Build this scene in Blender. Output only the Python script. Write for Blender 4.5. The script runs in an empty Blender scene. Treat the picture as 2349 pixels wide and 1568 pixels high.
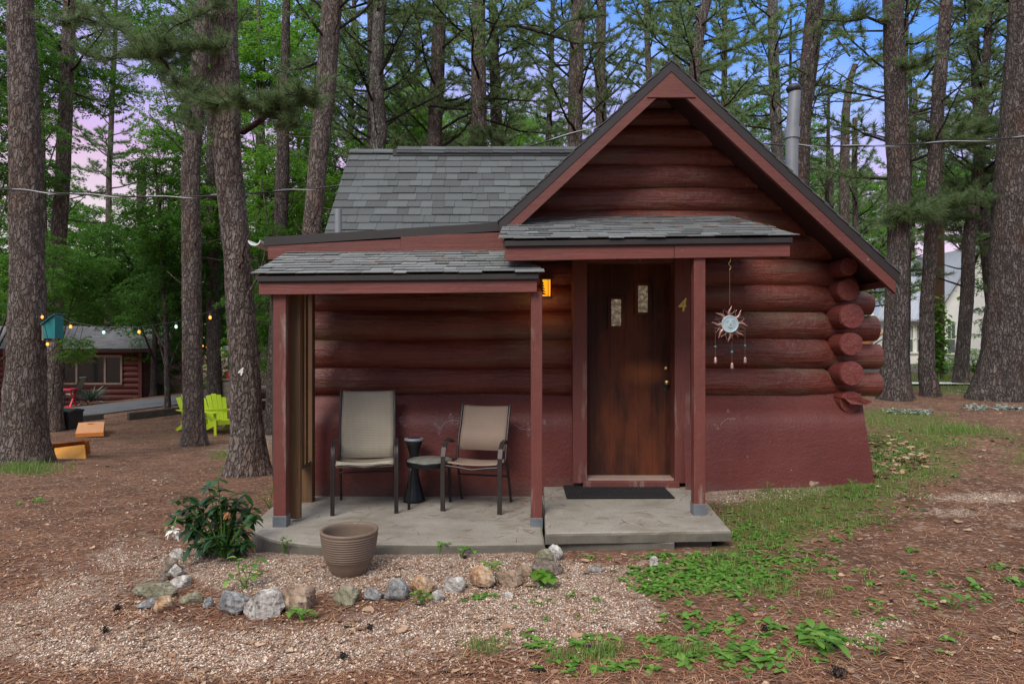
import bpy, math, random
import numpy as np
from mathutils import Vector, Matrix, noise
R_=math.radians
F=1550.0; CX=1174.5; CY=784.0; H=1.55
rnd=random.Random(7)
sc=bpy.context.scene
col=sc.collection
def P(px,py,d): return Vector(((px-CX)/F*d, d, H+(CY-py)/F*d))
def sstep(a,b,x):
    t=min(1,max(0,(x-a)/(b-a))); return t*t*(3-2*t)
def nz(x,y,z=0.0): return noise.noise(Vector((x,y,z)))

# ---------- terrain ----------
LP=[(-60,0),(3,0),(5,.03),(9,-.22),(11,-.36),(13,-.5),(16,-.65),(31,-1.5),(60,-2.3),(600,-2.3)]
RP=[(-60,0),(3,0),(4.7,.07),(6.2,.2),(10,.4),(13,.48),(20,.46),(30,.1),(34,-.12),(60,-.5),(600,-.5)]
def interp(t,x):
    for (a,b),(c,d) in zip(t,t[1:]):
        if x<=c: return b+(d-b)*(x-a)/(c-a)
    return t[-1][1]
def smi(t,x): return (interp(t,x-.6)+interp(t,x-.2)+interp(t,x+.2)+interp(t,x+.6))/4
def G0(x,y):
    l=smi(LP,y)
    k=sstep(15,29,y)
    l+=k*.115*(max(-24,min(-7,x))+20.3)
    r=smi(RP,y)+.05*max(0,min(2,x-1.8))*sstep(4,6,y)
    w=sstep(-2.3,1.2,x)
    if y<6: w=sstep(-2.3,1.2,x)*sstep(3.2,6,y)+ (1-sstep(3.2,6,y))*.5
    return l*(1-w)+r*w
def G(x,y):
    z=G0(x,y)
    k=1-sstep(12,24,math.hypot(x,y))
    z+=k*(.018*nz(x*.9,y*.9,3)+.007*nz(x*3,y*3,8))
    z-=.25*sstep(4.86,5.1,y)*sstep(-2.0,-1.75,x)*(1-sstep(1.35,1.55,x))*(1-sstep(9.5,10.3,y))
    return z
def ground(px,py,lo=2.0,hi=300):
    """point where the pixel ray meets the terrain"""
    d=lo
    while d<hi:
        x=(px-CX)/F*d; z=H+(CY-py)/F*d
        if z<=G(x,d): 
            a,b=d/1.01,d
            for _ in range(24):
                m=(a+b)/2; 
                if H+(CY-py)/F*m<=G((px-CX)/F*m,m): b=m
                else: a=m
            return Vector(((px-CX)/F*b,b,G((px-CX)/F*b,b)))
        d*=1.01
    return Vector(((px-CX)/F*hi,hi,G((px-CX)/F*hi,hi)))

# ---------- mesh builder ----------
def set_props(o,label=None,cat=None,group=None,kind=None):
    if label: o['label']=label
    if cat: o['category']=cat
    if group: o['group']=group
    if kind: o['kind']=kind
    return o
def thing(name,loc,label,cat,group=None):
    o=bpy.data.objects.new(name,None); col.objects.link(o); o.location=loc
    o.empty_display_size=.1
    return set_props(o,label,cat,group)
def origin(o):
    v=Vector((0,0,0))
    while o is not None: v=v+o.location; o=o.parent
    return v
class MB:
    def __init__(s): s.v=[]; s.f=[]; s.sm=[]; s.mi=[]; s.cur=0
    def add(s,vs,fs,smooth=False):
        n=len(s.v); s.v+= [tuple(v) for v in vs]
        for f in fs: s.f.append([i+n for i in f]); s.sm.append(smooth); s.mi.append(s.cur)
    def box(s,a,b):
        x0,y0,z0=[min(a[i],b[i]) for i in range(3)]; x1,y1,z1=[max(a[i],b[i]) for i in range(3)]
        s.add([(x0,y0,z0),(x1,y0,z0),(x1,y1,z0),(x0,y1,z0),(x0,y0,z1),(x1,y0,z1),(x1,y1,z1),(x0,y1,z1)],
              [(0,3,2,1),(4,5,6,7),(0,1,5,4),(1,2,6,5),(2,3,7,6),(3,0,4,7)])
    def hexa(s,bot,top):
        s.add(list(bot)+list(top),[(0,3,2,1),(4,5,6,7),(0,1,5,4),(1,2,6,5),(2,3,7,6),(3,0,4,7)])
    def bar(s,p0,p1,w,h,up=(0,0,1)):
        p0=Vector(p0);p1=Vector(p1);d=(p1-p0).normalized();up=Vector(up)
        a=d.cross(up)
        if a.length<1e-4: a=d.cross(Vector((0,1,0)))
        a.normalize(); b=a.cross(d).normalized()
        a*=w/2;b*=h/2
        s.hexa([p0-a-b,p1-a-b,p1+a-b,p0+a-b],[p0-a+b,p1-a+b,p1+a+b,p0+a+b])
    def tube(s,pts,r,n=10,cap=True,rf=None,smooth=True,flat=1.0):
        pts=[Vector(p) for p in pts]; m=len(pts)
        rs=r if isinstance(r,(list,tuple)) else [r]*m
        ref=None; rings=[]
        for i,p in enumerate(pts):
            t=(pts[min(i+1,m-1)]-pts[max(i-1,0)])
            if t.length<1e-9: t=Vector((0,0,1))
            t.normalize()
            if ref is None:
                ref=Vector((0,0,1)).cross(t) if abs(t.z)<.9 else Vector((1,0,0))
            a=(ref-t*ref.dot(t)).normalized(); ref=a; b=t.cross(a)
            ring=[]
            for k in range(n):
                an=2*math.pi*k/n; q=rs[i]*(rf(i,k,an,p) if rf else 1)
                ring.append(p+a*math.cos(an)*q+b*math.sin(an)*q*flat)
            rings.append(ring)
        vs=[v for r_ in rings for v in r_]
        fs=[(i*n+k,i*n+(k+1)%n,(i+1)*n+(k+1)%n,(i+1)*n+k) for i in range(m-1) for k in range(n)]
        s.add(vs,fs,smooth)
        if cap:
            s.add(rings[0],[tuple(reversed(range(n)))]); s.add(rings[-1],[tuple(range(n))])
    def lathe(s,prof,c,n=24,smooth=True,rf=None):
        c=Vector(c); m=len(prof)
        vs=[(c.x+r*math.cos(2*math.pi*k/n),c.y+r*math.sin(2*math.pi*k/n),c.z+z) for r,z in prof for k in range(n)]
        fs=[(i*n+k,i*n+(k+1)%n,(i+1)*n+(k+1)%n,(i+1)*n+k) for i in range(m-1) for k in range(n)]
        s.add(vs,fs,smooth)
    def prism(s,pts,vec):
        vec=Vector(vec); n=len(pts); pts=[Vector(p) for p in pts]
        s.add(pts+[p+vec for p in pts],[tuple(reversed(range(n))),tuple(range(n,2*n))]+[(i,(i+1)%n,n+(i+1)%n,n+i) for i in range(n)])
    def ball(s,c,r,n=10,sc_=(1,1,1),jit=0,seed=0):
        c=Vector(c); m=n//2+1; vs=[];fs=[]
        for i in range(m+1):
            th=math.pi*i/m
            for k in range(n):
                ph=2*math.pi*k/n
                v=Vector((math.sin(th)*math.cos(ph),math.sin(th)*math.sin(ph),math.cos(th)))
                q=r*(1+jit*noise.noise(v*1.6+Vector((seed,0,0))))
                vs.append((c.x+v.x*q*sc_[0],c.y+v.y*q*sc_[1],c.z+v.z*q*sc_[2]))
        for i in range(m):
            for k in range(n): fs.append((i*n+k,(i+1)*n+k,(i+1)*n+(k+1)%n,i*n+(k+1)%n))
        s.add(vs,fs,True)
    def build(s,name,mat,parent=None,bevel=0,label=None):
        o=np_obj(name,np.array(s.v,dtype=np.float32).reshape(-1,3),s.f,mat,parent,s.sm,s.mi)
        if bevel:
            b=o.modifiers.new('bevel','BEVEL'); b.width=bevel; b.segments=2; b.limit_method='ANGLE'; b.angle_limit=R_(40)
        if label: o['label']=label
        return o
def np_obj(name,V,Fc,mat,parent=None,smooth=None,mi=None):
    if parent is not None:
        og=origin(parent); V=V-np.array(og,dtype=np.float32)
    me=bpy.data.meshes.new(name)
    if isinstance(Fc,np.ndarray):
        k=Fc.shape[1]; nf=len(Fc)
        me.vertices.add(len(V)); me.vertices.foreach_set('co',np.ascontiguousarray(V,dtype=np.float32).ravel())
        me.loops.add(nf*k); me.loops.foreach_set('vertex_index',Fc.astype(np.int32).ravel())
        me.polygons.add(nf); me.polygons.foreach_set('loop_start',np.arange(0,nf*k,k,dtype=np.int32))
        if isinstance(smooth,bool) and smooth: me.polygons.foreach_set('use_smooth',np.ones(nf,dtype=bool))
        if mi is not None: me.polygons.foreach_set('material_index',np.asarray(mi,dtype=np.int32))
        me.update(calc_edges=True); me.validate()
    else:
        me.from_pydata([tuple(map(float,v)) for v in V],[],Fc)
        if smooth is not None and not isinstance(smooth,bool): me.polygons.foreach_set('use_smooth',np.array(smooth,dtype=bool))
        if mi is not None: me.polygons.foreach_set('material_index',np.array(mi,dtype=np.int32))
        me.update()
    for m in (mat if isinstance(mat,(list,tuple)) else [mat]): me.materials.append(m)
    o=bpy.data.objects.new(name,me); col.objects.link(o)
    if parent is not None: o.parent=parent
    return o

# ---------- materials ----------
class NM:
    def __init__(s,name):
        s.m=bpy.data.materials.new(name); s.m.use_nodes=True; s.t=s.m.node_tree; s.t.nodes.clear()
        s.out=s.n('ShaderNodeOutputMaterial'); s.b=s.n('ShaderNodeBsdfPrincipled'); s.l(s.b.outputs[0],s.out.inputs[0])
        s.tc=s.n('ShaderNodeTexCoord')
    def n(s,t,**k):
        x=s.t.nodes.new(t)
        for a,b in k.items(): setattr(x,a,b)
        return x
    def l(s,a,b): s.t.links.new(a,b)
    def co(s,scale=(1,1,1),src='Object',rot=(0,0,0)):
        m=s.n('ShaderNodeMapping'); m.inputs['Scale'].default_value=scale; m.inputs['Rotation'].default_value=rot
        s.l(s.tc.outputs[src],m.inputs[0]); return m.outputs[0]
    def noise(s,vec,sc_=5,det=4,rough=.55,dist=0):
        x=s.n('ShaderNodeTexNoise'); x.inputs['Scale'].default_value=sc_; x.inputs['Detail'].default_value=det
        x.inputs['Roughness'].default_value=rough; x.inputs['Distortion'].default_value=dist
        s.l(vec,x.inputs['Vector']); return x.outputs[0]
    def vor(s,vec,sc_=5,feat='F1',out=0,rnd_=1):
        x=s.n('ShaderNodeTexVoronoi',feature=feat); x.inputs['Scale'].default_value=sc_; x.inputs['Randomness'].default_value=rnd_
        s.l(vec,x.inputs['Vector']); return x.outputs[out]
    def ramp(s,f,stops,interp='LINEAR'):
        x=s.n('ShaderNodeValToRGB'); cr=x.color_ramp; cr.interpolation=interp
        while len(cr.elements)<len(stops): cr.elements.new(.5)
        for e,(p,c) in zip(cr.elements,stops):
            e.position=p; e.color=(c,c,c,1) if isinstance(c,(int,float)) else (*c,1)
        s.l(f,x.inputs[0]); return x.outputs[0]
    def mix(s,f,a,b,mode='MIX'):
        x=s.n('ShaderNodeMix',data_type='RGBA',blend_type=mode)
        if isinstance(f,(int,float)): x.inputs[0].default_value=f
        else: s.l(f,x.inputs[0])
        for i,q in ((6,a),(7,b)):
            if isinstance(q,(tuple,list)): x.inputs[i].default_value=(*q,1)
            else: s.l(q,x.inputs[i])
        return x.outputs[2]
    def math(s,op,a,b=0):
        x=s.n('ShaderNodeMath',operation=op)
        for i,q in ((0,a),(1,b)):
            if isinstance(q,(int,float)): x.inputs[i].default_value=q
            else: s.l(q,x.inputs[i])
        return x.outputs[0]
    def bump(s,h,st=.5,dist=.01,nrm=None):
        x=s.n('ShaderNodeBump'); x.inputs['Strength'].default_value=st; x.inputs['Distance'].default_value=dist
        s.l(h,x.inputs['Height'])
        if nrm: s.l(nrm,x.inputs['Normal'])
        s.l(x.outputs[0],s.b.inputs['Normal']); return x.outputs[0]
    def col(s,c):
        if isinstance(c,(tuple,list)): s.b.inputs['Base Color'].default_value=(*c,1)
        else: s.l(c,s.b.inputs['Base Color'])
    def rough(s,r):
        if isinstance(r,(int,float)): s.b.inputs['Roughness'].default_value=r
        else: s.l(r,s.b.inputs['Roughness'])
    def spec(s,v): s.b.inputs['Specular IOR Level'].default_value=v
    def island(s): return s.n('ShaderNodeNewGeometry').outputs['Random Per Island']
M={}
def simple(name,c,rough=.6,metal=0,var=.15,bs=60,bst=.15,nscale=6):
    m=NM(name); v=m.co()
    f=m.noise(v,nscale,5)
    m.col(m.ramp(f,[(.25,tuple(x*(1-var) for x in c)),(.75,tuple(min(1,x*(1+var)) for x in c))]))
    m.rough(rough); m.b.inputs['Metallic'].default_value=metal
    if bst: m.bump(m.noise(v,bs,3),bst,.003)
    M[name]=m.m; return m.m
# red paint over wood; axis = grain direction
def paint(name,ax,c1,c2,rough=.42,wear=0.0,wearc=(.11,.07,.045),bst=.5,chips=True):
    m=NM(name); s=[22,22,22]; s[ax]=1.6
    v=m.co(tuple(s)); v1=m.co()
    g=m.noise(v,1.0,6,.65,.3); big=m.noise(v1,1.7,4,.6); 
    c=m.mix(m.ramp(big,[(.3,0.),(.7,1.)]),c1,c2)
    c=m.mix(m.ramp(g,[(.28,1.),(.40,0.)]),c,tuple(x*.55 for x in c1))
    s2=[5,5,5]; s2[ax]=.9
    w=m.noise(m.co(tuple(s2)),1.2,6,.65)
    if wear>0:
        c=m.mix(m.ramp(w,[(.62-wear,0.),(.74-wear,.75)]),c,m.mix(g,wearc,tuple(x*1.7 for x in wearc)))
    if chips:
        ch=m.noise(m.co((30,30,30)),1.0,2,.5)
        c=m.mix(m.ramp(ch,[(.76,0.),(.79,.8)]),c,(.32,.2,.17))
    m.col(c); m.rough(m.ramp(w,[(.3,rough-.08),(.7,rough+.18)])); m.spec(.45)
    m.bump(m.math('ADD',g,m.math('MULTIPLY',m.noise(v1,14,4),.6)),bst,.022)
    M[name]=m.m
paint('log_paint',0,(.19,.047,.031),(.11,.028,.020),.34,.11,bst=1.0)
paint('log_paint_y',1,(.19,.044,.034),(.14,.033,.027),.45,.0,bst=.7)
paint('trim_x',0,(.185,.050,.038),(.145,.040,.031),.5,.02,bst=.3)
paint('trim_z',2,(.17,.046,.035),(.13,.036,.028),.5,.04,(.22,.17,.14),bst=.35)
paint('gable_trim',0,(.155,.044,.033),(.12,.035,.027),.55,.0,bst=.25)
def stucco():
    m=NM('stucco'); v=m.co()
    big=m.noise(v,1.1,5); fine=m.noise(v,48,4,.6)
    c=m.mix(m.ramp(big,[(.3,0.),(.7,1.)]),(.155,.035,.026),(.105,.025,.021))
    c=m.mix(m.ramp(m.noise(v,38,1),[(.79,0.),(.82,.7)]),c,(.4,.3,.28))
    sz=m.n('ShaderNodeSeparateXYZ'); m.l(v,sz.inputs[0])
    low=m.math('ADD',sz.outputs[2],m.math('MULTIPLY',m.noise(v,6,5,.65),.35))
    c=m.mix(m.ramp(low,[(.20,.55),(.36,0.)]),c,(.13,.085,.07))
    c=m.mix(m.ramp(m.noise(m.co((7,7,2.2)),1,5,.6),[(.60,0.),(.72,.35)]),c,(.19,.06,.05))
    m.col(c); m.rough(.5); m.spec(.4)
    m.bump(m.math('ADD',fine,m.math('MULTIPLY',m.noise(m.co((9,9,16)),1.5,5),.8)),.6,.009)
    M['stucco']=m.m
stucco()
simple('drip',(.026,.019,.017),.5,var=.2)
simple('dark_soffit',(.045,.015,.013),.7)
simple('inside',(.01,.008,.008),.9)
def shingle(name,c1,c2,c3):
    m=NM(name); i=m.island(); v=m.co()
    c=m.ramp(i,[(0,c1),(.45,c2),(1,c3)])
    g=m.noise(v,260,2,.7)
    c=m.mix(m.ramp(g,[(.35,.0),(.7,.55)]),c,tuple(min(1,x*2.1) for x in c3))
    c=m.mix(m.ramp(m.noise(v,2.2,4),[(.55,0.),(.75,.35)]),c,(.05,.055,.045))
    m.col(c); m.rough(.92); m.bump(g,.5,.003); M[name]=m.m
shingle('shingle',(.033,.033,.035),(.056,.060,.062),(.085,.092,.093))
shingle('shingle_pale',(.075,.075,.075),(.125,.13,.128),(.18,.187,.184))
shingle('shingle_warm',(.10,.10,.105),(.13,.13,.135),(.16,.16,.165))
def concrete():
    m=NM('concrete'); v=m.co()
    c=m.ramp(m.noise(v,2.3,6,.62),[(.25,(.19,.16,.12)),(.5,(.31,.275,.225)),(.8,(.42,.385,.33))])
    c=m.mix(m.ramp(m.noise(v,120,3),[(.3,.5),(.6,0.)]),c,(.13,.12,.10))
    c=m.mix(m.ramp(m.noise(m.co((1,2.5,1)),3.1,5),[(.56,0.),(.72,.55)]),c,(.17,.13,.085))
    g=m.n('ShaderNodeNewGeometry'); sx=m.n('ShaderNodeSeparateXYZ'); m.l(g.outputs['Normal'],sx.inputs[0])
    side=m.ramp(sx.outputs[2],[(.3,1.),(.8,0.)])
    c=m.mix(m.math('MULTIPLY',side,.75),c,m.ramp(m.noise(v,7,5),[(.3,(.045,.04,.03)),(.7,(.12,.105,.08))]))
    m.col(c); m.rough(.85); m.bump(m.noise(v,90,4),.5,.004); M['concrete']=m.m
concrete()
def bark(name,c1,c2,c3,scale=1.0):
    m=NM(name); v=m.co((12*scale,12*scale,3.6*scale))
    dv=m.n('ShaderNodeVectorMath',operation='ADD')
    nn=m.n('ShaderNodeTexNoise'); nn.inputs['Scale'].default_value=1.6; nn.inputs['Detail'].default_value=3; m.l(v,nn.inputs['Vector'])
    sc_=m.n('ShaderNodeVectorMath',operation='SCALE'); sc_.inputs['Scale'].default_value=1.5; m.l(nn.outputs['Color'],sc_.inputs[0])
    m.l(v,dv.inputs[0]); m.l(sc_.outputs[0],dv.inputs[1]); vv=dv.outputs[0]
    e=m.vor(vv,1.5,'DISTANCE_TO_EDGE'); cc=m.vor(vv,1.5,'F1',1)
    f=m.noise(m.co((60,60,12)),1,5,.7)
    hs=m.n('ShaderNodeSeparateColor'); m.l(cc,hs.inputs[0])
    c=m.mix(hs.outputs[0],c1,c2); c=m.mix(m.ramp(f,[(.35,0.),(.7,.8)]),c,c3)
    c=m.mix(m.ramp(m.math('ADD',e,m.math('MULTIPLY',m.math('SUBTRACT',f,.5),.12)),[(.0,.9),(.10,0.)]),c,tuple(x*.33 for x in c1))
    c=m.mix(m.ramp(m.noise(m.co((7,7,2.2)),1.4,5),[(.35,.55),(.6,0.)]),c,tuple(x*.5 for x in c1))
    c=m.mix(m.ramp(m.noise(m.co((3,3,1.2)),1,4),[(.5,0.),(.72,.5)]),c,(.15,.075,.05))
    m.col(c); m.rough(.9); m.spec(.2)
    m.bump(m.math('ADD',m.ramp(e,[(0,0.),(.22,1.)]),m.math('MULTIPLY',f,.5)),1.0,.03); M[name]=m.m
bark('bark',(.135,.098,.08),(.23,.185,.16),(.33,.285,.255))
bark('bark_dark',(.09,.07,.06),(.16,.13,.115),(.24,.205,.185),1.2)
bark('bark_grey',(.13,.115,.10),(.24,.215,.19),(.36,.33,.30),.8)
bark('limb_bark',(.05,.038,.032),(.085,.065,.055),(.12,.095,.085),2.5)
def leafm(name,c1,c2,c3,tr=.35,rough=.5):
    m=NM(name); i=m.island()
    c=m.ramp(i,[(0,c1),(.5,c2),(1,c3)])
    m.col(c); m.rough(rough); m.spec(.35)
    t=m.n('ShaderNodeBsdfTranslucent'); m.l(m.mix(.5,c,tuple(min(1,x*1.8) for x in c3)),t.inputs[0])
    x=m.n('ShaderNodeMixShader'); x.inputs[0].default_value=tr
    m.l(m.b.outputs[0],x.inputs[1]); m.l(t.outputs[0],x.inputs[2]); m.l(x.outputs[0],m.out.inputs[0]); M[name]=m.m
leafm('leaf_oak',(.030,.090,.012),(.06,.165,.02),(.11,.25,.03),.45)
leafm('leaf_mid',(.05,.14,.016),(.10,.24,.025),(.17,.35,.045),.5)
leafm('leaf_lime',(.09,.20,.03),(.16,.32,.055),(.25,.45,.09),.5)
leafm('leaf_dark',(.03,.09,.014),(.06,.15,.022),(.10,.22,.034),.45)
leafm('needle',(.075,.12,.05),(.125,.19,.075),(.20,.27,.11),.35)
leafm('needle_far',(.09,.16,.065),(.16,.25,.10),(.27,.37,.15),.4)
leafm('peony_leaf',(.014,.045,.013),(.028,.075,.022),(.05,.12,.035),.15,.35)
leafm('weed',(.07,.18,.03),(.13,.29,.045),(.21,.38,.07),.35)
leafm('grass_m',(.10,.17,.035),(.15,.24,.05),(.22,.30,.08),.35)
leafm('silver',(.20,.24,.19),(.3,.34,.28),(.4,.44,.38),.1)
leafm('yucca_leaf',(.07,.12,.08),(.11,.17,.12),(.2,.26,.2),.1)
def islandm(name,stops,rough=.8,bs=0):
    m=NM(name); m.col(m.ramp(m.island(),stops)); m.rough(rough)
    if bs: m.bump(m.noise(m.co(),bs,3),.4,.002)
    M[name]=m.m
islandm('straw',[(0,(.13,.052,.027)),(.5,(.27,.115,.06)),(.85,(.38,.19,.105)),(1,(.5,.33,.2))])
islandm('pebble',[(0,(.16,.10,.07)),(.25,(.46,.31,.21)),(.55,(.66,.51,.40)),(.8,(.80,.69,.58)),(1,(.50,.27,.16))])
islandm('dead_leaf',[(0,(.09,.045,.03)),(.4,(.27,.15,.085)),(.8,(.42,.27,.17)),(1,(.5,.37,.26))])
def rockm(name,c1,c2,c3):
    m=NM(name); v=m.co()
    f=m.noise(v,9,6,.65,.6)
    f2=m.noise(m.co((1,1,2.2)),3.5,5,.7,1.2)
    c=m.ramp(m.math('ADD',m.math('MULTIPLY',f,.5),m.math('MULTIPLY',f2,.5)),[(.38,c1),(.49,c2),(.58,c3)])
    vr=m.vor(v,7,'DISTANCE_TO_EDGE'); c=m.mix(m.ramp(vr,[(0.,.45),(.04,0.)]),c,tuple(x*.4 for x in c1))
    c=m.mix(m.ramp(m.noise(v,34,4),[(.32,.8),(.46,0.)]),c,(.035,.03,.027))
    m.col(c); m.rough(.85); m.bump(m.noise(v,26,6,.7),.9,.018); M[name]=m.m
rockm('rock_tan',(.16,.10,.065),(.36,.25,.17),(.52,.40,.30))
rockm('rock_white',(.17,.14,.12),(.52,.48,.43),(.76,.72,.65))
rockm('rock_grey',(.08,.078,.078),(.25,.245,.24),(.46,.44,.41))
rockm('rock_rust',(.22,.08,.03),(.46,.30,.17),(.64,.57,.48))
rockm('rock_green',(.12,.11,.06),(.24,.22,.14),(.36,.33,.25))
rockm('old_wood',(.09,.065,.05),(.22,.17,.13),(.36,.31,.26))
simple('metal_bronze',(.055,.045,.042),.38,.6,.2,200,.1)
simple('metal_black',(.012,.013,.014),.35,.3)
simple('galv',(.20,.225,.245),.45,.5,.25,40,.2)
simple('pipe_grey',(.23,.24,.25),.55,.2,.18,50,.3)
simple('cap_black',(.02,.02,.022),.5)
simple('pot_clay',(.165,.115,.08),.55,0,.08,150,.1)
simple('pot_soil',(.05,.03,.02),.95)
simple('brass',(.75,.52,.2),.28,.9,.1)
simple('gold_paint',(.62,.46,.10),.4,.3,.15)
simple('white_paint',(.7,.7,.68),.6)
simple('lime_plastic',(.46,.62,.02),.45,0,.06,80,.05)
simple('orange_top',(.78,.36,.16),.5,0,.10)
simple('orange_deep',(.62,.20,.035),.5,0,.15)
simple('orange_yellow',(.72,.30,.02),.5,0,.2)
simple('teal',(.01,.19,.20),.5,0,.1)
simple('black_wicker',(.022,.023,.025),.5,0,.3)
simple('asphalt',(.12,.122,.13),.9,0,.2,120,.4,1.5)
simple('tie_wood',(.05,.042,.034),.9,0,.4,60,.5)
simple('grey_wood',(.22,.19,.15),.85,0,.3,60,.4)
simple('white_wall',(.88,.87,.80),.8,0,.03)
simple('found_grey',(.20,.20,.205),.8)
simple('metal_roof',(.50,.53,.60),.45,.2,.05)
simple('window_trim',(.36,.25,.20),.6)
simple('far_red',(.17,.042,.036),.6,0,.2)
simple('red_paint',(.55,.02,.03),.5)
simple('tan_sling',(.35,.29,.22),.8)
simple('rope_orange',(.5,.2,.05),.8)
simple('petal',(.78,.74,.66),.6)
simple('petal_brown',(.32,.13,.04),.8)
simple('copper',(.42,.25,.21),.35,.7,.3)
simple('verdigris',(.40,.50,.52),.45,.3,.3)
simple('bead_teal',(.03,.25,.3),.15)
simple('bead_green',(.05,.16,.08),.15)
simple('cable_black',(.015,.015,.016),.5)
simple('cable_grey',(.42,.42,.42),.4,.3)
simple('slate_top',(.20,.20,.17),.4,0,.4,60,.2,14)
simple('vine_paint',(.42,.27,.26),.7)
def glass(name,c,rough=.08):
    m=NM(name); m.col(c); m.rough(rough); m.spec(.8); M[name]=m.m
glass('dark_glass',(.012,.016,.02)); glass('blue_glass',(.02,.02,.08))
glass('grey_glass',(.10,.13,.13),.15)
def emis(name,c,st,base=(.5,.3,.1)):
    m=NM(name); m.col(base); m.b.inputs['Emission Color'].default_value=(*c,1); m.b.inputs['Emission Strength'].default_value=st; M[name]=m.m
emis('bulb_warm',(1,.34,.05),1.7); emis('bulb_pale',(.6,1,.8),.9,(.6,.8,.7)); emis('amber',(1,.36,.01),1.0,(.6,.3,.05))
def wood(name,ax,c1,c2,c3):
    m=NM(name); s=[30,30,30]; s[ax]=1.5
    g=m.noise(m.co(tuple(s)),1,6,.65,.3)
    c=m.ramp(g,[(.28,c1),(.5,c2),(.72,c3)])
    c=m.mix(m.ramp(m.noise(m.co(),1.3,4),[(.4,0.),(.65,.6)]),c,tuple(x*.5 for x in c2))
    m.col(c); m.rough(.6); m.bump(g,.4,.004); M[name]=m.m
wood('screen_wood',2,(.06,.03,.012),(.15,.075,.028),(.21,.115,.05))
wood('screen_grey',1,(.09,.075,.05),(.17,.135,.09),(.24,.2,.14))
def doorm():
    m=NM('door_wood'); g=m.noise(m.co((26,26,1.1)),1,6,.6,.3); v=m.co()
    c=m.ramp(g,[(.3,(.022,.008,.005)),(.55,(.048,.015,.009)),(.75,(.085,.024,.013))])
    # worn, bare wood in a patch beside the knob and down the hinge side
    a=m.noise(m.co((2.2,2.2,.8)),1.6,5,.6)
    c=m.mix(m.ramp(a,[(.46,0.),(.68,.8)]),c,(.15,.038,.014))
    sx=m.n('ShaderNodeVectorMath',operation='DISTANCE'); mp=m.co((4,0,7))
    m.l(mp,sx.inputs[0]); sx.inputs[1].default_value=(.565*4,0,1.16*7)
    c=m.mix(m.ramp(sx.outputs['Value'],[(.1,.7),(1.3,0.)]),c,(.30,.095,.028))
    m.col(c); m.rough(m.ramp(g,[(.3,.5),(.7,.7)])); m.spec(.25); m.bump(g,.3,.003); M['door_wood']=m.m
doorm()
def doorglass():
    m=NM('door_glass'); v=m.co((1,1,1))
    e=m.vor(v,30,'DISTANCE_TO_EDGE'); n_=m.noise(v,28,2)
    c=m.ramp(m.math('ADD',e,m.math('MULTIPLY',n_,.4)),[(.1,(.14,.13,.10)),(.4,(.24,.22,.17)),(.62,(.36,.32,.25))])
    m.col(c); m.rough(.12); m.l(m.ramp(n_,[(.42,(.10,.08,.06)),(.62,(.35,.26,.16)),(.78,(1,.75,.45))]),m.b.inputs['Emission Color'])
    m.b.inputs['Emission Strength'].default_value=.38
    m.bump(e,1,.01); M['door_glass']=m.m
doorglass()
def sling(name,c1,c2):
    m=NM(name); v=m.co()
    w=m.n('ShaderNodeTexWave'); w.bands_direction='Z'; w.inputs['Scale'].default_value=22; w.inputs['Distortion'].default_value=1.5; m.l(v,w.inputs[0])
    w2=m.n('ShaderNodeTexWave'); w2.bands_direction='X'; w2.inputs['Scale'].default_value=30; m.l(v,w2.inputs[0])
    f=m.math('MULTIPLY',w.outputs[1],w2.outputs[1])
    c=m.mix(f,c1,c2); c=m.mix(m.ramp(m.noise(v,4,4),[(.4,0.),(.7,.35)]),c,tuple(x*.7 for x in c1))
    m.col(c); m.rough(.75); m.bump(f,.3,.003); M[name]=m.m
sling('sling_grey',(.28,.24,.175),(.50,.45,.35)); sling('sling_tan',(.26,.185,.135),(.33,.24,.18))
sling('mat_black',(.012,.012,.013),(.03,.03,.032))
# ================= CABIN =================
WY=6.40   # log wall face
cab=thing('log_cabin',(0.7,8.0,0.1),'dark red log cabin with steep front gable, two small porch roofs and door number 4','cabin')
def X(px,d): return (px-CX)/F*d
def Z(py,d): return H+(CY-py)/F*d
AX=X(1540,5.85); AZ=Z(140,5.85); SL=.932
def roofz(x): return AZ-SL*abs(x-AX)
def logtube(mb,p0,p1,r,seed,n=26,step=.09,wob=.02,amp=.07,flat_end=True):
    p0=Vector(p0);p1=Vector(p1);L=(p1-p0).length;m=max(3,int(L/step))
    d=(p1-p0)/m
    pts=[];rs=[]
    for i in range(m+1):
        p=p0+d*i; t=i*L/m
        pts.append(p+Vector((0 if abs(d.x)>abs(d.y) else wob*nz(t*.8,seed),wob*nz(t*.8,seed+9) if abs(d.x)>abs(d.y) else 0,wob*nz(t*.7,seed+5)*1.3)))
        rs.append(r*(1+amp*nz(t*.9,seed+2)+.015*nz(t*5,seed+3)))
    kn=[(rnd.uniform(0,L),rnd.uniform(0,6.28)) for _ in range(int(L*1.1))]
    def rf(i,k,an,p):
        t=i*L/m
        q=1+.035*nz(t*2.2,math.cos(an)*1.6+seed,math.sin(an)*1.6)+.030*nz(t*5,math.cos(an)*3.2+seed,math.sin(an)*3.2)+.012*nz(t*16,math.cos(an)*9,math.sin(an)*9+seed)
        for kt,ka in kn:
            dd=((t-kt)/.05)**2+((math.cos(an)-math.cos(ka))**2+(math.sin(an)-math.sin(ka))**2)/.10
            if dd<4: q+=.10*math.exp(-dd)
        return q
    mb.tube(pts,rs,n,True,rf)
    return pts,rs
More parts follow.
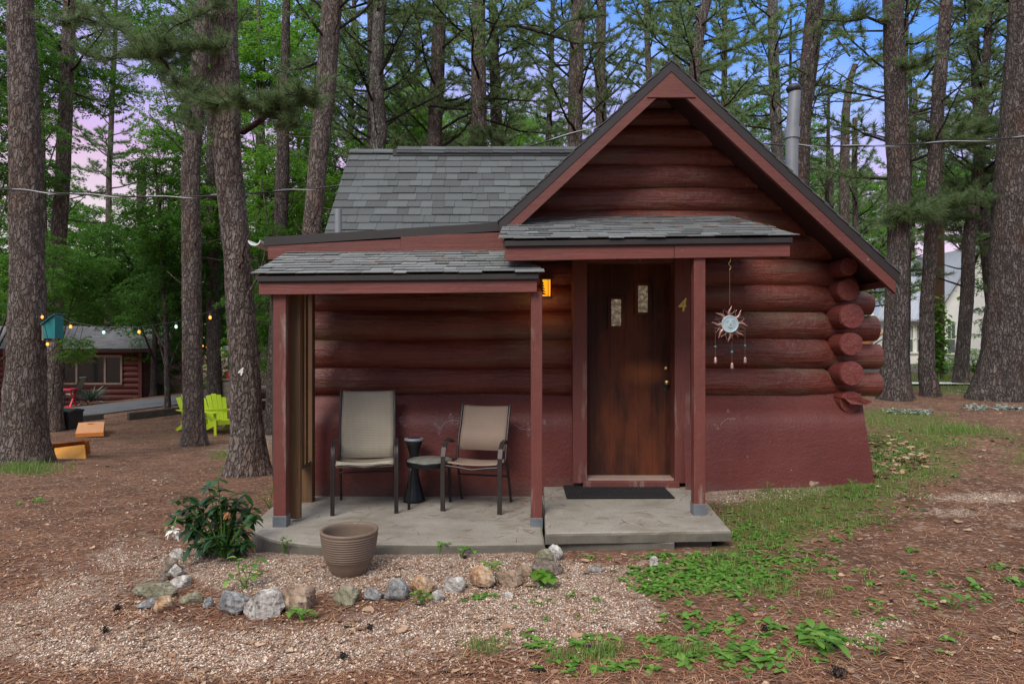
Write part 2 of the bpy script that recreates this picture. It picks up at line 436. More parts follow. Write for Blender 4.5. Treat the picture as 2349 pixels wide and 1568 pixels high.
# rows of the front wall: (bottom y, top y) px on the wall face
rows=[(903,842),(842,778),(778,713),(713,655),(655,590),(590,535),(535,482),(482,428),(428,378),(378,331),(331,285),(285,245),(245,205)]
WL=-1.95
rights={0:2019,1:2020,2:2010,3:2000,4:1996}
front_rows=[]
for i,(yb,yt) in enumerate(rows):
    z0=Z(yb,WY); z1=Z(yt,WY); r=(z1-z0)/2*1.22; zc=(z0+z1)/2
    cy=WY+r*.90
    # where the roof lets the log run
    hw=(AZ-.10-zc)/SL
    xl=WL if i<6 else max(WL,AX-hw-.5); xr=AX+hw+.5
    if i in rights: xr=X(rights[i],cy-.05)
    elif i==5: xr=min(xr,X(1975,cy))
    front_rows.append((i,xl,xr,cy,zc,r))
mbw=MB()
DL=X(1330,6.35); DR=X(1565,6.35)
for i,xl,xr,cy,zc,r in front_rows:
    top_of_door=Z(596,6.4)
    segs=[(xl,xr)]
    if zc<top_of_door: segs=[(xl,DL),(DR,xr)]
    for a,b in segs:
        n0=len(mbw.v); pts,rs=logtube(mbw,(a,cy,zc),(b,cy,zc),r,i*3.7+a)
        if i in rights and b>3:
            # the hewn log tail past the corner is slimmer than the log in the wall
            for q_ in range(n0,len(mbw.v)):
                vx,vy,vz=mbw.v[q_]; k_=sstep(2.95,3.08,vx); f_=1-.24*k_
                mbw.v[q_]=(vx,cy+(vy-cy)*f_,zc+(vz-zc)*f_-.035*k_)
        # rounded, slightly eased log end
def clampv(v):
    x,y,z=v; lo=AX-(AZ-.07-z)/SL; hi=AX+(AZ-.07-z)/SL
    if z<2.42 and x<AX: lo=WL
    return (min(max(x,lo),max(hi,AX)),y,z) if z<AZ-.07 else (AX,y,AZ-.07)
mbw.v=[clampv(v) for v in mbw.v]
mbw.build('log_wall',M['log_paint'],cab)
# dark plane sealing behind the logs
mb=MB()
mb.prism([(WL,WY+.13,-.1),(DL,WY+.13,-.1),(DL,WY+.13,2.6),(AX-1.35,WY+.13,2.6),(WL,WY+.13,2.35)],(0,.05,0))
mb.prism([(DL,WY+.131,2.31),(DR,WY+.131,2.31),(DR,WY+.131,-.1),(3.05,WY+.131,-.1),(3.05,WY+.131,roofz(3.05)-.15),(AX,WY+.131,AZ-.15),(DL,WY+.131,roofz(DL)-.15)],(0,.05,0))
mb.box((3.0,WY+.15,-.2),(3.05,10.4,2.25)); mb.box((WL-.02,WY+.15,-.3),(WL+.03,10.4,2.2)); mb.box((WL+.03,10.35,-.3),(3.0,10.40,2.2))
mb.build('chinking',M['gable_trim'],cab)
# side-wall logs that run back from the corner, seen by their cut ends
ends=[(1948,611,20.5,6.15),(1947,665,26,6.26),(1955,725,29,6.2),(1953,789,27,6.23),(1955,857,28,6.22),(1958,922,25,6.25)]
for j,(px,py,rp,d) in enumerate(ends):
    mb=MB(); c=P(px,py,d); r=rp*d/F
    if j==5:
        pts,rs=logtube(mb,(c.x,d+.05,c.z),(c.x,10.3,c.z),r,50+j)
        # split lower half hanging forward
        mb.prism([(c.x-.10,d-.04,c.z+.04),(c.x+.03,d-.06,c.z+.055),(c.x+.16,d-.03,c.z+.005),(c.x+.09,d-.04,c.z-.022),(c.x-.05,d-.05,c.z-.012)],(0,.22,0))
    else:
        pts,rs=logtube(mb,(c.x,d+.012,c.z),(c.x,10.3,c.z),r,50+j)
        # sawn face, slightly domed with a crack
        n=24; ring=[(c.x+math.cos(a)*r*.93*(1+.02*nz(math.cos(a)*2,j)),d-.002,c.z+math.sin(a)*r*.93*(1+.03*nz(math.sin(a)*2,j))) for a in [2*math.pi*k/n for k in range(n)]]
        mb.add(ring+[(c.x,d-.008,c.z)],[(k,(k+1)%n,n) for k in range(n)],True)
        outer=[(c.x+math.cos(a)*r*1.0,d+.014,c.z+math.sin(a)*r*1.0) for a in [2*math.pi*k/n for k in range(n)]]
        for q_ in range(3):
            a_=j*1.3+q_*2.2; cs_,sn_=math.cos(a_),math.sin(a_); mb.tube([(c.x+cs_*r*.1,d-.0065,c.z+sn_*r*.1),(c.x+cs_*r*.5+.004,d-.006,c.z+sn_*r*.5),(c.x+cs_*r*.85,d-.003,c.z+sn_*r*.85)],[.0035,.0028,.001],5,False)
        mb.add(ring+outer,[(k,n+k,n+(k+1)%n,(k+1)%n) for k in range(n)],True)
    mb.build('side_log',M['log_paint_y'],cab)
# left-hand return wall logs
mb=MB()
for k in range(9):
    z=.55+k*.245
    if z<2.2: logtube(mb,(WL+.12,6.5,z),(WL+.12,10.3,z),.128,90+k)
mb.build('side_log',M['log_paint_y'],cab)

# ---- stucco base, battered, rounded shoulder ----
mb=MB()
def base_strip(x0,x1,prof,n,endflare=0):
    # prof: list of (y,z); surface roughened
    m=int((x1-x0)/.05); vs=[];fs=[]
    for i in range(m+1):
        x=x0+(x1-x0)*i/m
        for j,(y,z) in enumerate(prof):
            e=sstep(x1-.5,x1,x) if endflare else 0
            vs.append((x+e*(xend(y,z)-x1), y-.025*nz(x*1.3,z*1.5)-.006*nz(x*9,z*9,2), z))
    k=len(prof)
    for i in range(m):
        for j in range(k-1): fs.append((i*k+j,(i+1)*k+j,(i+1)*k+j+1,i*k+j+1))
    mb.add(vs,fs,True)
def xend(y,z):
    zt_=Z(905,6.4); return X(1975+36*(zt_-z)/(zt_-.2),y)
def prof(yb,zb,ytop,ztop,bulge):
    out=[]
    for k in range(18):
        t=k/17
        z=zb+(ztop-zb)*t
        y=yb+(ytop-.08-yb)*t**1.1
        s=sstep(.78,1.0,t); y+=s*.17-bulge*math.sin(math.pi*min(1,t))*.02
        out.append((y,z))
    return out
pl=prof(6.30,-.2,WY+.0,Z(901,WY),1)
base_strip(WL-.05,DL+.01,pl,0)
pr=prof(6.14,-.1,WY-.03,Z(903,WY-.03),1)
base_strip(DR-.02,3.26,pr,0,.06)
# right return of the base
vs=[];fs=[]
kk=len(pr)
for j,(y,z) in enumerate(pr):
    xx=xend(y,z)
    for i in range(12):
        yy=y+(10.4-y)*(i/11)
        if i==0: yy=y-.025*nz(xx*1.3,z*1.5)-.006*nz(xx*9,z*9,2)
        vs.append((xx,yy,z))
for j in range(kk-1):
    for i in range(11): fs.append((j*12+i,j*12+i+1,(j+1)*12+i+1,(j+1)*12+i))
mb.add(vs,fs,True)
mb.add([(WL-.05,pl[0][0],-.2),(WL-.05,10.4,-.2),(WL-.05,10.4,Z(901,WY)),(WL-.05,WY+.1,Z(901,WY))],[(0,1,2,3)])
mb.build('stucco_base',M['stucco'],cab)
def basey(x,z,right=False):
    p=pr if right else pl
    for (y0,z0),(y1,z1) in zip(p,p[1:]):
        if z<=z1: return y0+(y1-y0)*(z-z0)/(z1-z0)-.025*nz(x*1.3,z*1.5)-.006*nz(x*9,z*9,2)
    return p[-1][0]
# painted vines on the base
mb=MB()
def vp(cx,cy,right=False):
    d=6.3
    for _ in range(4):
        x=X(cx,d); z=Z(cy,d); d=basey(x,z,right)-.004
    return Vector((x,d,z))
def vine(pts,right=False,w=.0022):
    q=[vp(a,b,right) for a,b in pts]; mb.tube(q,w,5,False)
def vleaf(px,py,ang,L=10,right=False):
    c=vp(px,py,right); s=L/F*6.3; u=Vector((math.cos(ang),0,math.sin(ang))); v=Vector((-u.z,0,u.x))
    o=[c+u*s*t+v*s*.42*math.sin(math.pi*(t+1)/2)*sg for sg,ts in ((1,[-1,-.5,0,.5,1]),(-1,[.5,0,-.5])) for t in ts]
    mb.tube(o+[o[0]],.0016,4,False)
    mb.tube([c-u*s,c+u*s],.0012,4,False)
    for t in (-.5,0,.5): mb.tube([c+u*s*t,c+u*s*(t+.2)+v*s*.25],.001,4,False); mb.tube([c+u*s*t,c+u*s*(t+.2)-v*s*.25],.001,4,False)
K=.2247
def q(a,b): return (a*K+743.9,b*K+861.3)
vine([q(670,552),q(710,535),q(745,505)]); vleaf(*q(772,452),1.2); vleaf(*q(803,490),-.7)
vine([q(1200,530),q(1215,500),q(1240,475),q(1300,453),q(1360,460),q(1405,480)]); vine([q(1340,512),q(1360,485),q(1400,475)])
vleaf(*q(1153,515),2.4); vleaf(*q(1181,560),1.3); vleaf(*q(1291,428),1.57,11); vleaf(*q(1297,484),1.57,9)
vine([q(1930,500),q(1970,515),q(2000,540),q(2085,555)]); vine([q(2000,525),q(2030,520),q(2050,500)]); vleaf(*q(2085,520),1.8); vleaf(*q(2092,580),1.4)
vine([(1247,962),(1253,975)]); vleaf(1249,968,1.2,6)
vine([(1652,975),(1660,966),(1672,958)],True); vleaf(1643,978,2.4,9,True); vleaf(1670,945,1.6,7,True); vleaf(1680,961,0.1,7,True)
mb.build('painted_vine',M['vine_paint'],cab)

# ---- shingle courses as real tabs ----
def shingles(mb,o,u,v,nrm,W,Lv,exp_=.143,tab=(.14,.32),th=.009,wav=0.0,trim=None):
    """o lower-left corner, u along the eave (unit), v up the slope (unit)"""
    o=Vector(o);u=Vector(u);v=Vector(v);nrm=Vector(nrm); rows_=int(math.ceil(Lv/exp_))
    for r in range(rows_):
        a=r*exp_; b=min(Lv,a+exp_*1.25); x=-rnd.uniform(0,.2)
        while x<W:
            w=rnd.uniform(*tab); x0=max(0,x); x1=min(W,x+w-.003); x+=w
            if trim:
                t0,t1=trim(a); x0=max(x0,t0); x1=min(x1,t1)
            if x1-x0<.01: continue
            low=-rnd.choice([0,0,.006,.012,.02]) if wav else -rnd.choice([0,.003,.006])
            h0=.004+th*rnd.uniform(.9,1.9)+wav*max(0,nz(x*1.7,r*.7)); h1=.002
            def pt(s,t,h): return o+u*s+v*t+nrm*h
            mb.hexa([pt(x0,a+low,h0-th),pt(x1,a+low,h0-th),pt(x1,b,h1-.006),pt(x0,b,h1-.006)],
                    [pt(x0,a+low,h0+rnd.uniform(-.001,.001)),pt(x1,a+low,h0),pt(x1,b,h1),pt(x0,b,h1)])
# ---- front gable roof ----
RY=5.85
gr=MB(); th=.055
for s in (-1,1):
    bx=X(1145,RY) if s<0 else X(2063,RY)
    bz=roofz(bx)-.012
    yb=9.9 if s>0 else 8.6
    gr.prism([(AX,RY+.012,AZ-.012),(bx,RY+.012,bz),(bx,RY+.012,bz-th),(AX,RY+.012,AZ-th-.012)],(0,yb-RY,0))
roof=gr.build('gable_roof',M['dark_soffit'],cab)
mb=MB()
for s in (-1,1):
    bx=X(1145,RY) if s<0 else X(2063,RY); bz=roofz(bx)
    L=math.hypot(bx-AX,bz-AZ); v=(Vector((AX,0,AZ))-Vector((bx,0,bz))).normalized()
    n_=Vector((s*math.sin(math.atan(SL)),0,math.cos(math.atan(SL))))
    # eave runs back along +Y
    shingles(mb,Vector((bx,RY-.012,bz))+n_*.002,(0,1,0),v,n_,(9.9 if s>0 else 8.6)-RY+.012,L+.0,wav=.004)
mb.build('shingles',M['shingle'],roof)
mb=MB()
for s in (-1,1):
    bx=X(1145,RY) if s<0 else X(2063,RY); bz=roofz(bx)
    mb.prism([(AX,RY-.004,AZ-.002),(bx,RY-.004,bz-.002),(bx,RY-.004,bz-.09),(AX,RY-.004,AZ-.09)],(0,.018,0))
mb.build('drip_edge',M['drip'],roof)
mb=MB()
for s in (-1,1):
    bx=(X(1145,RY) if s<0 else X(2063,RY))-s*.03; bz=roofz(bx); c0=.088; c1=.20
    mb.prism([(AX,RY+.002,AZ-c0),(bx,RY+.002,bz-c0+.0),(bx,RY+.002,bz-c1),(AX,RY+.002,AZ-c1)],(0,.04,0))
mb.box((X(2045,RY),RY+.045,roofz(X(2045,RY))-.17),(X(2058,RY),9.8,roofz(X(2058,RY))-.07))
mb.build('barge_board',M['gable_trim'],roof)
mb=MB()
pz=Z(222,RY-.02); hw=(AZ-.19-pz)/SL+.1
mb.prism([(AX,RY-.008,AZ-.12),(AX-(AZ-.12-pz)/SL,RY-.008,pz),(AX+(AZ-.12-pz)/SL,RY-.008,pz)],(0,.03,0))
mb.build('apex_panel',M['gable_trim'],roof)
# right eave brackets / soffit boards seen from below
mb=MB()
for y in (6.95,7.6,8.3):
    mb=MB(); a=X(2045,RY); mb.bar((a-.02,y,roofz(a)-.12),(2.95,y,roofz(2.95)-.14),.05,.09)
    mb.build('rafter_tail',M['dark_soffit'],roof)
# ---- wing roof behind on the left ----
D1=8.55; ZR=AZ-.01; XL=X(808,D1)
wsl=1.0
mb=MB(); yb=7.0; zb=ZR-(D1-yb)*1.045
mb.prism([(XL,D1,ZR),(XL,yb,zb),(XL,yb,zb-.07),(XL,D1,ZR-.07)],(AX-XL,0,0))
mb.prism([(XL,D1,ZR),(XL,D1,ZR-.07),(XL,10.4,ZR-1.85-.07),(XL,10.4,ZR-1.85)],(AX-XL,0,0))
mb.prism([(XL+.06,yb+.1,zb-.1),(XL+.06,D1,ZR-.1),(XL+.06,10.3,ZR-1.9),(XL+.06,10.3,1.9),(XL+.06,yb+.1,1.9)],(.06,0,0))
wing=mb.build('wing_roof',M['dark_soffit'],cab)
mb=MB()
v=Vector((0,D1-yb,ZR-zb)).normalized(); n_=Vector((0,-v.z,v.y))
shingles(mb,(XL-.02,yb,zb+.004),(1,0,0),v,n_,AX-XL-.1,(Vector((0,D1-yb,ZR-zb))).length-.03,.142,(.10,.27),th=.008)
mb.build('shingles',M['shingle'],wing)
mb=MB()
xr0=X(905,D1)
x=XL-.02
while x<1.0:
    h=.035 if x>xr0-.01 else .004
    lo=.14 if x>xr0-.01 else .10
    for sg in (-1,1):
        y1=D1+sg*lo
        mb.hexa([(x,D1,ZR+h),(x+.31,D1,ZR+h-.004),(x+.31,y1,ZR-lo*.95+h+.03),(x,y1,ZR-lo*.95+h+.034)],
                [(x,D1,ZR+h+.018),(x+.31,D1,ZR+h+.012),(x+.31,y1,ZR-lo*.95+h+.044),(x,y1,ZR-lo*.95+h+.05)])
    x+=.30
mb.build('ridge_cap',M['shingle'],wing)
mb=MB(); mb.box((xr0,D1-.125,ZR-.10),(AX-.2,D1-.06,ZR-.02)); mb.build('ridge_vent',M['cap_black'],wing)
# ---- low lean-to roof at left with gutter ----
LY=5.93
p0=P(607,545,LY); p1=P(1146,512,LY)
mb=MB(); mb.prism([(p0.x,LY+.01,p0.z-.02),(p1.x+.05,LY+.01,p1.z-.02),(p1.x+.05,LY+.01,p1.z-.06),(p0.x,LY+.01,p0.z-.06)],(0,1.9,0))
mb.prism([(p0.x+.15,WY+.02,p0.z-.05),(p1.x+.3,WY+.02,p1.z-.05),(p1.x+.3,WY+.02,Z(640,WY)),(p0.x+.15,WY+.02,Z(640,WY))],(0,.06,0))
lean=mb.build('lean_to_roof',M['drip'],cab)
mb=MB(); mb.bar((p0.x-.005,LY,p0.z-.035),(p1.x+.02,LY,p1.z-.03),.02,.075); mb.build('drip_edge',M['drip'],lean)
mb=MB()
mb.bar((p0.x+.03,LY+.012,p0.z-.13),(X(920,LY),LY+.012,Z(530,LY)-.13),.03,.12)
mb.bar((X(920,LY)+.002,LY+.006,Z(530,LY)-.128),(p1.x+.06,LY+.006,p1.z-.165),.032,.17)
mb.bar((p0.x+.1,LY+.30,p0.z-.16),(p0.x+.1,7.6,p0.z-.16),.04,.1)
mb.build('fascia_board',M['gable_trim'],lean)
mb=MB()
g0=P(592,560,LY+.1)
arc=[(g0.x+.055*math.cos(a)-.005,0,g0.z+.045*math.sin(a)+.02) for a in [math.pi+math.pi*k/8 for k in range(9)]]
mb.prism([(x,LY+.02,z) for x,_,z in arc]+[(x*1.0+.0,LY+.02,z+.004) for x,_,z in reversed([(g0.x+.049*math.cos(a)-.005,0,g0.z+.038*math.sin(a)+.02) for a in [math.pi+math.pi*k/8 for k in range(9)]])],(0,2.0,0))
mb.build('gutter',M['white_paint'],lean)
mb=MB()
pv=P(776,528,7.0); mb.tube([(pv.x,7.0,2.45),(pv.x,7.0,Z(480,7.0))],.036,16); mb.build('vent_pipe',M['pipe_grey'],lean)
# ---- flue pipe ----
CYd=7.3
mb=MB()
a=P(1816,395,CYd); b=P(1817,300,CYd); c=P(1823,210,CYd)
mb.tube([(a.x,CYd,1.9),a,b],.066,20); mb.tube([P(1817,318,CYd),P(1818,293,CYd)],.078,20); mb.tube([P(1818,293,CYd),c],.064,20)
fl=mb.build('flue_pipe',M['pipe_grey'],cab)
mb=MB(); cc=P(1821,203,CYd)
mb.lathe([(.035,-.06),(.07,-.035),(.085,.0),(.06,.035),(.0,.05)],cc,18); mb.build('pipe_cap',M['cap_black'],fl)
# ---- porch roofs (two) ----
def porch_roof(name,fl_,fr_,bl_,br_,ydf,ydb,fb,lab,sm):
    """fl_,fr_ px of the front shingle edge (left,right); bl_/br_ px of back edge; fb=(left bottom y,right bottom y) of the fascia"""
    A=P(*fl_,ydf);B=P(*fr_,ydf);C_=P(*br_,ydb);D_=P(*bl_,ydb)
    m=MB(); t=Vector((0,0,-.05)); i=Vector((.05,0,0))
    m.hexa([A+t+i,B+t-i,C_+t-i,D_+t+i],[A+i-Vector((0,0,.012)),B-i-Vector((0,0,.012)),C_-i-Vector((0,0,.012)),D_+i-Vector((0,0,.012))])
    root=m.build(name,M['drip'],cab,label=lab)
    u=(B-A).normalized(); W=(B-A).length; vv=(D_-A); vv=(vv-u*vv.dot(u)); Lv=vv.length; v=vv.normalized(); n_=u.cross(v)
    kl=(D_-A).dot(u)/Lv; kr=((C_-A).dot(u)-W)/Lv
    m=MB(); shingles(m,A,u,v,n_,W+.3,Lv,.098,(.10,.26),th=.007,wav=.009,trim=lambda a:(kl*a,W+kr*a)); m.build('shingles',M[sm],root)
    m=MB()
    dl=.030
    zA=A.z-.012; zB=B.z-.012
    m.hexa([(A.x+.045,ydf+.02,zA-dl-.02),(B.x-.045,ydf+.02,zB-dl-.02),(B.x-.045,ydf+.04,zB-dl-.02),(A.x+.045,ydf+.04,zA-dl-.02)],
           [(A.x+.045,ydf+.02,zA),(B.x-.045,ydf+.02,zB),(B.x-.045,ydf+.04,zB),(A.x+.045,ydf+.04,zA)])
    for P0,P1 in ((A+Vector((.05,.04,-.03)),D_+Vector((.05,-.02,-.03))),(B+Vector((-.05,.04,-.03)),C_+Vector((-.05,-.02,-.03)))): m.bar(P0,P1,.018,.06)
    m.build('drip_edge',M['drip'],root)
    zl=Z(fb[0],ydf); zr=Z(fb[1],ydf); xl=A.x+.052; xr=B.x-.058
    def fz(x,off): 
        t_=(x-xl)/(xr-xl); return (zA+(zB-zA)*t_-dl-.018) if off else zl+(zr-zl)*t_
    cuts=[xl,xr]
    if name=='door_canopy': cuts=[xl,X(1549,ydf),xr]
    for k,(a_,b_) in enumerate(zip(cuts,cuts[1:])):
        m=MB(); y=ydf+.026-.003*k
        m.hexa([(a_,y,fz(a_,0)),(b_-.002,y,fz(b_,0)),(b_-.002,y+.04,fz(b_,0)),(a_,y+.04,fz(a_,0))],
               [(a_,y,fz(a_,1)),(b_-.002,y,fz(b_,1)),(b_-.002,y+.04,fz(b_,1)),(a_,y+.04,fz(a_,1))])
        m.build('fascia_board',M['trim_x'],root,.003)
    m=MB()
    for sx,Dp in ((xl+.02,D_),(xr-.02,C_)):
        m.hexa([(sx-.018,ydf+.07,fz(xl,0)+.02),(sx+.018,ydf+.07,fz(xl,0)+.02),(Dp.x*0+sx+.018,ydb-.03,D_.z-.22),(sx-.018,ydb-.03,D_.z-.22)],
               [(sx-.018,ydf+.07,A.z-.07),(sx+.018,ydf+.07,A.z-.07),(sx+.018,ydb-.03,D_.z-.07),(sx-.018,ydb-.03,D_.z-.07)])
    for k in range(1,5):
        x=xl+(xr-xl)*k/5
        m.hexa([(x-.018,ydf+.07,A.z-.15),(x+.018,ydf+.07,A.z-.15),(x+.018,ydb-.03,D_.z-.17),(x-.018,ydb-.03,D_.z-.17)],
               [(x-.018,ydf+.07,A.z-.075),(x+.018,ydf+.07,A.z-.075),(x+.018,ydb-.03,D_.z-.075),(x-.018,ydb-.03,D_.z-.075)])
    m.build('rafter',M['dark_soffit'],root)
    # blown pine straw lying on the shingles
    m=MB()
    for _ in range(70 if name!='door_canopy' else 45):
        s=rnd.random(); s=s**.6 if name!='door_canopy' else s
        tt=rnd.uniform(.15,.98); p=A+u*(W*s*.97+.02)+v*(Lv*tt)+n_*.03
        if s<.08: continue
        an=rnd.uniform(0,3.14); q_=u*math.cos(an)*.05+v*math.sin(an)*.05
        m.tube([p-q_,p+q_],.0018,3,False)
    o_=m.build('needle_litter',M['straw'],root); o_['kind']='stuff'
    return root
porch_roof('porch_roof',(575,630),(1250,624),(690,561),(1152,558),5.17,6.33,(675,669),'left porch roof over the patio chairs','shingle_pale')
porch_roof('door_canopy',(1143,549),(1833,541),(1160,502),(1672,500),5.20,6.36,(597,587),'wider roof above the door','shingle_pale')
# ---- posts ----
def post(xc,yb_,yt,w,base_y,lab):
    d=5.29; x=X(xc,d); zb=Z(base_y,d); hw=w/2
    m=MB(); m.box((x-hw,d-hw,zb+.02),(x+hw,d+hw,yt)); o=m.build('porch_post',M['trim_z'],cab,.004,label=lab)
    m=MB(); m.box((x-hw-.004,d-hw-.004,zb-.004),(x+hw+.004,d+hw+.004,zb+.088))
    for sx in (-.03,-.01,.012,.03): m.tube([(x+sx,d-hw-.008,zb+.07),(x+sx,d-hw-.003,zb+.07)],.004,6)
    m.build('post_bracket',M['galv'],o,.002)
post(646,0,Z(674,5.2),.098,1205,'left porch post at the rounded slab edge')
post(1230.5,0,Z(668,5.2),.088,1210,'middle porch post with peeling paint')
post(1601.5,0,Z(588,5.2),.090,1178,'right porch post standing on the door step')
# ---- door ----
DYd=6.44
mb=MB()
dx0=X(1347,DYd-.03); dx1=X(1546,DYd-.03); dz0=Z(1096,DYd-.03)
dz1=Z(600,DYd-.03)+.02
cuts=[dx0]
for c in (385,449,515,580,645,710): cuts.append(X(c*.4992+1174.5,DYd))
cuts.append(dx1)
for a,b in zip(cuts,cuts[1:]): mb.box((a+.0008,DYd,dz0),(b-.0008,DYd+.045,dz1))
mb.box((dx0,DYd+.003,dz0),(dx1,DYd+.043,dz1-.001))
door=mb.build('door',M['door_wood'],cab,.002,label='dark brown plank door with two small amber panes')
for (a,b,c_,d_),(e,f,g,h) in (((1402.6,1425,686,747),(1394,1435,678.5,755)),((1464,1486.5,654.5,716),(1456,1495,647,724))):
    m=MB(); y=DYd-.022
    x0,x1,z1,z0=X(e,y),X(f,y),Z(g,y),Z(h,y); u0,u1,w1,w0=X(a,y),X(b,y),Z(c_,y),Z(d_,y)
    m.box((x0,y,z0),(x1,DYd-.001,w0)); m.box((x0,y,w1),(x1,DYd-.001,z1)); m.box((x0,y,w0),(u0,DYd-.001,w1)); m.box((u1,y,w0),(x1,DYd-.001,w1))
    fr=m.build('window_frame',M['door_wood'],door,.003)
    m=MB(); m.box((u0,DYd-.008,w0),(u1,DYd-.002,w1)); m.build('pane',M['door_glass'],fr)
m=MB(); k=P(1529,844,DYd-.02); m.lathe([(0,.0),(.02,.0),(.024,.006),(.02,.014),(0,.018)],(0,0,0),16); 
m.v=[(k.x+vx,DYd-vz*1.0-.001,k.z+vy) for vx,vy,vz in m.v]; m.build('deadbolt',M['brass'],door)
m=MB(); k=P(1526,878,DYd); m.box((k.x-.018,DYd-.006,k.z-.085),(k.x+.018,DYd-.0005,k.z+.05)); lp=m.build('lock_plate',M['cap_black'],door,.002)
m=MB(); m.lathe([(0,.075),(.018,.073),(.027,.058),(.022,.044),(.01,.036),(.01,.0)],(0,0,0),18)
m.v=[(k.x+.002+vx,DYd-.005-vz,k.z+.01+vy) for vx,vy,vz in m.v]; m.build('door_knob',M['brass'],lp)
# frame: casings, jambs, head, sill
m=MB(); yc=6.24
def cas(a,b,zt): m.box((X(a,yc),yc,Z(1108,yc)),(X(b,yc),6.6,zt))
cas(1314,1347,Z(585,yc)); cas(1548,1584,Z(580,yc))
m.box((X(1347,yc),yc+.01,Z(604,yc+.2)-.01),(X(1548,yc),6.6,Z(560,yc)))
m.box((X(1340,yc)-.01,yc-.012,.202),(X(1556,yc)+.01,6.6,Z(1106,yc)+.012))
fr=m.build('door_frame',M['trim_z'],cab,.005)
m=MB(); m.box((X(1347,yc)+.002,yc+.03,Z(1106,yc)+.013),(X(1548,yc)-.002,DYd-.003,Z(1100,yc)+.005)); m.build('threshold',M['window_trim'],fr)
# house number
def text(name,s,loc,size,mat,parent,ext=.003,slant=.35,rx=90,rz=0,sx=1):
    cu=bpy.data.curves.new(name,'FONT'); cu.body=s; cu.size=size; cu.extrude=ext; cu.shear=slant; cu.align_x='CENTER'; cu.align_y='CENTER'; cu.offset=.003
    o=bpy.data.objects.new(name,cu); col.objects.link(o)
    bpy.context.view_layer.update()
    dg=bpy.context.evaluated_depsgraph_get(); me=bpy.data.meshes.new_from_object(o.evaluated_get(dg))
    bpy.data.objects.remove(o); 
    o=bpy.data.objects.new(name,me); col.objects.link(o); me.materials.clear(); me.materials.append(mat)
    mt=Matrix.Translation(Vector(loc)-origin(parent))@Matrix.Rotation(R_(rz),4,'Z')@Matrix.Rotation(R_(rx),4,'X')@Matrix.Diagonal((sx,1,1,1))
    me.transform(mt); o.parent=parent; return o
k=P(1563.5,700.5,yc-.005); text('house_number','4',k,.17,M['gold_paint'],cab,slant=.22,sx=.85)
# ---- lantern sconce ----
m=MB(); y=6.30; x0,x1,z0,z1=X(1243,y),X(1264,y),Z(680,y),Z(641,y)
for (a,b) in ((x0,z0),(x1,z0)): m.box((a-.006,y-.006,z0),(a+.006,y+.006,z1))
m.box((x0-.012,y-.05,z1),(x1+.012,y+.11,z1+.012)); m.box((x0-.012,y-.05,z0-.014),(x1+.012,y+.11,z0))
for (a,yy) in ((x0,y+.1),(x1,y+.1)): m.box((a-.006,yy-.006,z0),(a+.006,yy+.006,z1))
m.box((x0+.055,y-.004,z0),(x0+.061,y+.004,z1))
# little pine-tree cut-out on the shade
for k in range(5):
    zz=z0+.02+k*.025; w=.036-.006*k
    m.prism([(x0+.004,y-.003,zz),(x0+.01+w,y-.003,zz-.004),(x0+.006,y-.003,zz+.024)],(0,.002,0))
sco=m.build('porch_lantern',M['cap_black'],cab,label='amber lantern with pine cut-out on the log wall')
m=MB(); m.box((x0+.004,y+.001,z0+.002),(x1-.004,y+.09,z1-.002)); m.build('lantern_shade',M['amber'],sco)
# ---- side screen of the porch ----
m=MB(); d=5.40; xs=X(677,5.40)
m.box((xs-.045,d,Z(1188,5.42)),(xs+.042,d+.038,2.1)); sc1=m.build('screen_post',M['screen_wood'],cab,.004)
d2=6.05; x2=X(704,6.05)
m=MB(); m.box((x2-.048,d2,Z(1153,6.05)),(x2+.048,d2+.09,2.25)); m.build('screen_post',M['screen_wood'],cab,.004)
for yy,w in ((5.50,.10),(5.635,.085),(5.755,.07),(5.86,.07)):
    m=MB(); m.box((-1.80,yy,.496),(-1.788,yy+w,2.12)); m.build('screen_board',M['screen_wood'],cab,.002)
m=MB()
m.box((x2-.055,5.44,.46),(x2+.01,6.04,.495)); m.box((x2+.010,5.445,.462),(x2+.045,6.035,.493)); m.build('screen_rail',M['screen_grey'],cab,.003)
m=MB(); m.box((x2-.055,5.44,2.03),(x2+.03,6.04,2.1)); m.build('screen_rail',M['screen_grey'],cab,.003)
m=MB(); m.hexa([(-1.90,5.36,.45),(-1.852,5.36,.45),(-1.852,5.39,.45),(-1.90,5.39,.45)],[(-1.912,5.36,2.1),(-1.852,5.36,2.1),(-1.852,5.39,2.1),(-1.912,5.39,2.1)]); m.build('screen_board',M['tie_wood'],cab)
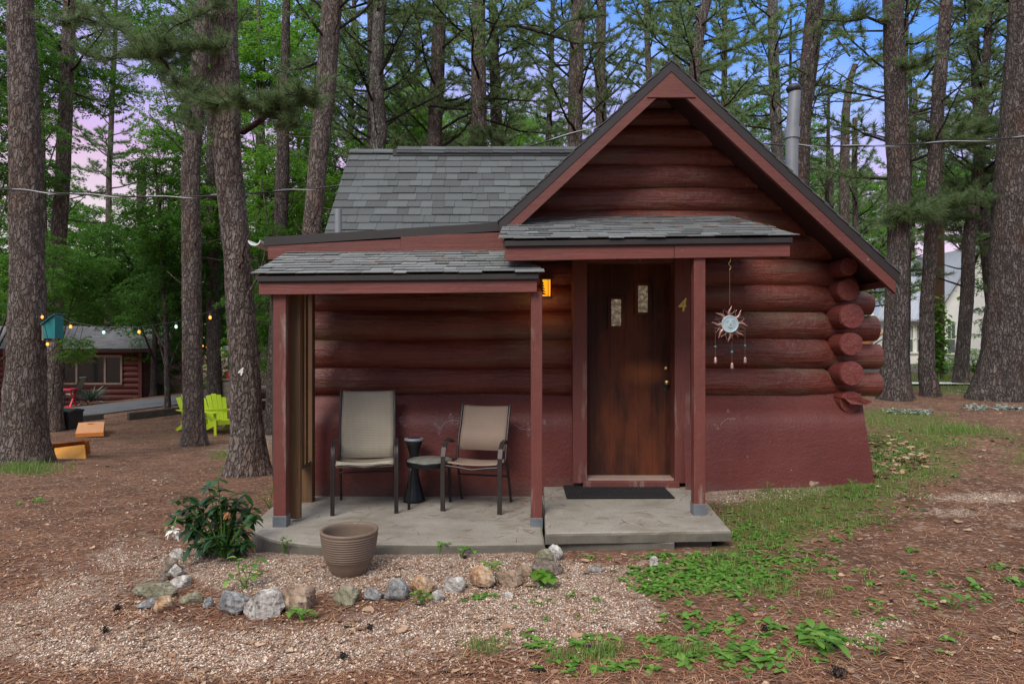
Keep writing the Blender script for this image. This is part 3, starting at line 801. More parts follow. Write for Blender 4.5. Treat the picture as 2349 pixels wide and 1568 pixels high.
# ================= slabs =================
def slab(name,outline,z0,z1,mat,lab,cat,chip=0):
    c=Vector((sum(p[0] for p in outline)/len(outline),sum(p[1] for p in outline)/len(outline),0))
    # densify
    pts=[]
    for (a,b),(c2,d_) in zip(outline,outline[1:]+outline[:1]):
        n=max(1,int(math.hypot(c2-a,d_-b)/.06))
        for k in range(n): pts.append((a+(c2-a)*k/n+.006*nz(a+k*.3,b*3),b+(d_-b)*k/n+.006*nz(b+k*.4,a*2)))
    n=len(pts); prof=[(0.0,z0),(0,z0+(z1-z0)*.5),(0,z1-.02),(-.006,z1-.006),(-.02,z1)]
    V=[];Fs=[]
    cx,cy=c.x,c.y
    for off,z in prof:
        for (x,y) in pts:
            l=math.hypot(x-cx,y-cy) or 1
            j=.006*nz(x*6,y*6,z*9) if z<z1-.01 else 0
            V.append((x+(x-cx)/l*(off+j),y+(y-cy)/l*(off+j),z))
    for i in range(len(prof)-1):
        for k in range(n): Fs.append((i*n+k,i*n+(k+1)%n,(i+1)*n+(k+1)%n,(i+1)*n+k))
    Fs.append(tuple(range((len(prof)-1)*n,len(prof)*n)))
    m=MB(); m.add(V,Fs)
    r=thing(name,(cx,cy,z0),lab,cat) if cat else None
    return m,r
out=[]
fy=4.78; lx=-2.07
out+= [(.238,6.36),(.238,4.80)]
out+= [(-.3,fy),(-.9,fy+.015)]
cxx,cyy,rr=-1.28,5.50,.72
for k in range(0,13):
    a=R_(270-90*k/12); out.append((cxx+math.cos(a)*.79,cyy+math.sin(a)*rr))
out+= [(-2.1,6.0),(-2.12,6.36)]
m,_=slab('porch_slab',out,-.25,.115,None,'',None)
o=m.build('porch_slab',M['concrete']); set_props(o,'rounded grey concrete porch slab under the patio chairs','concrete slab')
st=[(.245,6.44),(.245,4.72),(1.53,4.74),(1.55,5.3),(1.72,6.44)]
st=[(X(1247,6.3),6.44),(X(1251,4.75),4.75),(X(1677,4.83),4.83),(X(1587,6.3)+.02,6.3),(X(1587,6.3)+.02,6.44)]
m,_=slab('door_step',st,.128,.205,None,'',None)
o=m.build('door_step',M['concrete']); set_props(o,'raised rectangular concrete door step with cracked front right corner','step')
m=MB(); m.box((st[1][0]+.04,4.80,-.2),(X(1548,4.8),6.4,.126)); m.box((X(1551,4.85),4.88,-.2),(st[2][0]-.12,6.3,.112))
b_=m.build('step_footing',M['concrete'],o,.008)
# ================= porch furniture =================
def beam(m,pts,w,h): 
    for a,b in zip(pts,pts[1:]): m.bar(a,b,w,h)
ZP=.115
def chair_legs_arm(root,mat,W,D,armz,side,ribs,wd=.032):
    s=side; m=MB(); x=s*W/2
    # front leg rises and sweeps back into the arm
    pts=[Vector((x,-D/2,0)),Vector((x,-D/2+.0,armz*.45)),Vector((x,-D/2+.015,armz*.78)),Vector((x,-D/2+.05,armz*.92)),Vector((x,-D/2+.11,armz*.99)),Vector((x,-D/2+.22,armz)),Vector((x*1.02,D/2-.14,armz-.03))]
    m.tube(pts,[wd*.62]*7,8,True,flat=.45) if False else None
    n=len(pts)
    for k in range(ribs):
        off=(k-(ribs-1)/2)*wd/ribs
        m.tube([p+Vector((off,0,0)) for p in pts],wd/ribs*.56,8)
    return m.build('front_leg',mat,root)
def patio_chair(name,loc,rz,label,W,D,seatz,backz,armz,fab,mat,ribs,split,backw,seat_w):
    r=thing(name,loc,label,'chair')
    L0=Vector(loc)
    def bld(m,nm,mt): 
        m.v=[(a+L0.x,b+L0.y,c+L0.z) for a,b,c in m.v]; return m.build(nm,mt,r)
    for s in (-1,1):
        m=MB(); x=s*W/2; wd=.034
        pts=[Vector((x,-D/2,0)),Vector((x,-D/2,armz*.45)),Vector((x,-D/2+.008,armz*.78)),Vector((x,-D/2+.035,armz*.91)),Vector((x,-D/2+.09,armz*.985)),Vector((x,-D/2+.18,armz)),Vector((x*.99,D/2-.20,armz-.035))]
        if ribs>1:
            for k in range(ribs): m.tube([p+Vector(((k-(ribs-1)/2)*wd/ribs,0,0)) for p in pts],wd/ribs*.56,8)
        else:
            hw=wd*.56; th=.007
            for a,b in zip(pts,pts[1:]):
                dd=(b-a).normalized(); nn=Vector((1,0,0)).cross(dd)
                m.hexa([a-Vector((hw,0,0))-nn*th,b-Vector((hw,0,0))-nn*th,b+Vector((hw,0,0))-nn*th,a+Vector((hw,0,0))-nn*th],
                       [a-Vector((hw,0,0))+nn*th,b-Vector((hw,0,0))+nn*th,b+Vector((hw,0,0))+nn*th,a+Vector((hw,0,0))+nn*th])
        bld(m,'front_leg',mat)
        # back upright continues to rear leg
        m=MB(); xb=s*(backw/2+.008)
        m.tube([Vector((xb*1.03,D/2-.10,0)) if False else Vector((x*.93,D/2,0)),Vector((x*.92,D/2-.10,seatz*.7)),Vector((x*.92,D/2-.15,seatz))],.0115,8)
        bld(m,'rear_leg',mat)
        m=MB(); m.tube([Vector((xb,D/2-.16,seatz-.02)),Vector((xb,D/2-.10,seatz+.2)),Vector((xb,D/2-.06,(seatz+backz)/2+.05)),Vector((xb,D/2-.01,backz-.03)),Vector((xb,D/2+.012,backz+.004))],.0115,8)
        bld(m,'back_upright',mat)
    # seat frame
    m=MB()
    for s in (-1,1): m.tube([Vector((s*seat_w/2,-D/2+.01,seatz-.01)),Vector((s*seat_w/2,0,seatz-.035)),Vector((s*backw/2,D/2-.14,seatz-.02))],.012,8)
    m.tube([Vector((-W/2,-D/2+.02,seatz-.035)),Vector((-W/4,-D/2+.015,seatz-.045)),Vector((0,-D/2+.01,seatz-.062)),Vector((W/4,-D/2+.015,seatz-.045)),Vector((W/2,-D/2+.02,seatz-.035))],.011,8)
    m.tube([Vector((-W/2*.92,D/2-.12,seatz*.6)),Vector((W/2*.92,D/2-.12,seatz*.6))],.009,8)
    bld(m,'seat_frame',mat)
    # fabric sheets with thickness
    def sheet(path,w0,w1,sagx,nm):
        nx=10; vs=[];fs=[]
        for layer in (0,1):
            for i,(y,z) in enumerate(path):
                t=i/(len(path)-1); w=w0+(w1-w0)*t
                for k in range(nx+1):
                    u=k/nx*2-1; sg=sagx*(1-u*u)
                    # sag downwards on flat part, backwards on upright part
                    up=abs(path[min(i+1,len(path)-1)][1]-path[max(i-1,0)][1]); fl=abs(path[min(i+1,len(path)-1)][0]-path[max(i-1,0)][0]); q_=up/(up+fl+1e-6)
                    vs.append((u*w/2,y+sg*q_+layer*.004*q_,z-sg*(1-q_)-layer*.004*(1-q_)))
        n=len(path)*(nx+1)
        for i in range(len(path)-1):
            for k in range(nx):
                a=i*(nx+1)+k; fs.append((a,a+1,a+nx+2,a+nx+1)); fs.append((n+a,n+a+nx+1,n+a+nx+2,n+a+1))
        for k in range(nx):
            fs.append((k,n+k,n+k+1,k+1)); a=(len(path)-1)*(nx+1)+k; fs.append((a,a+1,n+a+1,n+a))
        for i in range(len(path)-1):
            a=i*(nx+1); fs.append((a,a+nx+1,n+a+nx+1,n+a)); a=a+nx; fs.append((a,n+a,n+a+nx+1,a+nx+1))
        m=MB(); m.add(vs,fs,True); return bld(m,nm,M[fab])
    if split:
        sheet([(-D/2+.03,seatz-.012),(-D/2+.06,seatz-.0),(-.1,seatz-.02),(.03,seatz-.028),(D/2-.16,seatz-.01)],seat_w-.02,backw+.02,.022,'seat')
        sheet([(D/2-.14,seatz+.06),(D/2-.10,seatz+.2),(D/2-.06,(seatz+backz)/2+.05),(D/2-.01,backz-.03),(D/2+.008,backz-.008)],backw-.012,backw-.012,.02,'backrest')
    else:
        sheet([(-D/2+.02,seatz-.055),(-D/2+.0,seatz-.03),(-D/2+.03,seatz-.002),(-.1,seatz-.055),(.05,seatz-.085),(D/2-.17,seatz-.045)],seat_w-.03,backw,.024,'seat')
        sheet([(D/2-.168,seatz-.043),(D/2-.135,seatz+.06),(D/2-.12,seatz+.14),(D/2-.09,seatz+.3),(D/2-.05,(seatz+backz)/2+.12),(D/2-.01,backz-.03),(D/2+.008,backz)],backw,backw-.01,.02,'backrest')
    r.rotation_euler=(0,0,rz); return r
patio_chair('patio_chair',(-1.27,5.90,ZP),R_(9),'tall patio chair with grey woven high back and ribbed brown arms',.52,.57,.45,.99,.60,'sling_grey',M['metal_bronze'],3,False,.465,.50)
patio_chair('patio_chair',(-.29,5.90,ZP),R_(-14),'lower patio chair with plain tan sling and flat dark metal arms',.50,.46,.42,.87,.59,'sling_tan',M['metal_bronze'],1,True,.43,.47)
# side table
L0=Vector((-.72,5.93,ZP)); t=thing('side_table',L0,'round slate topped side table with dark metal legs between the patio chairs','table')
m=MB(); m.lathe([(0,.385),(.185,.385),(.20,.39),(.20,.402),(.186,.408),(0,.408)],L0,32); m.build('table_top',M['slate_top'],t)
m=MB(); m.lathe([(.198,.355),(.204,.36),(.204,.40),(.212,.405),(.2,.385),(.198,.355)],L0,32); m.build('rim',M['metal_black'],t)
for k in range(4):
    a=R_(40+90*k); m=MB(); c,s=math.cos(a),math.sin(a)
    m.tube([L0+Vector((c*r_,s*r_,z)) for r_,z in ((.215,0),(.205,.28),(.198,.335),(.17,.365),(.1,.375))],.0125,8); m.build('leg',M['metal_black'],t)
# hourglass lamp
L0=Vector((X(950,6.1),6.1,ZP)); t=thing('solar_lamp',L0,'black hourglass shaped garden lamp standing behind the side table','lamp')
m=MB(); m.lathe([(0,0),(.10,0),(.098,.02),(.075,.10),(.045,.22),(.032,.33),(.04,.42),(.062,.50),(.078,.545),(.07,.55),(0,.55)],L0,28); m.build('lamp_body',M['metal_black'],t)
m=MB(); m.lathe([(.06,.548),(.086,.546),(.09,.556),(.086,.568),(.06,.570)],L0,28); m.build('rim',M['pipe_grey'],t)
m=MB(); m.lathe([(.0,.573),(.058,.573),(.06,.569)],L0,24); m.build('solar_panel',M['blue_glass'],t)
# door mat
m=MB(); zf=.206
c0=Vector((X(1291.8,6.28),6.28,zf)); c1=Vector((X(1300,5.79),5.79,zf)); c2=Vector((X(1549,5.80),5.80,zf)); c3=Vector((X(1521.4,6.28),6.28,zf))
m.hexa([c1,c2,c3,c0],[p+Vector((0,0,.008)) for p in (c1,c2,c3,c0)])
for k in range(34):
    t_=(k+.5)/34; a=c1.lerp(c2,t_); b=c0.lerp(c3,t_)
    m.bar(a+Vector((0,.015,.010)),b+Vector((0,-.015,.010)),.012,.006)
for t_ in (.0,.5,1.): m.bar(c1.lerp(c0,t_)+Vector((.01,0,.0125)),c2.lerp(c3,t_)+Vector((-.01,0,.0125)),.02,.005)
o=m.build('door_mat',M['mat_black']); set_props(o,'black ribbed rubber mat lying in front of the door','doormat')
# plant pot
pb=ground(792,1325); L0=Vector((pb.x,pb.y+.11,G(pb.x,pb.y+.11)-.01))
t=thing('plant_pot',L0,'large empty brown ribbed plastic plant pot on the gravel','plant pot')
pp=[(0,.0),(.105,.0),(.113,.008),(.136,.06),(.148,.095)]
for k in range(11):
    z=.10+k*.0152; r_=.152+.030*(k/10)**.6
    pp+= [(r_,z),(r_+.004,z+.004),(r_+.004,z+.010),(r_,z+.013)]
pp=[(a_,b_*1.0) for a_,b_ in pp]+ [(.184,.272),(.189,.280),(.186,.292),(.172,.292),(.166,.284),(.166,.26),(.16,.20),(.15,.10)]
m=MB(); m.lathe(pp,L0,48); m.build('pot',M['pot_clay'],t)
m=MB(); m.lathe([(.0,.12),(.150,.122)],L0,32); m.build('soil',M['pot_soil'],t)
m=MB(); m.tube([L0+Vector((.03,0,.14)),L0+Vector((.035,.0,.25)),L0+Vector((.05,-.01,.32)),L0+Vector((.085,-.02,.365))],.0016,5); m.build('dry_stem',M['straw'],t)
# ---- sun wind chime ----
d=5.26; c=P(1674,743,d); S=d/F
t=thing('wind_chime',(c.x,d,c.z),'copper sun face wind chime with three little bells hanging from the canopy','wind chime')
m=MB()
m.tube([P(1676,588,d),P(1675,600,d),P(1671,604,d),P(1674,609,d),P(1677,613,d),P(1674,618,d)],.0025,6); m.tube([P(1674,616,d),P(1674,700,d)],.0009,4)
m.build('hook',M['brass'],t)
def ray(m,a,r0,r1,w,curl,ph):
    pts=[];n=10
    for i in range(n+1):
        s_=i/n; rr_=r0+(r1-r0)*s_; off=curl*math.sin(s_*math.pi*1.6+ph)*(.3+s_)
        pts.append((rr_*math.cos(a)-off*math.sin(a),rr_*math.sin(a)+off*math.cos(a)))
    vs=[];fs=[]
    for i,(x,z) in enumerate(pts):
        s_=i/n; ww=w*(1-s_)**.8*(1 if s_>.15 else .8)+.3
        tx,tz=(pts[min(i+1,n)][0]-pts[max(i-1,0)][0],pts[min(i+1,n)][1]-pts[max(i-1,0)][1]); l=math.hypot(tx,tz); nx,nz_=-tz/l,tx/l
        for sg,yy in ((1,0),(0,-1.2),(-1,0),(0,.5)): vs.append((c.x+(x+nx*ww*sg)*S,d+yy*S,c.z+(z+nz_*ww*sg)*S))
    for i in range(n):
        for k in range(4): fs.append((i*4+k,i*4+(k+1)%4,(i+1)*4+(k+1)%4,(i+1)*4+k))
    m.add(vs,fs,True)
for k in range(8):
    m=MB(); ray(m,R_(90+45*k),17,42,5.2,3.2*(-1 if k%2 else 1),.2); m.build('sun_ray',M['copper'],t)
m=MB()
for k in range(8):
    for sg in (-1,1):
        a=R_(90+45*k+22.5+sg*7); pts=[]
        for i in range(9):
            s_=i/8; rr_=18+18*s_; off=2.4*math.sin(s_*5+k)*sg
            pts.append(Vector((c.x+(rr_*math.cos(a)-off*math.sin(a))*S,d+.002,c.z+(rr_*math.sin(a)+off*math.cos(a))*S)))
        m.tube(pts,.0016,5)
m.build('wire_scrolls',M['copper'],t)
m=MB(); m.lathe([(0,.014),(.03,.012),(.056,.004),(.060,.006),(.066,.008),(.068,0),(.066,-.004),(0,-.004)],(0,0,0),28)
m.v=[(c.x+a,d-.004-z,c.z+b) for a,b,z in m.v]
fd=m.build('sun_disc',M['verdigris'],t)
m=MB()
for sx in (-1,1):
    m.tube([Vector((c.x+sx*(.024+.012*math.cos(a_))*1.0,d-.0185,c.z+.012+.004*math.sin(a_))) for a_ in [math.pi*k/6 for k in range(7)]],.0018,5)
    m.tube([Vector((c.x+sx*(.008+.026*q_),d-.0185,c.z+.024+.005*math.sin(q_*3.1))) for q_ in (0,.3,.6,1)],.0016,5)
m.tube([Vector((c.x,d-.019,c.z+.02)),Vector((c.x-.002,d-.024,c.z-.004)),Vector((c.x+.004,d-.02,c.z-.008))],.003,6)
m.tube([Vector((c.x+.018*q_,d-.0185,c.z-.026+.006*q_*q_)) for q_ in (-1,-.5,0,.5,1)],.0022,5)
m.build('face',M['verdigris'],fd)
for (px,py,bm,by) in ((1641,825,'bead_green',795),(1679,838,'bead_teal',807),(1709,825,'bead_green',793)):
    m=MB(); topy={1641:776,1679:790,1709:776}[px]
    x_=px; a=P(px,topy-2,d); b=P(px,py,d)
    m.lathe([(.0,.024),(.007,.022),(.0115,.012),(.0125,-.018),(.0145,-.024),(.0125,-.024),(.011,-.016),(0,.012)],b,14)
    m.tube([P(px,topy-22 if px!=1679 else topy-8,d),b+Vector((0,0,.024))],.001,4); m.tube([b+Vector((0,0,-.02)),b+Vector((0,0,-.036))],.0025,5)
    be=m.build('bell',M['copper'],t); m=MB(); m.ball(P(px,by,d),.0105,10); m.build('bead',M[bm],be)

# ================= rocks of the garden edge =================
def rock(px,py,w,h,mat,seed,label,lie=0,sink=.25,cat='rock',dep=None,ctr=None):
    """px,py = foot centre in picture, w,h = size in picture px"""
    g=ground(px,py); d=g.y; W=w*d/F; Hh=h*d/F; D=(dep or .8)*min(W,Hh*1.8)
    g=Vector((g.x,g.y+D*.35,G(g.x,g.y+D*.35)))
    rs=random.Random(seed); n=18; m_=12; V=[];Fs=[]
    # angular boulder: sphere clipped by random planes
    pl_=[]
    for k in range(13):
        v=Vector((rs.gauss(0,1),rs.gauss(0,1),rs.gauss(0,.8))).normalized(); pl_.append((v,rs.uniform(.55,.88)))
    for i in range(m_+1):
        th=math.pi*i/m_
        for k in range(n):
            ph=2*math.pi*k/n; v=Vector((math.sin(th)*math.cos(ph),math.sin(th)*math.sin(ph),math.cos(th))); q_=1.0
            for nn,o_ in pl_:
                dt=v.dot(nn)
                if dt>.05: q_=min(q_,o_/dt)
            q_*=1+.10*noise.noise(v*3+Vector((seed,0,0)))+.05*noise.noise(v*8+Vector((0,seed,0)))
            V.append((v.x*q_*W*.62,v.y*q_*D*.65,v.z*q_*Hh*.70))
    for i in range(m_):
        for k in range(n): Fs.append((i*n+k,(i+1)*n+k,(i+1)*n+(k+1)%n,i*n+(k+1)%n))
    cz=g.z+Hh*(.5-sink*.6)
    a=R_(lie); V=[(x*math.cos(a)+z*math.sin(a)*1+g.x,y+g.y,-x*math.sin(a)+z*math.cos(a)+cz) for x,y,z in V]
    m=MB(); m.add(V,Fs,False)
    # smooth a little, keep facets
    m.sm=[rs.random()<.25 for _ in m.f]
    o=np_obj('rock',np.array([(x-g.x,y-g.y,z-g.z) for x,y,z in m.v],dtype=np.float32),m.f,M[mat],None,m.sm)
    o.location=g; set_props(o,label,cat,'rocks edging the gravel bed'); return o
def q5(cx,cy): return (cx*.5+235,cy*.5+1057)
RK=[ # crop x, foot y, w, h (crop px), material, label
(240,628,200,62,'rock_green','long flat tan-green slab rock at the left corner of the stone edging'),
(196,680,96,42,'rock_grey','small pale grey stone lying below the long flat slab rock'),
(276,692,92,66,'rock_rust','blocky rust-spotted stone beside the small pale grey one'),
(395,660,122,50,'rock_green','flat olive stone between the rusty block and the dark cracked stone'),
(480,675,52,44,'rock_grey','tiny dark cracked stone between flat olive stone and blue-grey boulder'),
(588,706,142,104,'rock_grey','blue-grey rounded boulder left of the big white rock'),
(733,722,172,150,'rock_white','biggest white rock of the edging with dark foot'),
(893,690,166,104,'rock_tan','wide tan boulder right of the biggest white rock'),
(1115,662,130,78,'rock_green','grey-tan stone left of the narrow dark stone'),
(1236,642,92,48,'rock_grey','narrow dark stone wedged between two larger ones'),
(1346,642,126,86,'rock_grey','grey lichen-flecked boulder below the pot gravel'),
(1464,618,112,84,'rock_rust','orange and white jagged rock behind the clover tuft'),
(1546,642,66,42,'rock_white','small white stone in front of the orange rock'),
(1615,606,96,66,'rock_white','rounded pale stone right of the orange rock'),
(1740,582,126,86,'rock_rust','upright white and rust rock beside the bright green sprout'),
(1862,582,118,82,'rock_tan','broad rusty tan rock with hollow top'),
(1938,535,76,50,'rock_tan','low tan stone behind the hollow rock'),
(2050,522,134,66,'old_wood','long weathered grey log-shaped rock at the right end'),
(2024,470,84,62,'rock_green','brown mossy rock against the porch corner'),
(2078,462,64,88,'rock_white','pointed white rock standing at the step corner'),
(334,452,70,48,'rock_white','white stone at the back of the left stone row'),
(300,512,66,60,'old_wood','weathered driftwood-like rock in the left row'),
(325,532,66,58,'rock_white','pale knobbly rock in the middle of the left row'),
(272,556,62,44,'old_wood','grey split rock lowest in the left row'),
(346,582,84,52,'rock_white','slanting white slab inside the left corner'),
]
for k,(cx,fy_,w,h,mt,lb) in enumerate(RK):
    a,b=q5(cx,fy_); rock(a+ (0),b,w*.5,h*.5,mt,k+3,lb,lie=rnd.uniform(-12,12) if w<120 else rnd.uniform(-5,5))
def q6(cx,cy): return (cx*.5+1174.5,cy*.5+1057)
rock(1501,1302,26,24,'rock_white',77,'lone white triangular rock right of the step footing')
rock(1868,1117,27,15,'rock_tan',78,'small pinkish rock at the foot of the stucco wall')
rock(1369,1311,36,10,'rock_grey',79,'flat pale stone sunk in the gravel left of the weeds')
rock(1165,1370,22,12,'rock_white',80,'small square white stone just below the jagged rusty rock')
# ================= ground =================
GRAV=[(560,1300,150,45,1),(820,1312,260,45,1),(1080,1300,190,45,1),(640,1345,150,22,.7),(150,1480,330,55,.8),(450,1505,350,55,.72),(80,1400,200,50,.55),
(700,1475,280,50,.55),(1000,1440,260,60,.85),(1180,1375,180,60,.95),(1330,1340,150,60,.8),(1280,1430,200,50,.75),(820,1530,300,40,.42),(330,1260,170,50,.5),(200,1330,200,50,.5),
(1700,1135,120,22,1),(1850,1122,90,14,.9),(2020,1430,120,30,.65),(1960,1465,70,25,.6),(2250,1140,170,15,.85),(2200,1175,150,12,.6),(2330,1200,60,14,.5),(540,1030,120,22,.55),(600,1000,30,25,.9),(330,1095,220,30,.35),(360,1000,160,25,.3),(1500,1300,90,30,.5),(1400,1400,200,60,.45)]
GREEN=[(2110,1000,230,45,.9),(2050,955,120,20,.9),(2000,1060,60,40,.6),(1900,1140,200,40,.7),(1990,1090,130,50,.65),(1800,1170,160,40,.5),(1750,1210,150,60,.8),(2150,1080,130,40,.65),(1650,1330,230,80,.55),(1300,1480,250,40,.3),(2270,890,120,25,.9),(2100,880,200,22,.9),
(60,1075,130,22,.9),(530,1045,75,14,.8),(450,1015,45,8,.9),(350,905,120,10,.5),(1950,1200,130,20,.7),(2348,1050,50,40,.5),(1100,1478,60,15,.5),(620,1105,40,20,.4),(20,960,60,10,.6),(1380,1500,60,20,.6)]
def blob(L,x,y,d=None):
    """density at a ground point, looked up in the plan traced from the photograph"""
    if y<2.2: return .3
    px=CX+x/y*F; py=CY-(G0(x,y)-H)/y*F; s=0
    for cx,cy,rx,ry,w in L:
        e=((px-cx)/rx)**2+((py-cy)/ry)**2
        if e<4: s+=w*math.exp(-e*1.1)
    return min(1,s)
def axis(lo,hi,a,b,st,gr=1.07):
    v=[a]; 
    while v[-1]<b: v.append(v[-1]+st)
    s=st; 
    while v[-1]<hi: s*=gr; v.append(min(hi,v[-1]+s))
    s=st
    while v[0]>lo: s*=gr; v.insert(0,max(lo,v[0]-s))
    return v
xs=axis(-500,500,-5.2,5.6,.075); ys=axis(-60,700,2.7,8.0,.07,1.05)
nx,ny=len(xs),len(ys)
V=np.zeros((nx*ny,3),dtype=np.float32); at=np.zeros((nx*ny,4),dtype=np.float32)
for j,y in enumerate(ys):
    for i,x in enumerate(xs):
        z=G(x,y)
        g=blob(GRAV,x,y) if y<60 else 0; gg=blob(GREEN,x,y) if y<90 else .4
        if 2.5<y<9 and abs(x)<6: z+=.006*nz(x*9,y*9,1)
        V[j*nx+i]=(x,y,z); at[j*nx+i]=(g,gg,0,1)
I,J=np.meshgrid(np.arange(nx-1),np.arange(ny-1)); a=(J*nx+I).ravel()
Fq=np.stack([a,a+1,a+nx+1,a+nx],1)
def groundm():
    m=NM('ground_litter'); v=m.co()
    at_=m.n('ShaderNodeAttribute'); at_.attribute_name='cover'; s=m.n('ShaderNodeSeparateColor'); m.l(at_.outputs['Color'],s.inputs[0])
    n1=m.noise(v,2.3,6,.65); n2=m.noise(v,9,5,.6)
    # straw: three families of thin stretched noise
    f=None
    for k,(an) in enumerate((.3,1.4,2.5)):
        t=m.noise(m.co((16,130,60),'Object',(0,0,an)),1,3,.6,.8)
        f=t if f is None else m.math('MAXIMUM',f,t)
    straw=m.ramp(f,[(.40,(.06,.032,.020)),(.53,(.175,.084,.050)),(.64,(.30,.165,.105)),(.78,(.50,.36,.26))])
    straw=m.mix(m.ramp(n1,[(.42,0.),(.62,.7)]),straw,(.085,.048,.033))
    fl=m.vor(m.co((34,60,34)),1,'F1',1); fs=m.n('ShaderNodeSeparateColor'); m.l(fl,fs.inputs[0])
    straw=m.mix(m.ramp(fs.outputs[0],[(.86,0.),(.9,.7)]),straw,(.42,.31,.24))
    # gravel
    cell=m.vor(v,105,'F1',1); cs=m.n('ShaderNodeSeparateColor'); m.l(cell,cs.inputs[0]); ed=m.vor(v,105,'DISTANCE_TO_EDGE')
    gr=m.ramp(cs.outputs[0],[(0,(.20,.115,.075)),(.3,(.44,.29,.20)),(.6,(.62,.47,.36)),(.85,(.76,.65,.54)),(1,(.38,.19,.11))])
    gr=m.mix(m.ramp(ed,[(.0,.85),(.16,0.)]),gr,(.05,.032,.024))
    gr=m.mix(m.ramp(n2,[(.5,0.),(.7,.6)]),gr,straw)
    gf=m.math('ADD',s.outputs[0],m.math('MULTIPLY',m.math('SUBTRACT',n1,.5),1.3)); gf=m.math('ADD',gf,m.math('MULTIPLY',m.math('SUBTRACT',n2,.5),.9))
    c=m.mix(m.ramp(gf,[(.40,0.),(.62,1.)]),straw,gr)
    gn=m.math('ADD',s.outputs[1],m.math('MULTIPLY',m.math('SUBTRACT',n2,.5),1.5)); gn=m.math('ADD',gn,m.math('MULTIPLY',m.math('SUBTRACT',m.noise(v,1.1,4),.5),1.0))
    c=m.mix(m.ramp(gn,[(.42,0.),(.78,.72)]),c,m.ramp(m.noise(v,55,3),[(.3,(.07,.09,.02)),(.7,(.16,.22,.05))]))
    m.col(c); m.rough(.95); m.spec(.15)
    m.bump(m.math('ADD',m.ramp(ed,[(0,0.),(.3,1.)]),f),.6,.012); M['ground']=m.m
groundm()
g=np_obj('ground',V,Fq,M['ground'],None,True); g['kind']='structure'
ca=g.data.color_attributes.new('cover','FLOAT_COLOR','POINT'); ca.data.foreach_set('color',at.ravel())
# road
def strip(name,pts,mat,lift=.02):
    """pts: list of (left,right) ground points"""
    m=MB(); vs=[]
    for a_,b_ in pts:
        for k in range(7):
            p=Vector(a_).lerp(Vector(b_),k/6); vs.append((p.x,p.y,G(p.x,p.y)+lift))
    fs=[(i*7+k,i*7+k+1,(i+1)*7+k+1,(i+1)*7+k) for i in range(len(pts)-1) for k in range(6)]
    m.add(vs,fs,True); o=m.build(name,M[mat]); o['kind']='structure'; return o
near=[(-30,981),(20,978),(163,960),(300,942),(423,927),(520,912),(600,902)]; far=[(-30,958),(20,955),(161,937),(300,921),(423,908),(520,896),(600,888)]
def dense(L,n=8):
    o=[]
    for (a_,b_),(c_,d_) in zip(L,L[1:]):
        for k in range(n): o.append((a_+(c_-a_)*k/n,b_+(d_-b_)*k/n))
    return o+[L[-1]]
strip('road',[(ground(*p),ground(*q_)) for p,q_ in zip(dense(near),dense(far))],'asphalt',.03)
# pale concrete path in front of the far white house
strip('path',[(ground(x,884),ground(x,880)) for x in range(1960,2300,12)],'white_wall',.04)

# ---- loose ground cover ----
def rand_ground(n,umin=1/13,umax=1/2.75,x0=-20,x1=2370):
    out=[]
    for _ in range(n):
        y=1/rnd.uniform(umin,umax); px=rnd.uniform(x0,x1); x=(px-CX)/F*y
        out.append((x,y))
    return out
def blocked(x,y):
    if y>4.70 and -2.1<x<1.62 : return True if not (y<5.3 and x<-1.9) else False
    if y>6.1 and -2.1<x<3.32: return True
    return False
# pine straw
C_=[];
for x,y in rand_ground(36000,1/9.5):
    if blocked(x,y): continue
    gv=blob(GRAV,x,y); 
    if rnd.random()<gv*.80: continue
    if rnd.random()<.35*(1-max(0,nz(x*1.2,y*1.2,4))): continue
    C_.append((x,y,G(x,y)+.004+rnd.random()*.006))
for _ in range(260):
    x,y=rnd.uniform(-1.9,1.6),rnd.uniform(4.9,6.25)
    if rnd.random()<.5: y=6.25-abs(rnd.gauss(0,.25)) if rnd.random()<.5 else y; x=.16-abs(rnd.gauss(0,.15)) if rnd.random()<.4 else x
    C_.append((x,y,.208 if x>.25 else .118))
C_=np.array(C_); n=len(C_); rg=np.random.default_rng(3)
an=rg.uniform(0,2*np.pi,n); L=rg.uniform(.03,.065,n); tz=rg.uniform(-.1,.16,n); w=.0011+.0002*C_[:,1]
u=np.stack([np.cos(an),np.sin(an),tz],1); pv_=np.stack([-np.sin(an),np.cos(an),0*an],1)
cv=rg.uniform(-.18,.18,n)[:,None]*L[:,None]*pv_
A=C_-u*L[:,None]+cv; B=C_+u*L[:,None]+cv; W=pv_*w[:,None]
V=np.stack([A-W,A+W,C_-W-cv*0,C_+W,B-W,B+W],1).reshape(-1,3); b0=np.arange(n)[:,None]*6
Fq=np.concatenate([b0+np.array([[0,2,3,1]]),b0+np.array([[2,4,5,3]])])
o=np_obj('pine_straw',V,Fq,M['straw']); o['kind']='stuff'; o['label']='fallen reddish pine needles'
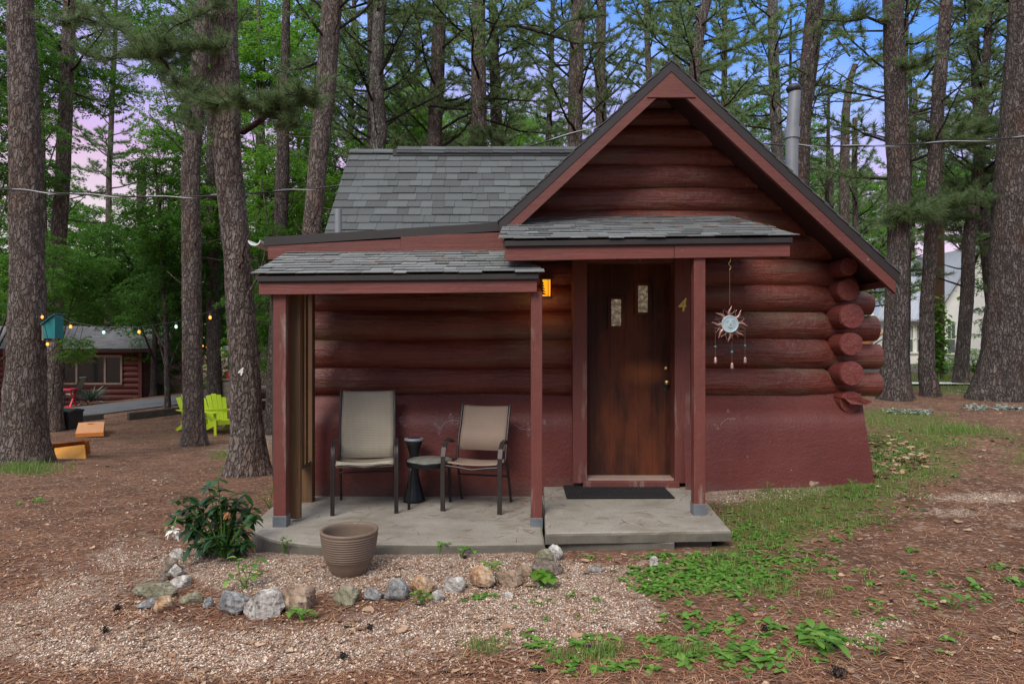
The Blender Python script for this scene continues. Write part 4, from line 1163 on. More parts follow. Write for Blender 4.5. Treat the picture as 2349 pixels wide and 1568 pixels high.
# pebbles
vs=[];k=0;Pb=[]
for x,y in rand_ground(85000,1/9):
    if blocked(x,y): continue
    gv=blob(GRAV,x,y)+.45*nz(x*2.2,y*2.2,7)+.35*nz(x*6,y*6,2)
    if gv<.36+.38*rnd.random(): 
        if rnd.random()>.02: continue
    Pb.append((x,y,G(x,y)))
Pb=np.array(Pb); n=len(Pb); s=rg.uniform(.0026,.0062,n)*(1+.06*Pb[:,1]); big=rg.random(n)<.012; s[big]*=2.0
oc=np.array([(1,0,0),(0,1,0),(-1,0,0),(0,-1,0),(0,0,.75),(0,0,-.4)])
an=rg.uniform(0,6.28,n); sx=s*rg.uniform(.9,1.7,n)
x_=oc[None,:,0]*sx[:,None]; y_=oc[None,:,1]*s[:,None]; V=np.stack([x_*np.cos(an)[:,None]-y_*np.sin(an)[:,None],x_*np.sin(an)[:,None]+y_*np.cos(an)[:,None],oc[None,:,2]*s[:,None]],2)
V+=rg.normal(0,.12,V.shape)*s[:,None,None]; V=(V+(Pb+[0,0,.002])[:,None,:]).reshape(-1,3)
fo=np.array([(0,1,4),(1,2,4),(2,3,4),(3,0,4),(1,0,5),(2,1,5),(3,2,5),(0,3,5)]); Fq=(np.arange(n)[:,None,None]*6+fo[None]).reshape(-1,3)
o=np_obj('gravel',V,Fq,M['pebble']); o['kind']='stuff'; o['label']='loose pinkish white gravel'
# fallen leaves
m=MB()
def deadleaf(x,y,s):
    z=G(x,y)+.006; a_=rnd.uniform(0,6.28); nn=9; ring=[]
    tl=rnd.uniform(-.3,.3); tl2=rnd.uniform(-.3,.3)
    for k in range(nn):
        b=2*math.pi*k/nn; r_=s*(.55+.45*abs(math.cos(b*1.5)))*rnd.uniform(.75,1.1); ring.append((x+r_*math.cos(a_+b),y+r_*math.sin(a_+b)*.75,z+abs(r_)*.12+tl*r_*math.cos(b)+tl2*r_*math.sin(b)+rnd.uniform(0,.006)))
    m.add([(x,y,z)]+ring,[(0,1+k,1+(k+1)%nn) for k in range(nn)])
for x,y in rand_ground(1100,1/12):
    if not blocked(x,y): deadleaf(x,y,rnd.choice([.010,.014,.014,.02,.025]) if rnd.random()<.955 else .042)
for _ in range(330):
    p=ground(rnd.gauss(2045,45),rnd.gauss(1050,24))
    if not blocked(p.x,p.y): deadleaf(p.x,p.y,rnd.uniform(.02,.05))
o=m.build('fallen_leaves',M['dead_leaf']); o['kind']='stuff'; o['label']='dry tan fallen leaves'
# bark flakes and wood chips, far left yard
m=MB()
for x,y in rand_ground(4200,1/22,1/3,-20,1250):
    if blocked(x,y): continue
    s=rnd.uniform(.006,.014)*(1+.07*y); a_=rnd.uniform(0,3.14); c,sn=math.cos(a_)*s,math.sin(a_)*s; z=G(x,y)+.006
    m.add([(x-c,y-sn,z),(x+sn*.5,y-c*.5,z+rnd.uniform(0,.008)),(x+c,y+sn,z+.004),(x-sn*.5,y+c*.5,z+rnd.uniform(0,.008))],[(0,1,2,3)])
o=m.build('bark_chips',M['dead_leaf']); o['kind']='stuff'; o['label']='bark flakes and wood chips in the straw'

# ---- leaves: helper that adds one bent leaf blade ----
def leaf(m,base,dirv,L,W,droop=.3,up=Vector((0,0,1)),seg=3,fold=.18):
    d=Vector(dirv).normalized(); side=d.cross(up)
    if side.length<1e-3: side=Vector((1,0,0))
    side.normalize(); nrm=side.cross(d)
    vs=[];p=Vector(base); n_=seg+1
    for i in range(n_+1):
        t=i/n_; ww=W*math.sin(math.pi*min(1,(t*.92+.05)))**.8*.5
        if i==n_: ww=0
        if i==0: ww=W*.06
        q_=p+d*(L*t)-Vector((0,0,1))*(droop*L*t*t)
        vs+= [q_-side*ww+nrm*fold*ww,q_,q_+side*ww+nrm*fold*ww]
    fs=[]
    for i in range(n_):
        fs+= [(i*3,i*3+1,i*3+4,i*3+3),(i*3+1,i*3+2,i*3+5,i*3+4)]
    m.add(vs,fs,True)
def rosette(m,x,y,s,k=6,tall=.4):
    z=G(x,y); a0=rnd.uniform(0,6.28)
    for i in range(k):
        a_=a0+i*2.4+rnd.uniform(-.3,.3); e=rnd.uniform(.15,.9)*tall*2; L=s*rnd.uniform(.6,1.1)
        leaf(m,(x+rnd.uniform(-.2,.2)*s,y+rnd.uniform(-.2,.2)*s,z+rnd.uniform(0,.25)*s),(math.cos(a_),math.sin(a_),e),L,L*rnd.uniform(.42,.6),rnd.uniform(.2,.6))
m=MB()
for cx,cy,rx,ry,n_,s in [(1600,1480,330,60,42,.05),(2050,1430,250,90,26,.045),(1250,1400,120,60,14,.035),(1950,1120,120,25,90,.035),(2100,1080,120,25,30,.045),(1650,1310,150,52,300,.055),(1500,1335,60,38,60,.055),(1745,1240,120,40,130,.045),(1480,1480,230,38,26,.06),(1250,1480,120,30,9,.05),(1330,1530,230,28,13,.06),(1900,1185,170,40,80,.038),
  (2150,1340,160,60,12,.06),(1880,1465,70,28,14,.09),(2050,1042,70,26,60,.06),(2250,1370,90,60,8,.07),(1690,1510,140,35,18,.07),(1620,1430,120,25,8,.07),(1850,1300,90,25,45,.04),(2200,1010,120,25,30,.05),(1420,1255,60,12,14,.04),
  (1870,1105,100,10,36,.05),(1560,1260,60,18,60,.04),(1350,1275,60,8,12,.04),(1080,1262,120,8,16,.035),(620,1245,30,18,14,.04),(1110,1370,40,10,10,.04),(200,1390,50,8,0,.03),(80,1150,30,6,10,.05),(2345,1330,20,20,5,.08)]:
    for _ in range(n_):
        p=ground(rnd.gauss(cx,rx*.55),rnd.gauss(cy,ry*.55))
        if blocked(p.x,p.y) : continue
        rosette(m,p.x,p.y,s*rnd.uniform(.7,1.2),rnd.choice([4,5,6,7]))
o=m.build('leafy_weeds',M['weed']); o['kind']='stuff'; o['label']='bright green broad-leaved weeds'
# grass
m=MB(); cnt=0
def blade(x,y,h):
    a_=rnd.uniform(0,6.28); l=rnd.uniform(.2,.8)*h; z=G(x,y); w=.0014+.00025*y; c,s=math.cos(a_),math.sin(a_)
    m.add([(x-s*w,y+c*w,z),(x+s*w,y-c*w,z),(x+c*l*.4+s*w*.8,y+s*l*.4-c*w*.8,z+h*.6),(x+c*l*.4-s*w*.8,y+s*l*.4+c*w*.8,z+h*.6),(x+c*l,y+s*l,z+h)],[(0,1,2,3),(3,2,4)])
for x,y in rand_ground(60000,1/30,1/3):
    gv=blob(GREEN,x,y)
    if blocked(x,y) or gv+.6*nz(x*1.6,y*1.6,5)+.3*nz(x*5,y*5,2)<.5+.3*rnd.random(): continue
    for _ in range(2): blade(x+rnd.uniform(-.02,.02),y+rnd.uniform(-.02,.02),rnd.uniform(.015,.05)*(1+.03*y))
for cx,cy,rx,ry,n_,h in [(60,1075,55,9,500,.12),(540,1040,40,8,160,.08),(450,1017,18,4,120,.10),(2190,990,60,10,500,.09),(2010,1080,30,10,120,.06),(1580,1500,60,10,150,.06),(1390,1500,40,12,150,.06),(2130,870,100,8,500,.18),(2280,880,40,8,300,.2),(1300,1510,60,14,150,.05)]:
    for _ in range(n_):
        p=ground(rnd.gauss(cx,rx*.6),rnd.gauss(cy,ry*.6)); 
        if not blocked(p.x,p.y): blade(p.x,p.y,h*rnd.uniform(.5,1.2))
o=m.build('grass',M['grass_m']); o['kind']='stuff'; o['label']='short sparse grass'
# silvery low ground plants
m=MB()
for cx,cy,rx,ry,n_ in [(2110,946,26,5,50),(2242,936,18,5,40),(2300,935,22,5,45),(2060,944,40,6,30),(2340,938,10,4,10),(2230,900,30,4,25)]:
    for _ in range(n_):
        p=ground(rnd.gauss(cx,rx*.6),rnd.gauss(cy,ry*.5)); rosette(m,p.x,p.y,.07,5,.5)
o=m.build('silver_groundcover',M['silver']); o['kind']='stuff'; o['label']='silvery low plants among the grass'

# ---- single plants ----
def plant(name,px,py,label,cat,stems,mat,dback=0):
    """stems: list of (top px, top py, [n leaves], leaf length, curve) from the foot at px,py"""
    g=ground(px,py); g=Vector((g.x,g.y+dback,G(g.x,g.y+dback))); t=thing(name,g,label,cat); ms=MB(); ml=MB()
    for (tx,ty,nl,LL,wr) in stems:
        dd=g.y+rnd.uniform(-.06,.06); top=P(tx,ty,dd); pts=[]
        for i in range(7):
            s=i/6; p=g.lerp(top,s); p.z+=math.sin(s*math.pi)*.03; p.x+=.012*math.sin(s*4+tx); pts.append(p)
        ms.tube(pts,[.0035*(1-.6*i/6) for i in range(7)],6)
        for k in range(nl):
            s=.35+.65*(k+1)/nl; i=min(5,int(s*6)); b=pts[i].lerp(pts[min(6,i+1)],s*6-i)
            a_=k*2.4+rnd.uniform(-.4,.4); leaf(ml,b,(math.cos(a_),math.sin(a_),rnd.uniform(.0,.6)),LL*rnd.uniform(.7,1.1),LL*wr,rnd.uniform(.15,.6))
    ms.build('stem',M[mat],t); ml.build('leaves',M[mat],t); return t
plant('seedling',560,1350,'young leafy sapling standing behind the blue-grey boulder','plant',[(538,1278,5,.075,.5),(590,1280,6,.075,.45),(600,1316,5,.07,.45),(528,1330,3,.075,.4),(560,1300,4,.06,.5)],'weed')
plant('seedling',690,1425,'low round-leaved weed in front of the wide tan boulder','weed',[(660,1405,4,.05,.5),(680,1400,4,.055,.55),(700,1403,4,.055,.55),(722,1412,4,.05,.5)],'weed')
plant('seedling',1130,1325,'broad bright green sprout between the rust rocks','plant',[(1118,1296,3,.09,.4),(1142,1290,3,.07,.35),(1134,1300,3,.06,.4)],'weed')
plant('seedling',1243,1345,'big heart-leaved plant in front of the grey log-shaped rock','plant',[(1228,1318,3,.075,1.0),(1250,1314,4,.08,1.0),(1262,1325,3,.07,1.0),(1240,1330,3,.07,.9)],'leaf_mid')
plant('seedling',968,1385,'clover tuft below the orange and white rock','weed',[(950,1360,6,.03,.8),(965,1354,7,.03,.8),(980,1362,6,.03,.8),(990,1372,5,.03,.8),(955,1374,5,.03,.8)],'weed')
plant('seedling',655,1268,'small nettle-like weed against the curved slab face left of the pot','weed',[(650,1232,8,.03,.5),(668,1240,7,.03,.5),(640,1250,5,.03,.5)],'leaf_mid')
plant('seedling',1010,1270,'small three-leaved weed at the foot of the slab edge','weed',[(1003,1245,4,.04,.6),(1022,1246,4,.04,.6)],'weed')
plant('seedling',1060,1276,'spreading round-leaved weed at the slab edge left of the middle post','weed',[(1048,1258,4,.045,.8),(1068,1256,5,.045,.8),(1085,1262,3,.04,.8)],'weed')
plant('seedling',1765,1128,'feathery lime weed growing under the stucco wall','weed',[(1757,1104,8,.022,.5),(1780,1110,7,.022,.5),(1770,1112,6,.022,.5)],'leaf_lime')
plant('seedling',1960,1132,'lime green weed at the foot of the stucco corner','weed',[(1948,1098,10,.022,.5),(1963,1100,9,.022,.5),(1980,1106,8,.022,.5),(1990,1115,8,.022,.5),(1935,1112,8,.022,.5)],'leaf_lime')
plant('seedling',1895,1500,'tall plantain weed with upright leaves at lower right','weed',[(1880,1470,3,.08,.35),(1906,1462,3,.11,.4),(1925,1478,3,.09,.4),(1870,1490,3,.09,.35)],'weed')
plant('seedling',2010,1505,'single-stemmed weed right of the pale gravel patch','weed',[(2008,1458,2,.06,.7),(2018,1490,2,.07,.5)],'weed')
plant('seedling',2188,1395,'spreading weed on the straw near the right edge','weed',[(2160,1375,4,.07,.35),(2190,1362,4,.07,.35),(2225,1375,4,.08,.35)],'weed')
plant('seedling',1985,1325,'lone yellow-green weed among straw right of the dense patch','weed',[(2140,1300,0,.03,.5)] if False else [(1975,1312,3,.05,.4),(1995,1310,3,.05,.4)],'weed')
# peony
gp=ground(512,1280); t=thing('peony_bush',gp,'dark green peony bush with one white flower beside the slab','bush')
ms=MB();ml=MB(); rs=random.Random(5)
heads=[(432,1140),(455,1165),(478,1120),(500,1100),(520,1140),(545,1150),(575,1165),(580,1195),(420,1170),(410,1150),(470,1200),(505,1190),(540,1195),(560,1220),(450,1225),(485,1235),(520,1240),(565,1245),(440,1190),(515,1160),(560,1135),(400,1190),(428,1215),(495,1150),(535,1215),(500,1215),(585,1180),(465,1245),(440,1255),(480,1262),(520,1258),(550,1256),(500,1250)]
for (hx,hy) in heads:
    dd=gp.y+rs.uniform(-.22,.2); top=P(hx,hy,dd); pts=[gp.lerp(top,i/5)+Vector((0,0,.05*math.sin(i/5*3.14))) for i in range(6)]
    pts=[p+Vector(((gp.x-top.x)*-.0,0,0)) for p in pts]; ms.tube(pts,[.005*(1-.1*i) for i in range(6)],6)
    for k in range(rs.choice([10,12,14])):
        a_=k*2.1+rs.uniform(-.5,.5); b=pts[5-k%2-(k%5==0)]
        leaf(ml,b,(math.cos(a_),math.sin(a_),rs.uniform(-.5,.9)),rs.uniform(.06,.115),rs.uniform(.034,.05),rs.uniform(.2,.9),seg=4)
ms.build('stem',M['weed'],t); ml.build('leaves',M['peony_leaf'],t)
def flower(c,n_,L,mat,name,rsd):
    m=MB(); r2=random.Random(rsd)
    for k in range(n_):
        a_=k*2.4; e=r2.uniform(-.9,.6); leaf(m,c,(math.cos(a_),math.sin(a_)*.6-.3,e),L*r2.uniform(.7,1.1),L*.5,r2.uniform(.2,.8))
    m.build(name,M[mat],t)
fw=P(397,1215,gp.y-.32); ms=MB(); ms.tube([P(450,1190,gp.y),P(425,1180,gp.y-.15),P(405,1186,gp.y-.28),fw],.003,6); ms.build('stem',M['weed'],t)
flower(fw,22,.052,'petal','flower',1); flower(P(384,1206,gp.y-.33),9,.035,'petal_brown','withered_petals',2); flower(P(520,1176,gp.y-.24),16,.035,'petal_brown','withered_flower',3)
ms=MB(); ms.tube([P(508,1105,gp.y+.1),P(500,1085,gp.y+.1),P(512,1068,gp.y+.1)],.003,6); ms.build('stem',M['weed'],t)
# small shrub with a white bloom behind the slab
plant('white_rose',618,1165,'small leafy shrub with a white bud behind the left porch post','bush',[(605,1120,7,.035,.5),(622,1125,7,.035,.5),(600,1145,6,.035,.5),(628,1100,6,.04,.5),(590,1140,5,.03,.5)],'leaf_mid')
# pine cones
def cone(px,py,label,s=.02):
    g=ground(px,py); m=MB(); L0=Vector((g.x,g.y,g.z+s*.7)); a0=rnd.uniform(0,3)
    m.ball(L0,s*.7,10,(1.2,.9,.8))
    for k in range(40):
        t_=k/40; a_=k*2.4; r_=s*(.95-.6*abs(t_-.4)); b=L0+Vector((s*1.3*(t_*2-1),math.cos(a_)*r_*.6,math.sin(a_)*r_*.6)); dv=Vector((.35,math.cos(a_),math.sin(a_))); 
        leaf(m,b,dv,s*.5,s*.5,0,seg=1)
    R3=Matrix.Rotation(a0,3,'Z'); m.v=[tuple(R3@(Vector(v)-g)) for v in m.v]
    o=np_obj('pine_cone',np.array(m.v,dtype=np.float32),m.f,M['limb_bark'],None,m.sm); o.location=g; set_props(o,label,'pine cone','pine cones on the ground')
cone(848,1444,'dark open pine cone on gravel below the stone row'); cone(786,1510,'grey rounded pine cone near the bottom left of centre'); cone(242,1450,'small black pine cone on the left gravel')
cone(269,1398,'dark pine cone left below the flat slab rock'); cone(1922,1552,'pine cone at the bottom edge among weeds',.03); cone(1880,1477,'twin of dark pine cones behind the tall plantain'); cone(2046,1382,'small pine cone on straw right of the dense weed patch',.014)
cone(1066,1280,'dark pine cone lying by the slab edge weeds',.014); cone(1755,1447,'dark cone beside tall weeds at lower right',.018)
for (a_,b_,c_,d_,lb) in ((1212,1541,1250,1542,'short brown stick at the bottom edge'),(1338,1487,1372,1488,'rounded reddish stick lying on gravel'),(120,1205,170,1190,'thin twig on the left straw')):
    g0_=ground(a_,b_); g1_=ground(c_,d_); m=MB(); up=Vector((0,0,.012)); m.tube([g0_+up,g0_.lerp(g1_,.5)+up*1.2,g1_+up],.009 if a_>200 else .004,8); o=m.build('stick',M['old_wood'] if a_<200 else M['limb_bark']); set_props(o,lb,'stick')
# ================= trees =================
rg2=np.random.default_rng(11)
def tuft_mesh(C,D,k,L,w):
    C=np.asarray(C,dtype=np.float64); D=np.asarray(D,dtype=np.float64); D/=np.linalg.norm(D,axis=1,keepdims=True)+1e-9
    n=len(C); C=np.repeat(C,k,0); D=np.repeat(D,k,0); N=n*k
    r=rg2.normal(0,1,(N,3)); r-=D*(r*D).sum(1,keepdims=True); r/=np.linalg.norm(r,axis=1,keepdims=True)+1e-9
    al=rg2.uniform(.15,1.35,(N,1)); d=D*np.cos(al)+r*np.sin(al); d[:,2]-=.12
    s=np.cross(d,rg2.normal(0,1,(N,3))); s/=np.linalg.norm(s,axis=1,keepdims=True)+1e-9
    l=L*rg2.uniform(.7,1.15,(N,1)); b=C-D*rg2.uniform(0,.09,(N,1))
    V=np.stack([b-s*w/2,b+s*w/2,b+d*l],1).reshape(-1,3); Fq=np.arange(N*3).reshape(-1,3)
    return V,Fq
def gen_limb(rs,p0,az,L,el,mb,tc,td,r0=.035,dens=.13,start=.3,curl=.35,twigs=True):
    p=Vector(p0); n=max(5,int(L/.25)); pts=[p.copy()]; st=L/n; a=az; e=el
    for i in range(n):
        a+=rs.uniform(-.22,.22); e+=rs.uniform(-.16,.16)+curl/n
        p=p+Vector((math.cos(a)*math.cos(e),math.sin(a)*math.cos(e),math.sin(e)))*st; pts.append(p.copy())
    mb.tube(pts,[r0*(1-.85*i/n)+.004 for i in range(n+1)],5,False)
    if not twigs: return pts
    side=1; s=start
    while s<1.0:
        i=min(n-1,int(s*n)); b=pts[i].lerp(pts[i+1],s*n-i); dv=(pts[i+1]-pts[i]).normalized()
        ta=math.atan2(dv.y,dv.x)+side*rs.uniform(.5,1.1); te=rs.uniform(-.15,.5); tl=rs.uniform(.35,.8)*(1.15-s*.6)*min(1,L/2.2)
        q=b; tp=[q]; m_=3
        for k in range(m_):
            q=q+Vector((math.cos(ta),math.sin(ta),te+.15*k)).normalized()*tl/m_; ta+=rs.uniform(-.3,.3); tp.append(q)
        mb.tube(tp,[.010,.007,.005,.003],3,False)
        k=.35
        while k<=1.0:
            f=k*m_; j=min(m_-1,int(f)); c=tp[j].lerp(tp[j+1],f-j); dd=(tp[j+1]-tp[j]).normalized()
            tc.append(c+Vector((rs.uniform(-.03,.03),rs.uniform(-.03,.03),rs.uniform(0,.04)))); td.append(dd+Vector((0,0,.35))); k+=dens/tl
        side=-side; s+=.13/L*rs.uniform(.8,1.3)
    for k in range(3): tc.append(pts[-1]-(pts[-1]-pts[-2])*k*.4); td.append(pts[-1]-pts[-2])
    return pts
def mesh_pair(mb,tc,td,k,L,w,name):
    """limbs + needles as one data block with two materials"""
    V1=np.array(mb.v); V2,F2=tuft_mesh([tuple(c) for c in tc],[tuple(d) for d in td],k,L,w)
    tri=[]
    for f in mb.f:
        for j in range(1,len(f)-1): tri.append((f[0],f[j],f[j+1]))
    T=np.array(tri,dtype=np.int32); n1=len(V1)
    V=np.concatenate([V1,V2]); Fq=np.concatenate([T,F2+n1]); mi=np.concatenate([np.zeros(len(T)),np.ones(len(F2))])
    return V,Fq,mi
def crown_proto(seed,h,R,n,k,needle,Ln=.13,w=.008,low=.0,el=.1):
    rs=random.Random(seed); mb=MB(); tc=[];td=[]
    for i in range(n):
        t=(i+rs.random())/n; z=h*(low+(1-low)*t); az=i*2.399+rs.uniform(-.5,.5); L=R*(1.0-.75*t)*rs.uniform(.55,1.15)
        gen_limb(rs,(0,0,z),az,max(.5,L),el+rs.uniform(-.15,.35)+.5*t,mb,tc,td,.018+.02*(1-t))
    V,Fq,mi=mesh_pair(mb,tc,td,k,Ln,w,'c'); o=np_obj('crown',V,Fq,[M['limb_bark'],M[needle]],None,None,mi); me=o.data; bpy.data.objects.remove(o); return me
_=0
PC=[crown_proto(1,6.5,3.0,26,24,'needle',.15,.013),crown_proto(2,6.5,2.7,24,24,'needle',.15,.013),crown_proto(3,7,3.7,32,24,'needle_far',.20,.019),crown_proto(4,6,3.3,29,28,'needle_far',.20,.019,el=-.05)]
def trunk_mesh(path,d,base,top_z,mat,parent,seed,flare=1.35,n=20,lump=.05,knots=4):
    """path: [(px,py,width px)] top to bottom, d: distance, base: ground point"""
    pts=[];rs=[]
    path=sorted(path,key=lambda q:-q[1])
    keys=[(base.x,base.z-.15,None)]
    pz=[]
    for px,py,w in path:
        p=P(px,py,d); pz.append((p.z,p.x,w/2/F*d))
    pz.sort()
    def at_(z):
        if z<=pz[0][0]:
            if len(pz)<2: return pz[0][1],pz[0][2]
            k=(z-pz[0][0])/(pz[1][0]-pz[0][0]); k=max(k,-2); return pz[0][1]+k*(pz[1][1]-pz[0][1]),pz[0][2]
        for a_,b_ in zip(pz,pz[1:]):
            if z<=b_[0]:
                k=(z-a_[0])/(b_[0]-a_[0]); return a_[1]+k*(b_[1]-a_[1]),a_[2]+k*(b_[2]-a_[2])
        a_,b_=(pz[-2],pz[-1]) if len(pz)>1 else (pz[0],pz[0])
        sl=(b_[1]-a_[1])/max(.1,b_[0]-a_[0]); k=z-b_[0]; return b_[1]+sl*k*.6,max(.03,b_[2]*(1-k/9))
    z=base.z-.2; st=.14 if n<24 else .06
    if n>=24: n=56
    lim=base.z+7
    while z<top_z:
        x,r=at_(z); hh=z-base.z
        r*=1+(flare-1)*math.exp(-max(0,hh)/.28)
        pts.append(Vector((x+.012*nz(z*.7,seed),d+.02*nz(z*.6,seed+4),z))); rs.append(r); z+=st if z<base.z+7 else .5
    fine=n>=24; hf=d
    def rf(i,k,an,p):
        h=p.z-base.z; q_=1+lump*nz(math.cos(an)*1.5+seed,math.sin(an)*1.5,p.z*1.3)+lump*.6*nz(math.cos(an)*5+seed,math.sin(an)*5,p.z*4.5)
        if fine: q_+=.16*min(.22,abs(nz(math.cos(an)*4.2+seed,math.sin(an)*4.2,p.z*2.1)))+.10*min(.2,abs(nz(math.cos(an)*9,math.sin(an)*9+seed,p.z*5.5)))-.05
        q_+=.30*math.exp(-max(0,h)/.22)*max(-.3,nz(math.cos(an)*1.9,math.sin(an)*1.9,seed*1.7))
        return q_
    m=MB(); m.tube(pts,rs,n,True,rf)
    return m,at_
NT=[0]
def pine(path,label,group=None,base=None,d=None,top=13,mat='bark',crown=None,name='pine_tree',dead=6,deadz=(2.5,6),flare=1.35,boughs=None,bk=14,nl=.13,nw=.006,lump=.05,extra=None,segs=20,stack=False):
    NT[0]+=1; seed=NT[0]*3.1; rs=random.Random(NT[0]*17)
    if base: b=ground(*base)
    else:
        px,py,w=sorted(path,key=lambda q:-q[1])[0]; p=P(px,py,d); b=Vector((p.x,d,G(p.x,d)))
    d=b.y
    if base: path=path+[(base[0],base[1]-40,sorted(path,key=lambda q:-q[1])[0][2]*1.05)]
    t=thing(name,b,label,'tree',group)
    mb,at_=trunk_mesh(path,d,b,top,mat,t,seed,flare,segs,lump)
    for k in range(dead):
        z=b.z+rs.uniform(*deadz); x,r=at_(z); a_=rs.uniform(0,6.28); gen_limb(rs,(x,d,z),a_,rs.uniform(.4,1.7),rs.uniform(-.1,.5),mb,[],[],.016,twigs=False)
    mb.build('trunk',M[mat],t)
    if boughs:
        m2=MB(); tc=[];td=[]
        boughs(m2,tc,td,rs,at_,d,b)
        V,Fq,mi=mesh_pair(m2,tc,td,bk,nl,nw,'b'); np_obj('bough',V,Fq,[M['limb_bark'],M['needle']],t,None,mi)
    if crown and stack:
        z_=crown[0][1]; c2=[]; k=0
        while z_<Z(0,d)+.5 and k<4: c2.append((crown[0][0]+(2 if k%2 else 0)*0+(k%2 if crown[0][0]%2==0 else -(k%2)),z_,crown[0][2]*(1-.06*k),crown[0][3]+k*1.7)); z_+=5.2*crown[0][2]; k+=1
        crown=c2
    if crown:
        for (ci,z0,s,rot) in crown:
            x,r=at_(z0+2); o=bpy.data.objects.new('crown',PC[ci%4]); col.objects.link(o); o.parent=t
            o.location=Vector((x,d,z0))-b; o.rotation_euler=(0,0,rot); o.scale=(s,s,s)
    if extra: extra(t,at_,d,b)
    return t
def pxbough(m2,tc,td,rs,pts,d,r0,foliage=.0,spread=.3,n=12,dd=None):
    """limb through picture points at a real distance, with side sprays from fraction foliage on"""
    dd=dd or [0]*len(pts)
    q=[P(a_,b_,d+dz) for (a_,b_),dz in zip(pts,dd)]
    m2.tube(q,[r0*(1-.7*i/(len(q)-1)) for i in range(len(q))],7,False)
    tot=len(q)-1
    for k in range(n):
        s=foliage+(1-foliage)*rs.random(); f=s*tot; i=min(tot-1,int(f)); b=q[i].lerp(q[i+1],f-i)
        az=rs.uniform(0,6.28); el=rs.uniform(-.2,.6); L=spread*rs.uniform(.5,1.2)
        v=Vector((math.cos(az)*math.cos(el),math.sin(az)*math.cos(el),math.sin(el)))
        m2.tube([b,b+v*L*.5,b+v*L+Vector((0,0,.04))],[.007,.005,.003],3,False)
        for j in range(int(L/.055)+1):
            s2=.3+.7*j/(int(L/.055)+1); tc.append(b+v*L*s2+Vector((rs.uniform(-.03,.03),rs.uniform(-.03,.03),rs.uniform(-.02,.03)))); td.append(v+Vector((0,0,.3)))
# --- the near left trunks ---
def b3(m2,tc,td,rs,at_,d,b):
    pxbough(m2,tc,td,rs,[(556,302),(585,285),(618,262),(640,248)],d,.05,.6,.3,8,[0,-.25,-.5,-.7])
    pxbough(m2,tc,td,rs,[(618,262),(670,240),(735,228)],d-.5,.014,.1,.34,34,[0,0,.1])
    pxbough(m2,tc,td,rs,[(618,262),(640,225),(690,205),(740,215)],d-.5,.014,.1,.32,34,[0,-.1,-.2,-.2])
    pxbough(m2,tc,td,rs,[(618,262),(570,240),(520,235),(470,250)],d-.5,.016,.0,.34,46,[0,-.2,-.2,-.1])
    pxbough(m2,tc,td,rs,[(618,262),(660,285),(700,290)],d-.5,.012,.2,.28,18,[0,0,0])
    pxbough(m2,tc,td,rs,[(520,215),(480,212),(437,205),(402,188),(380,145),(345,112),(318,90)],d,.04,.25,.34,50,[0,-.2,-.3,-.3,-.3,-.3,-.2])
    pxbough(m2,tc,td,rs,[(345,112),(400,118),(450,112),(520,108)],d-.3,.014,.1,.34,46,[0,0,0,0])
    pxbough(m2,tc,td,rs,[(380,145),(330,130),(260,135),(190,128)],d-.3,.012,.1,.3,24,[0,0,.1,.2])
    pxbough(m2,tc,td,rs,[(345,112),(260,60),(180,40),(120,60)],d-.3,.015,.1,.34,40,[0,.1,.2,.3])
    pxbough(m2,tc,td,rs,[(420,210),(440,260),(430,300)],d-.3,.01,.0,.28,22,[0,0,0])
    pxbough(m2,tc,td,rs,[(345,112),(400,60),(470,30),(520,0)],d-.3,.014,.1,.3,34,[0,0,0,0])
def num4(t,at_,d,b):
    x,r=at_(Z(850,d)); o=text('painted_number','4',(X(552,d-r),d-r*1.03-.012,Z(851,d)),.14,M['white_paint'],t,ext=.002,slant=.2)
    # root buttress and stub
pine([(512,0,62),(520,350,60),(545,600,58),(560,850,66),(567,1000,72)],'nearest left pine with a white painted number 4 and green boughs',base=(568,1088),top=9,flare=1.5,boughs=b3,bk=24,nl=.125,nw=.0045,lump=.09,extra=num4,dead=3,deadz=(2.2,3.2),segs=28)
pine([(47,0,52),(60,350,66),(64,700,72),(58,950,88)],'thick furrowed pine at the far left with the teal birdhouse',base=(56,1062),top=10,flare=1.35,lump=.07,dead=3,deadz=(5,8),mat='bark',segs=28)
pine([(470,0,34),(437,400,40),(440,700,42),(442,900,44)],'slim straight pine left of the numbered trunk, in front of the green chairs',base=(445,1022),top=11,flare=1.3,dead=7,deadz=(2.2,6),segs=24)
pine([(158,60,26),(148,300,30),(138,500,32),(124,760,34)],'pine trunk leaning right just behind the birdhouse trunk',base=(124,988),top=14,flare=1.3,crown=[(1,7.5,.9,1)],dead=4)
pine([(762,0,46),(748,200,44),(727,400,42),(716,530,42),(700,700,42)],'reddish pine leaning right behind the left end of the porch roof',d=13.0,top=14,crown=[(0,7.0,.8,2)],dead=7,deadz=(3,8),flare=1.3)
pine([(325,220,18),(324,480,20),(352,800,24)],'thin pine between lime foliage behind the far cabin',base=(355,906),top=15,crown=[(2,7,1,0)],mat='bark_dark')
pine([(395,600,30),(402,800,36)],'stout trunk beside the road bend behind the string lights',base=(402,893),top=16,mat='bark')
pine([(486,500,26),(490,750,30)],'dark trunk behind the slim pine and the timber edging',base=(491,935),top=16,mat='bark_dark',crown=[(1,9,1,3)])
pine([(600,500,28),(606,750,30)],'grey trunk between the numbered tree and the porch post',base=(610,935),top=15,mat='bark')
pine([(648,400,30),(640,600,32)],'brown trunk hidden behind the porch screen and roof corner',d=16,top=15,mat='bark_dark')
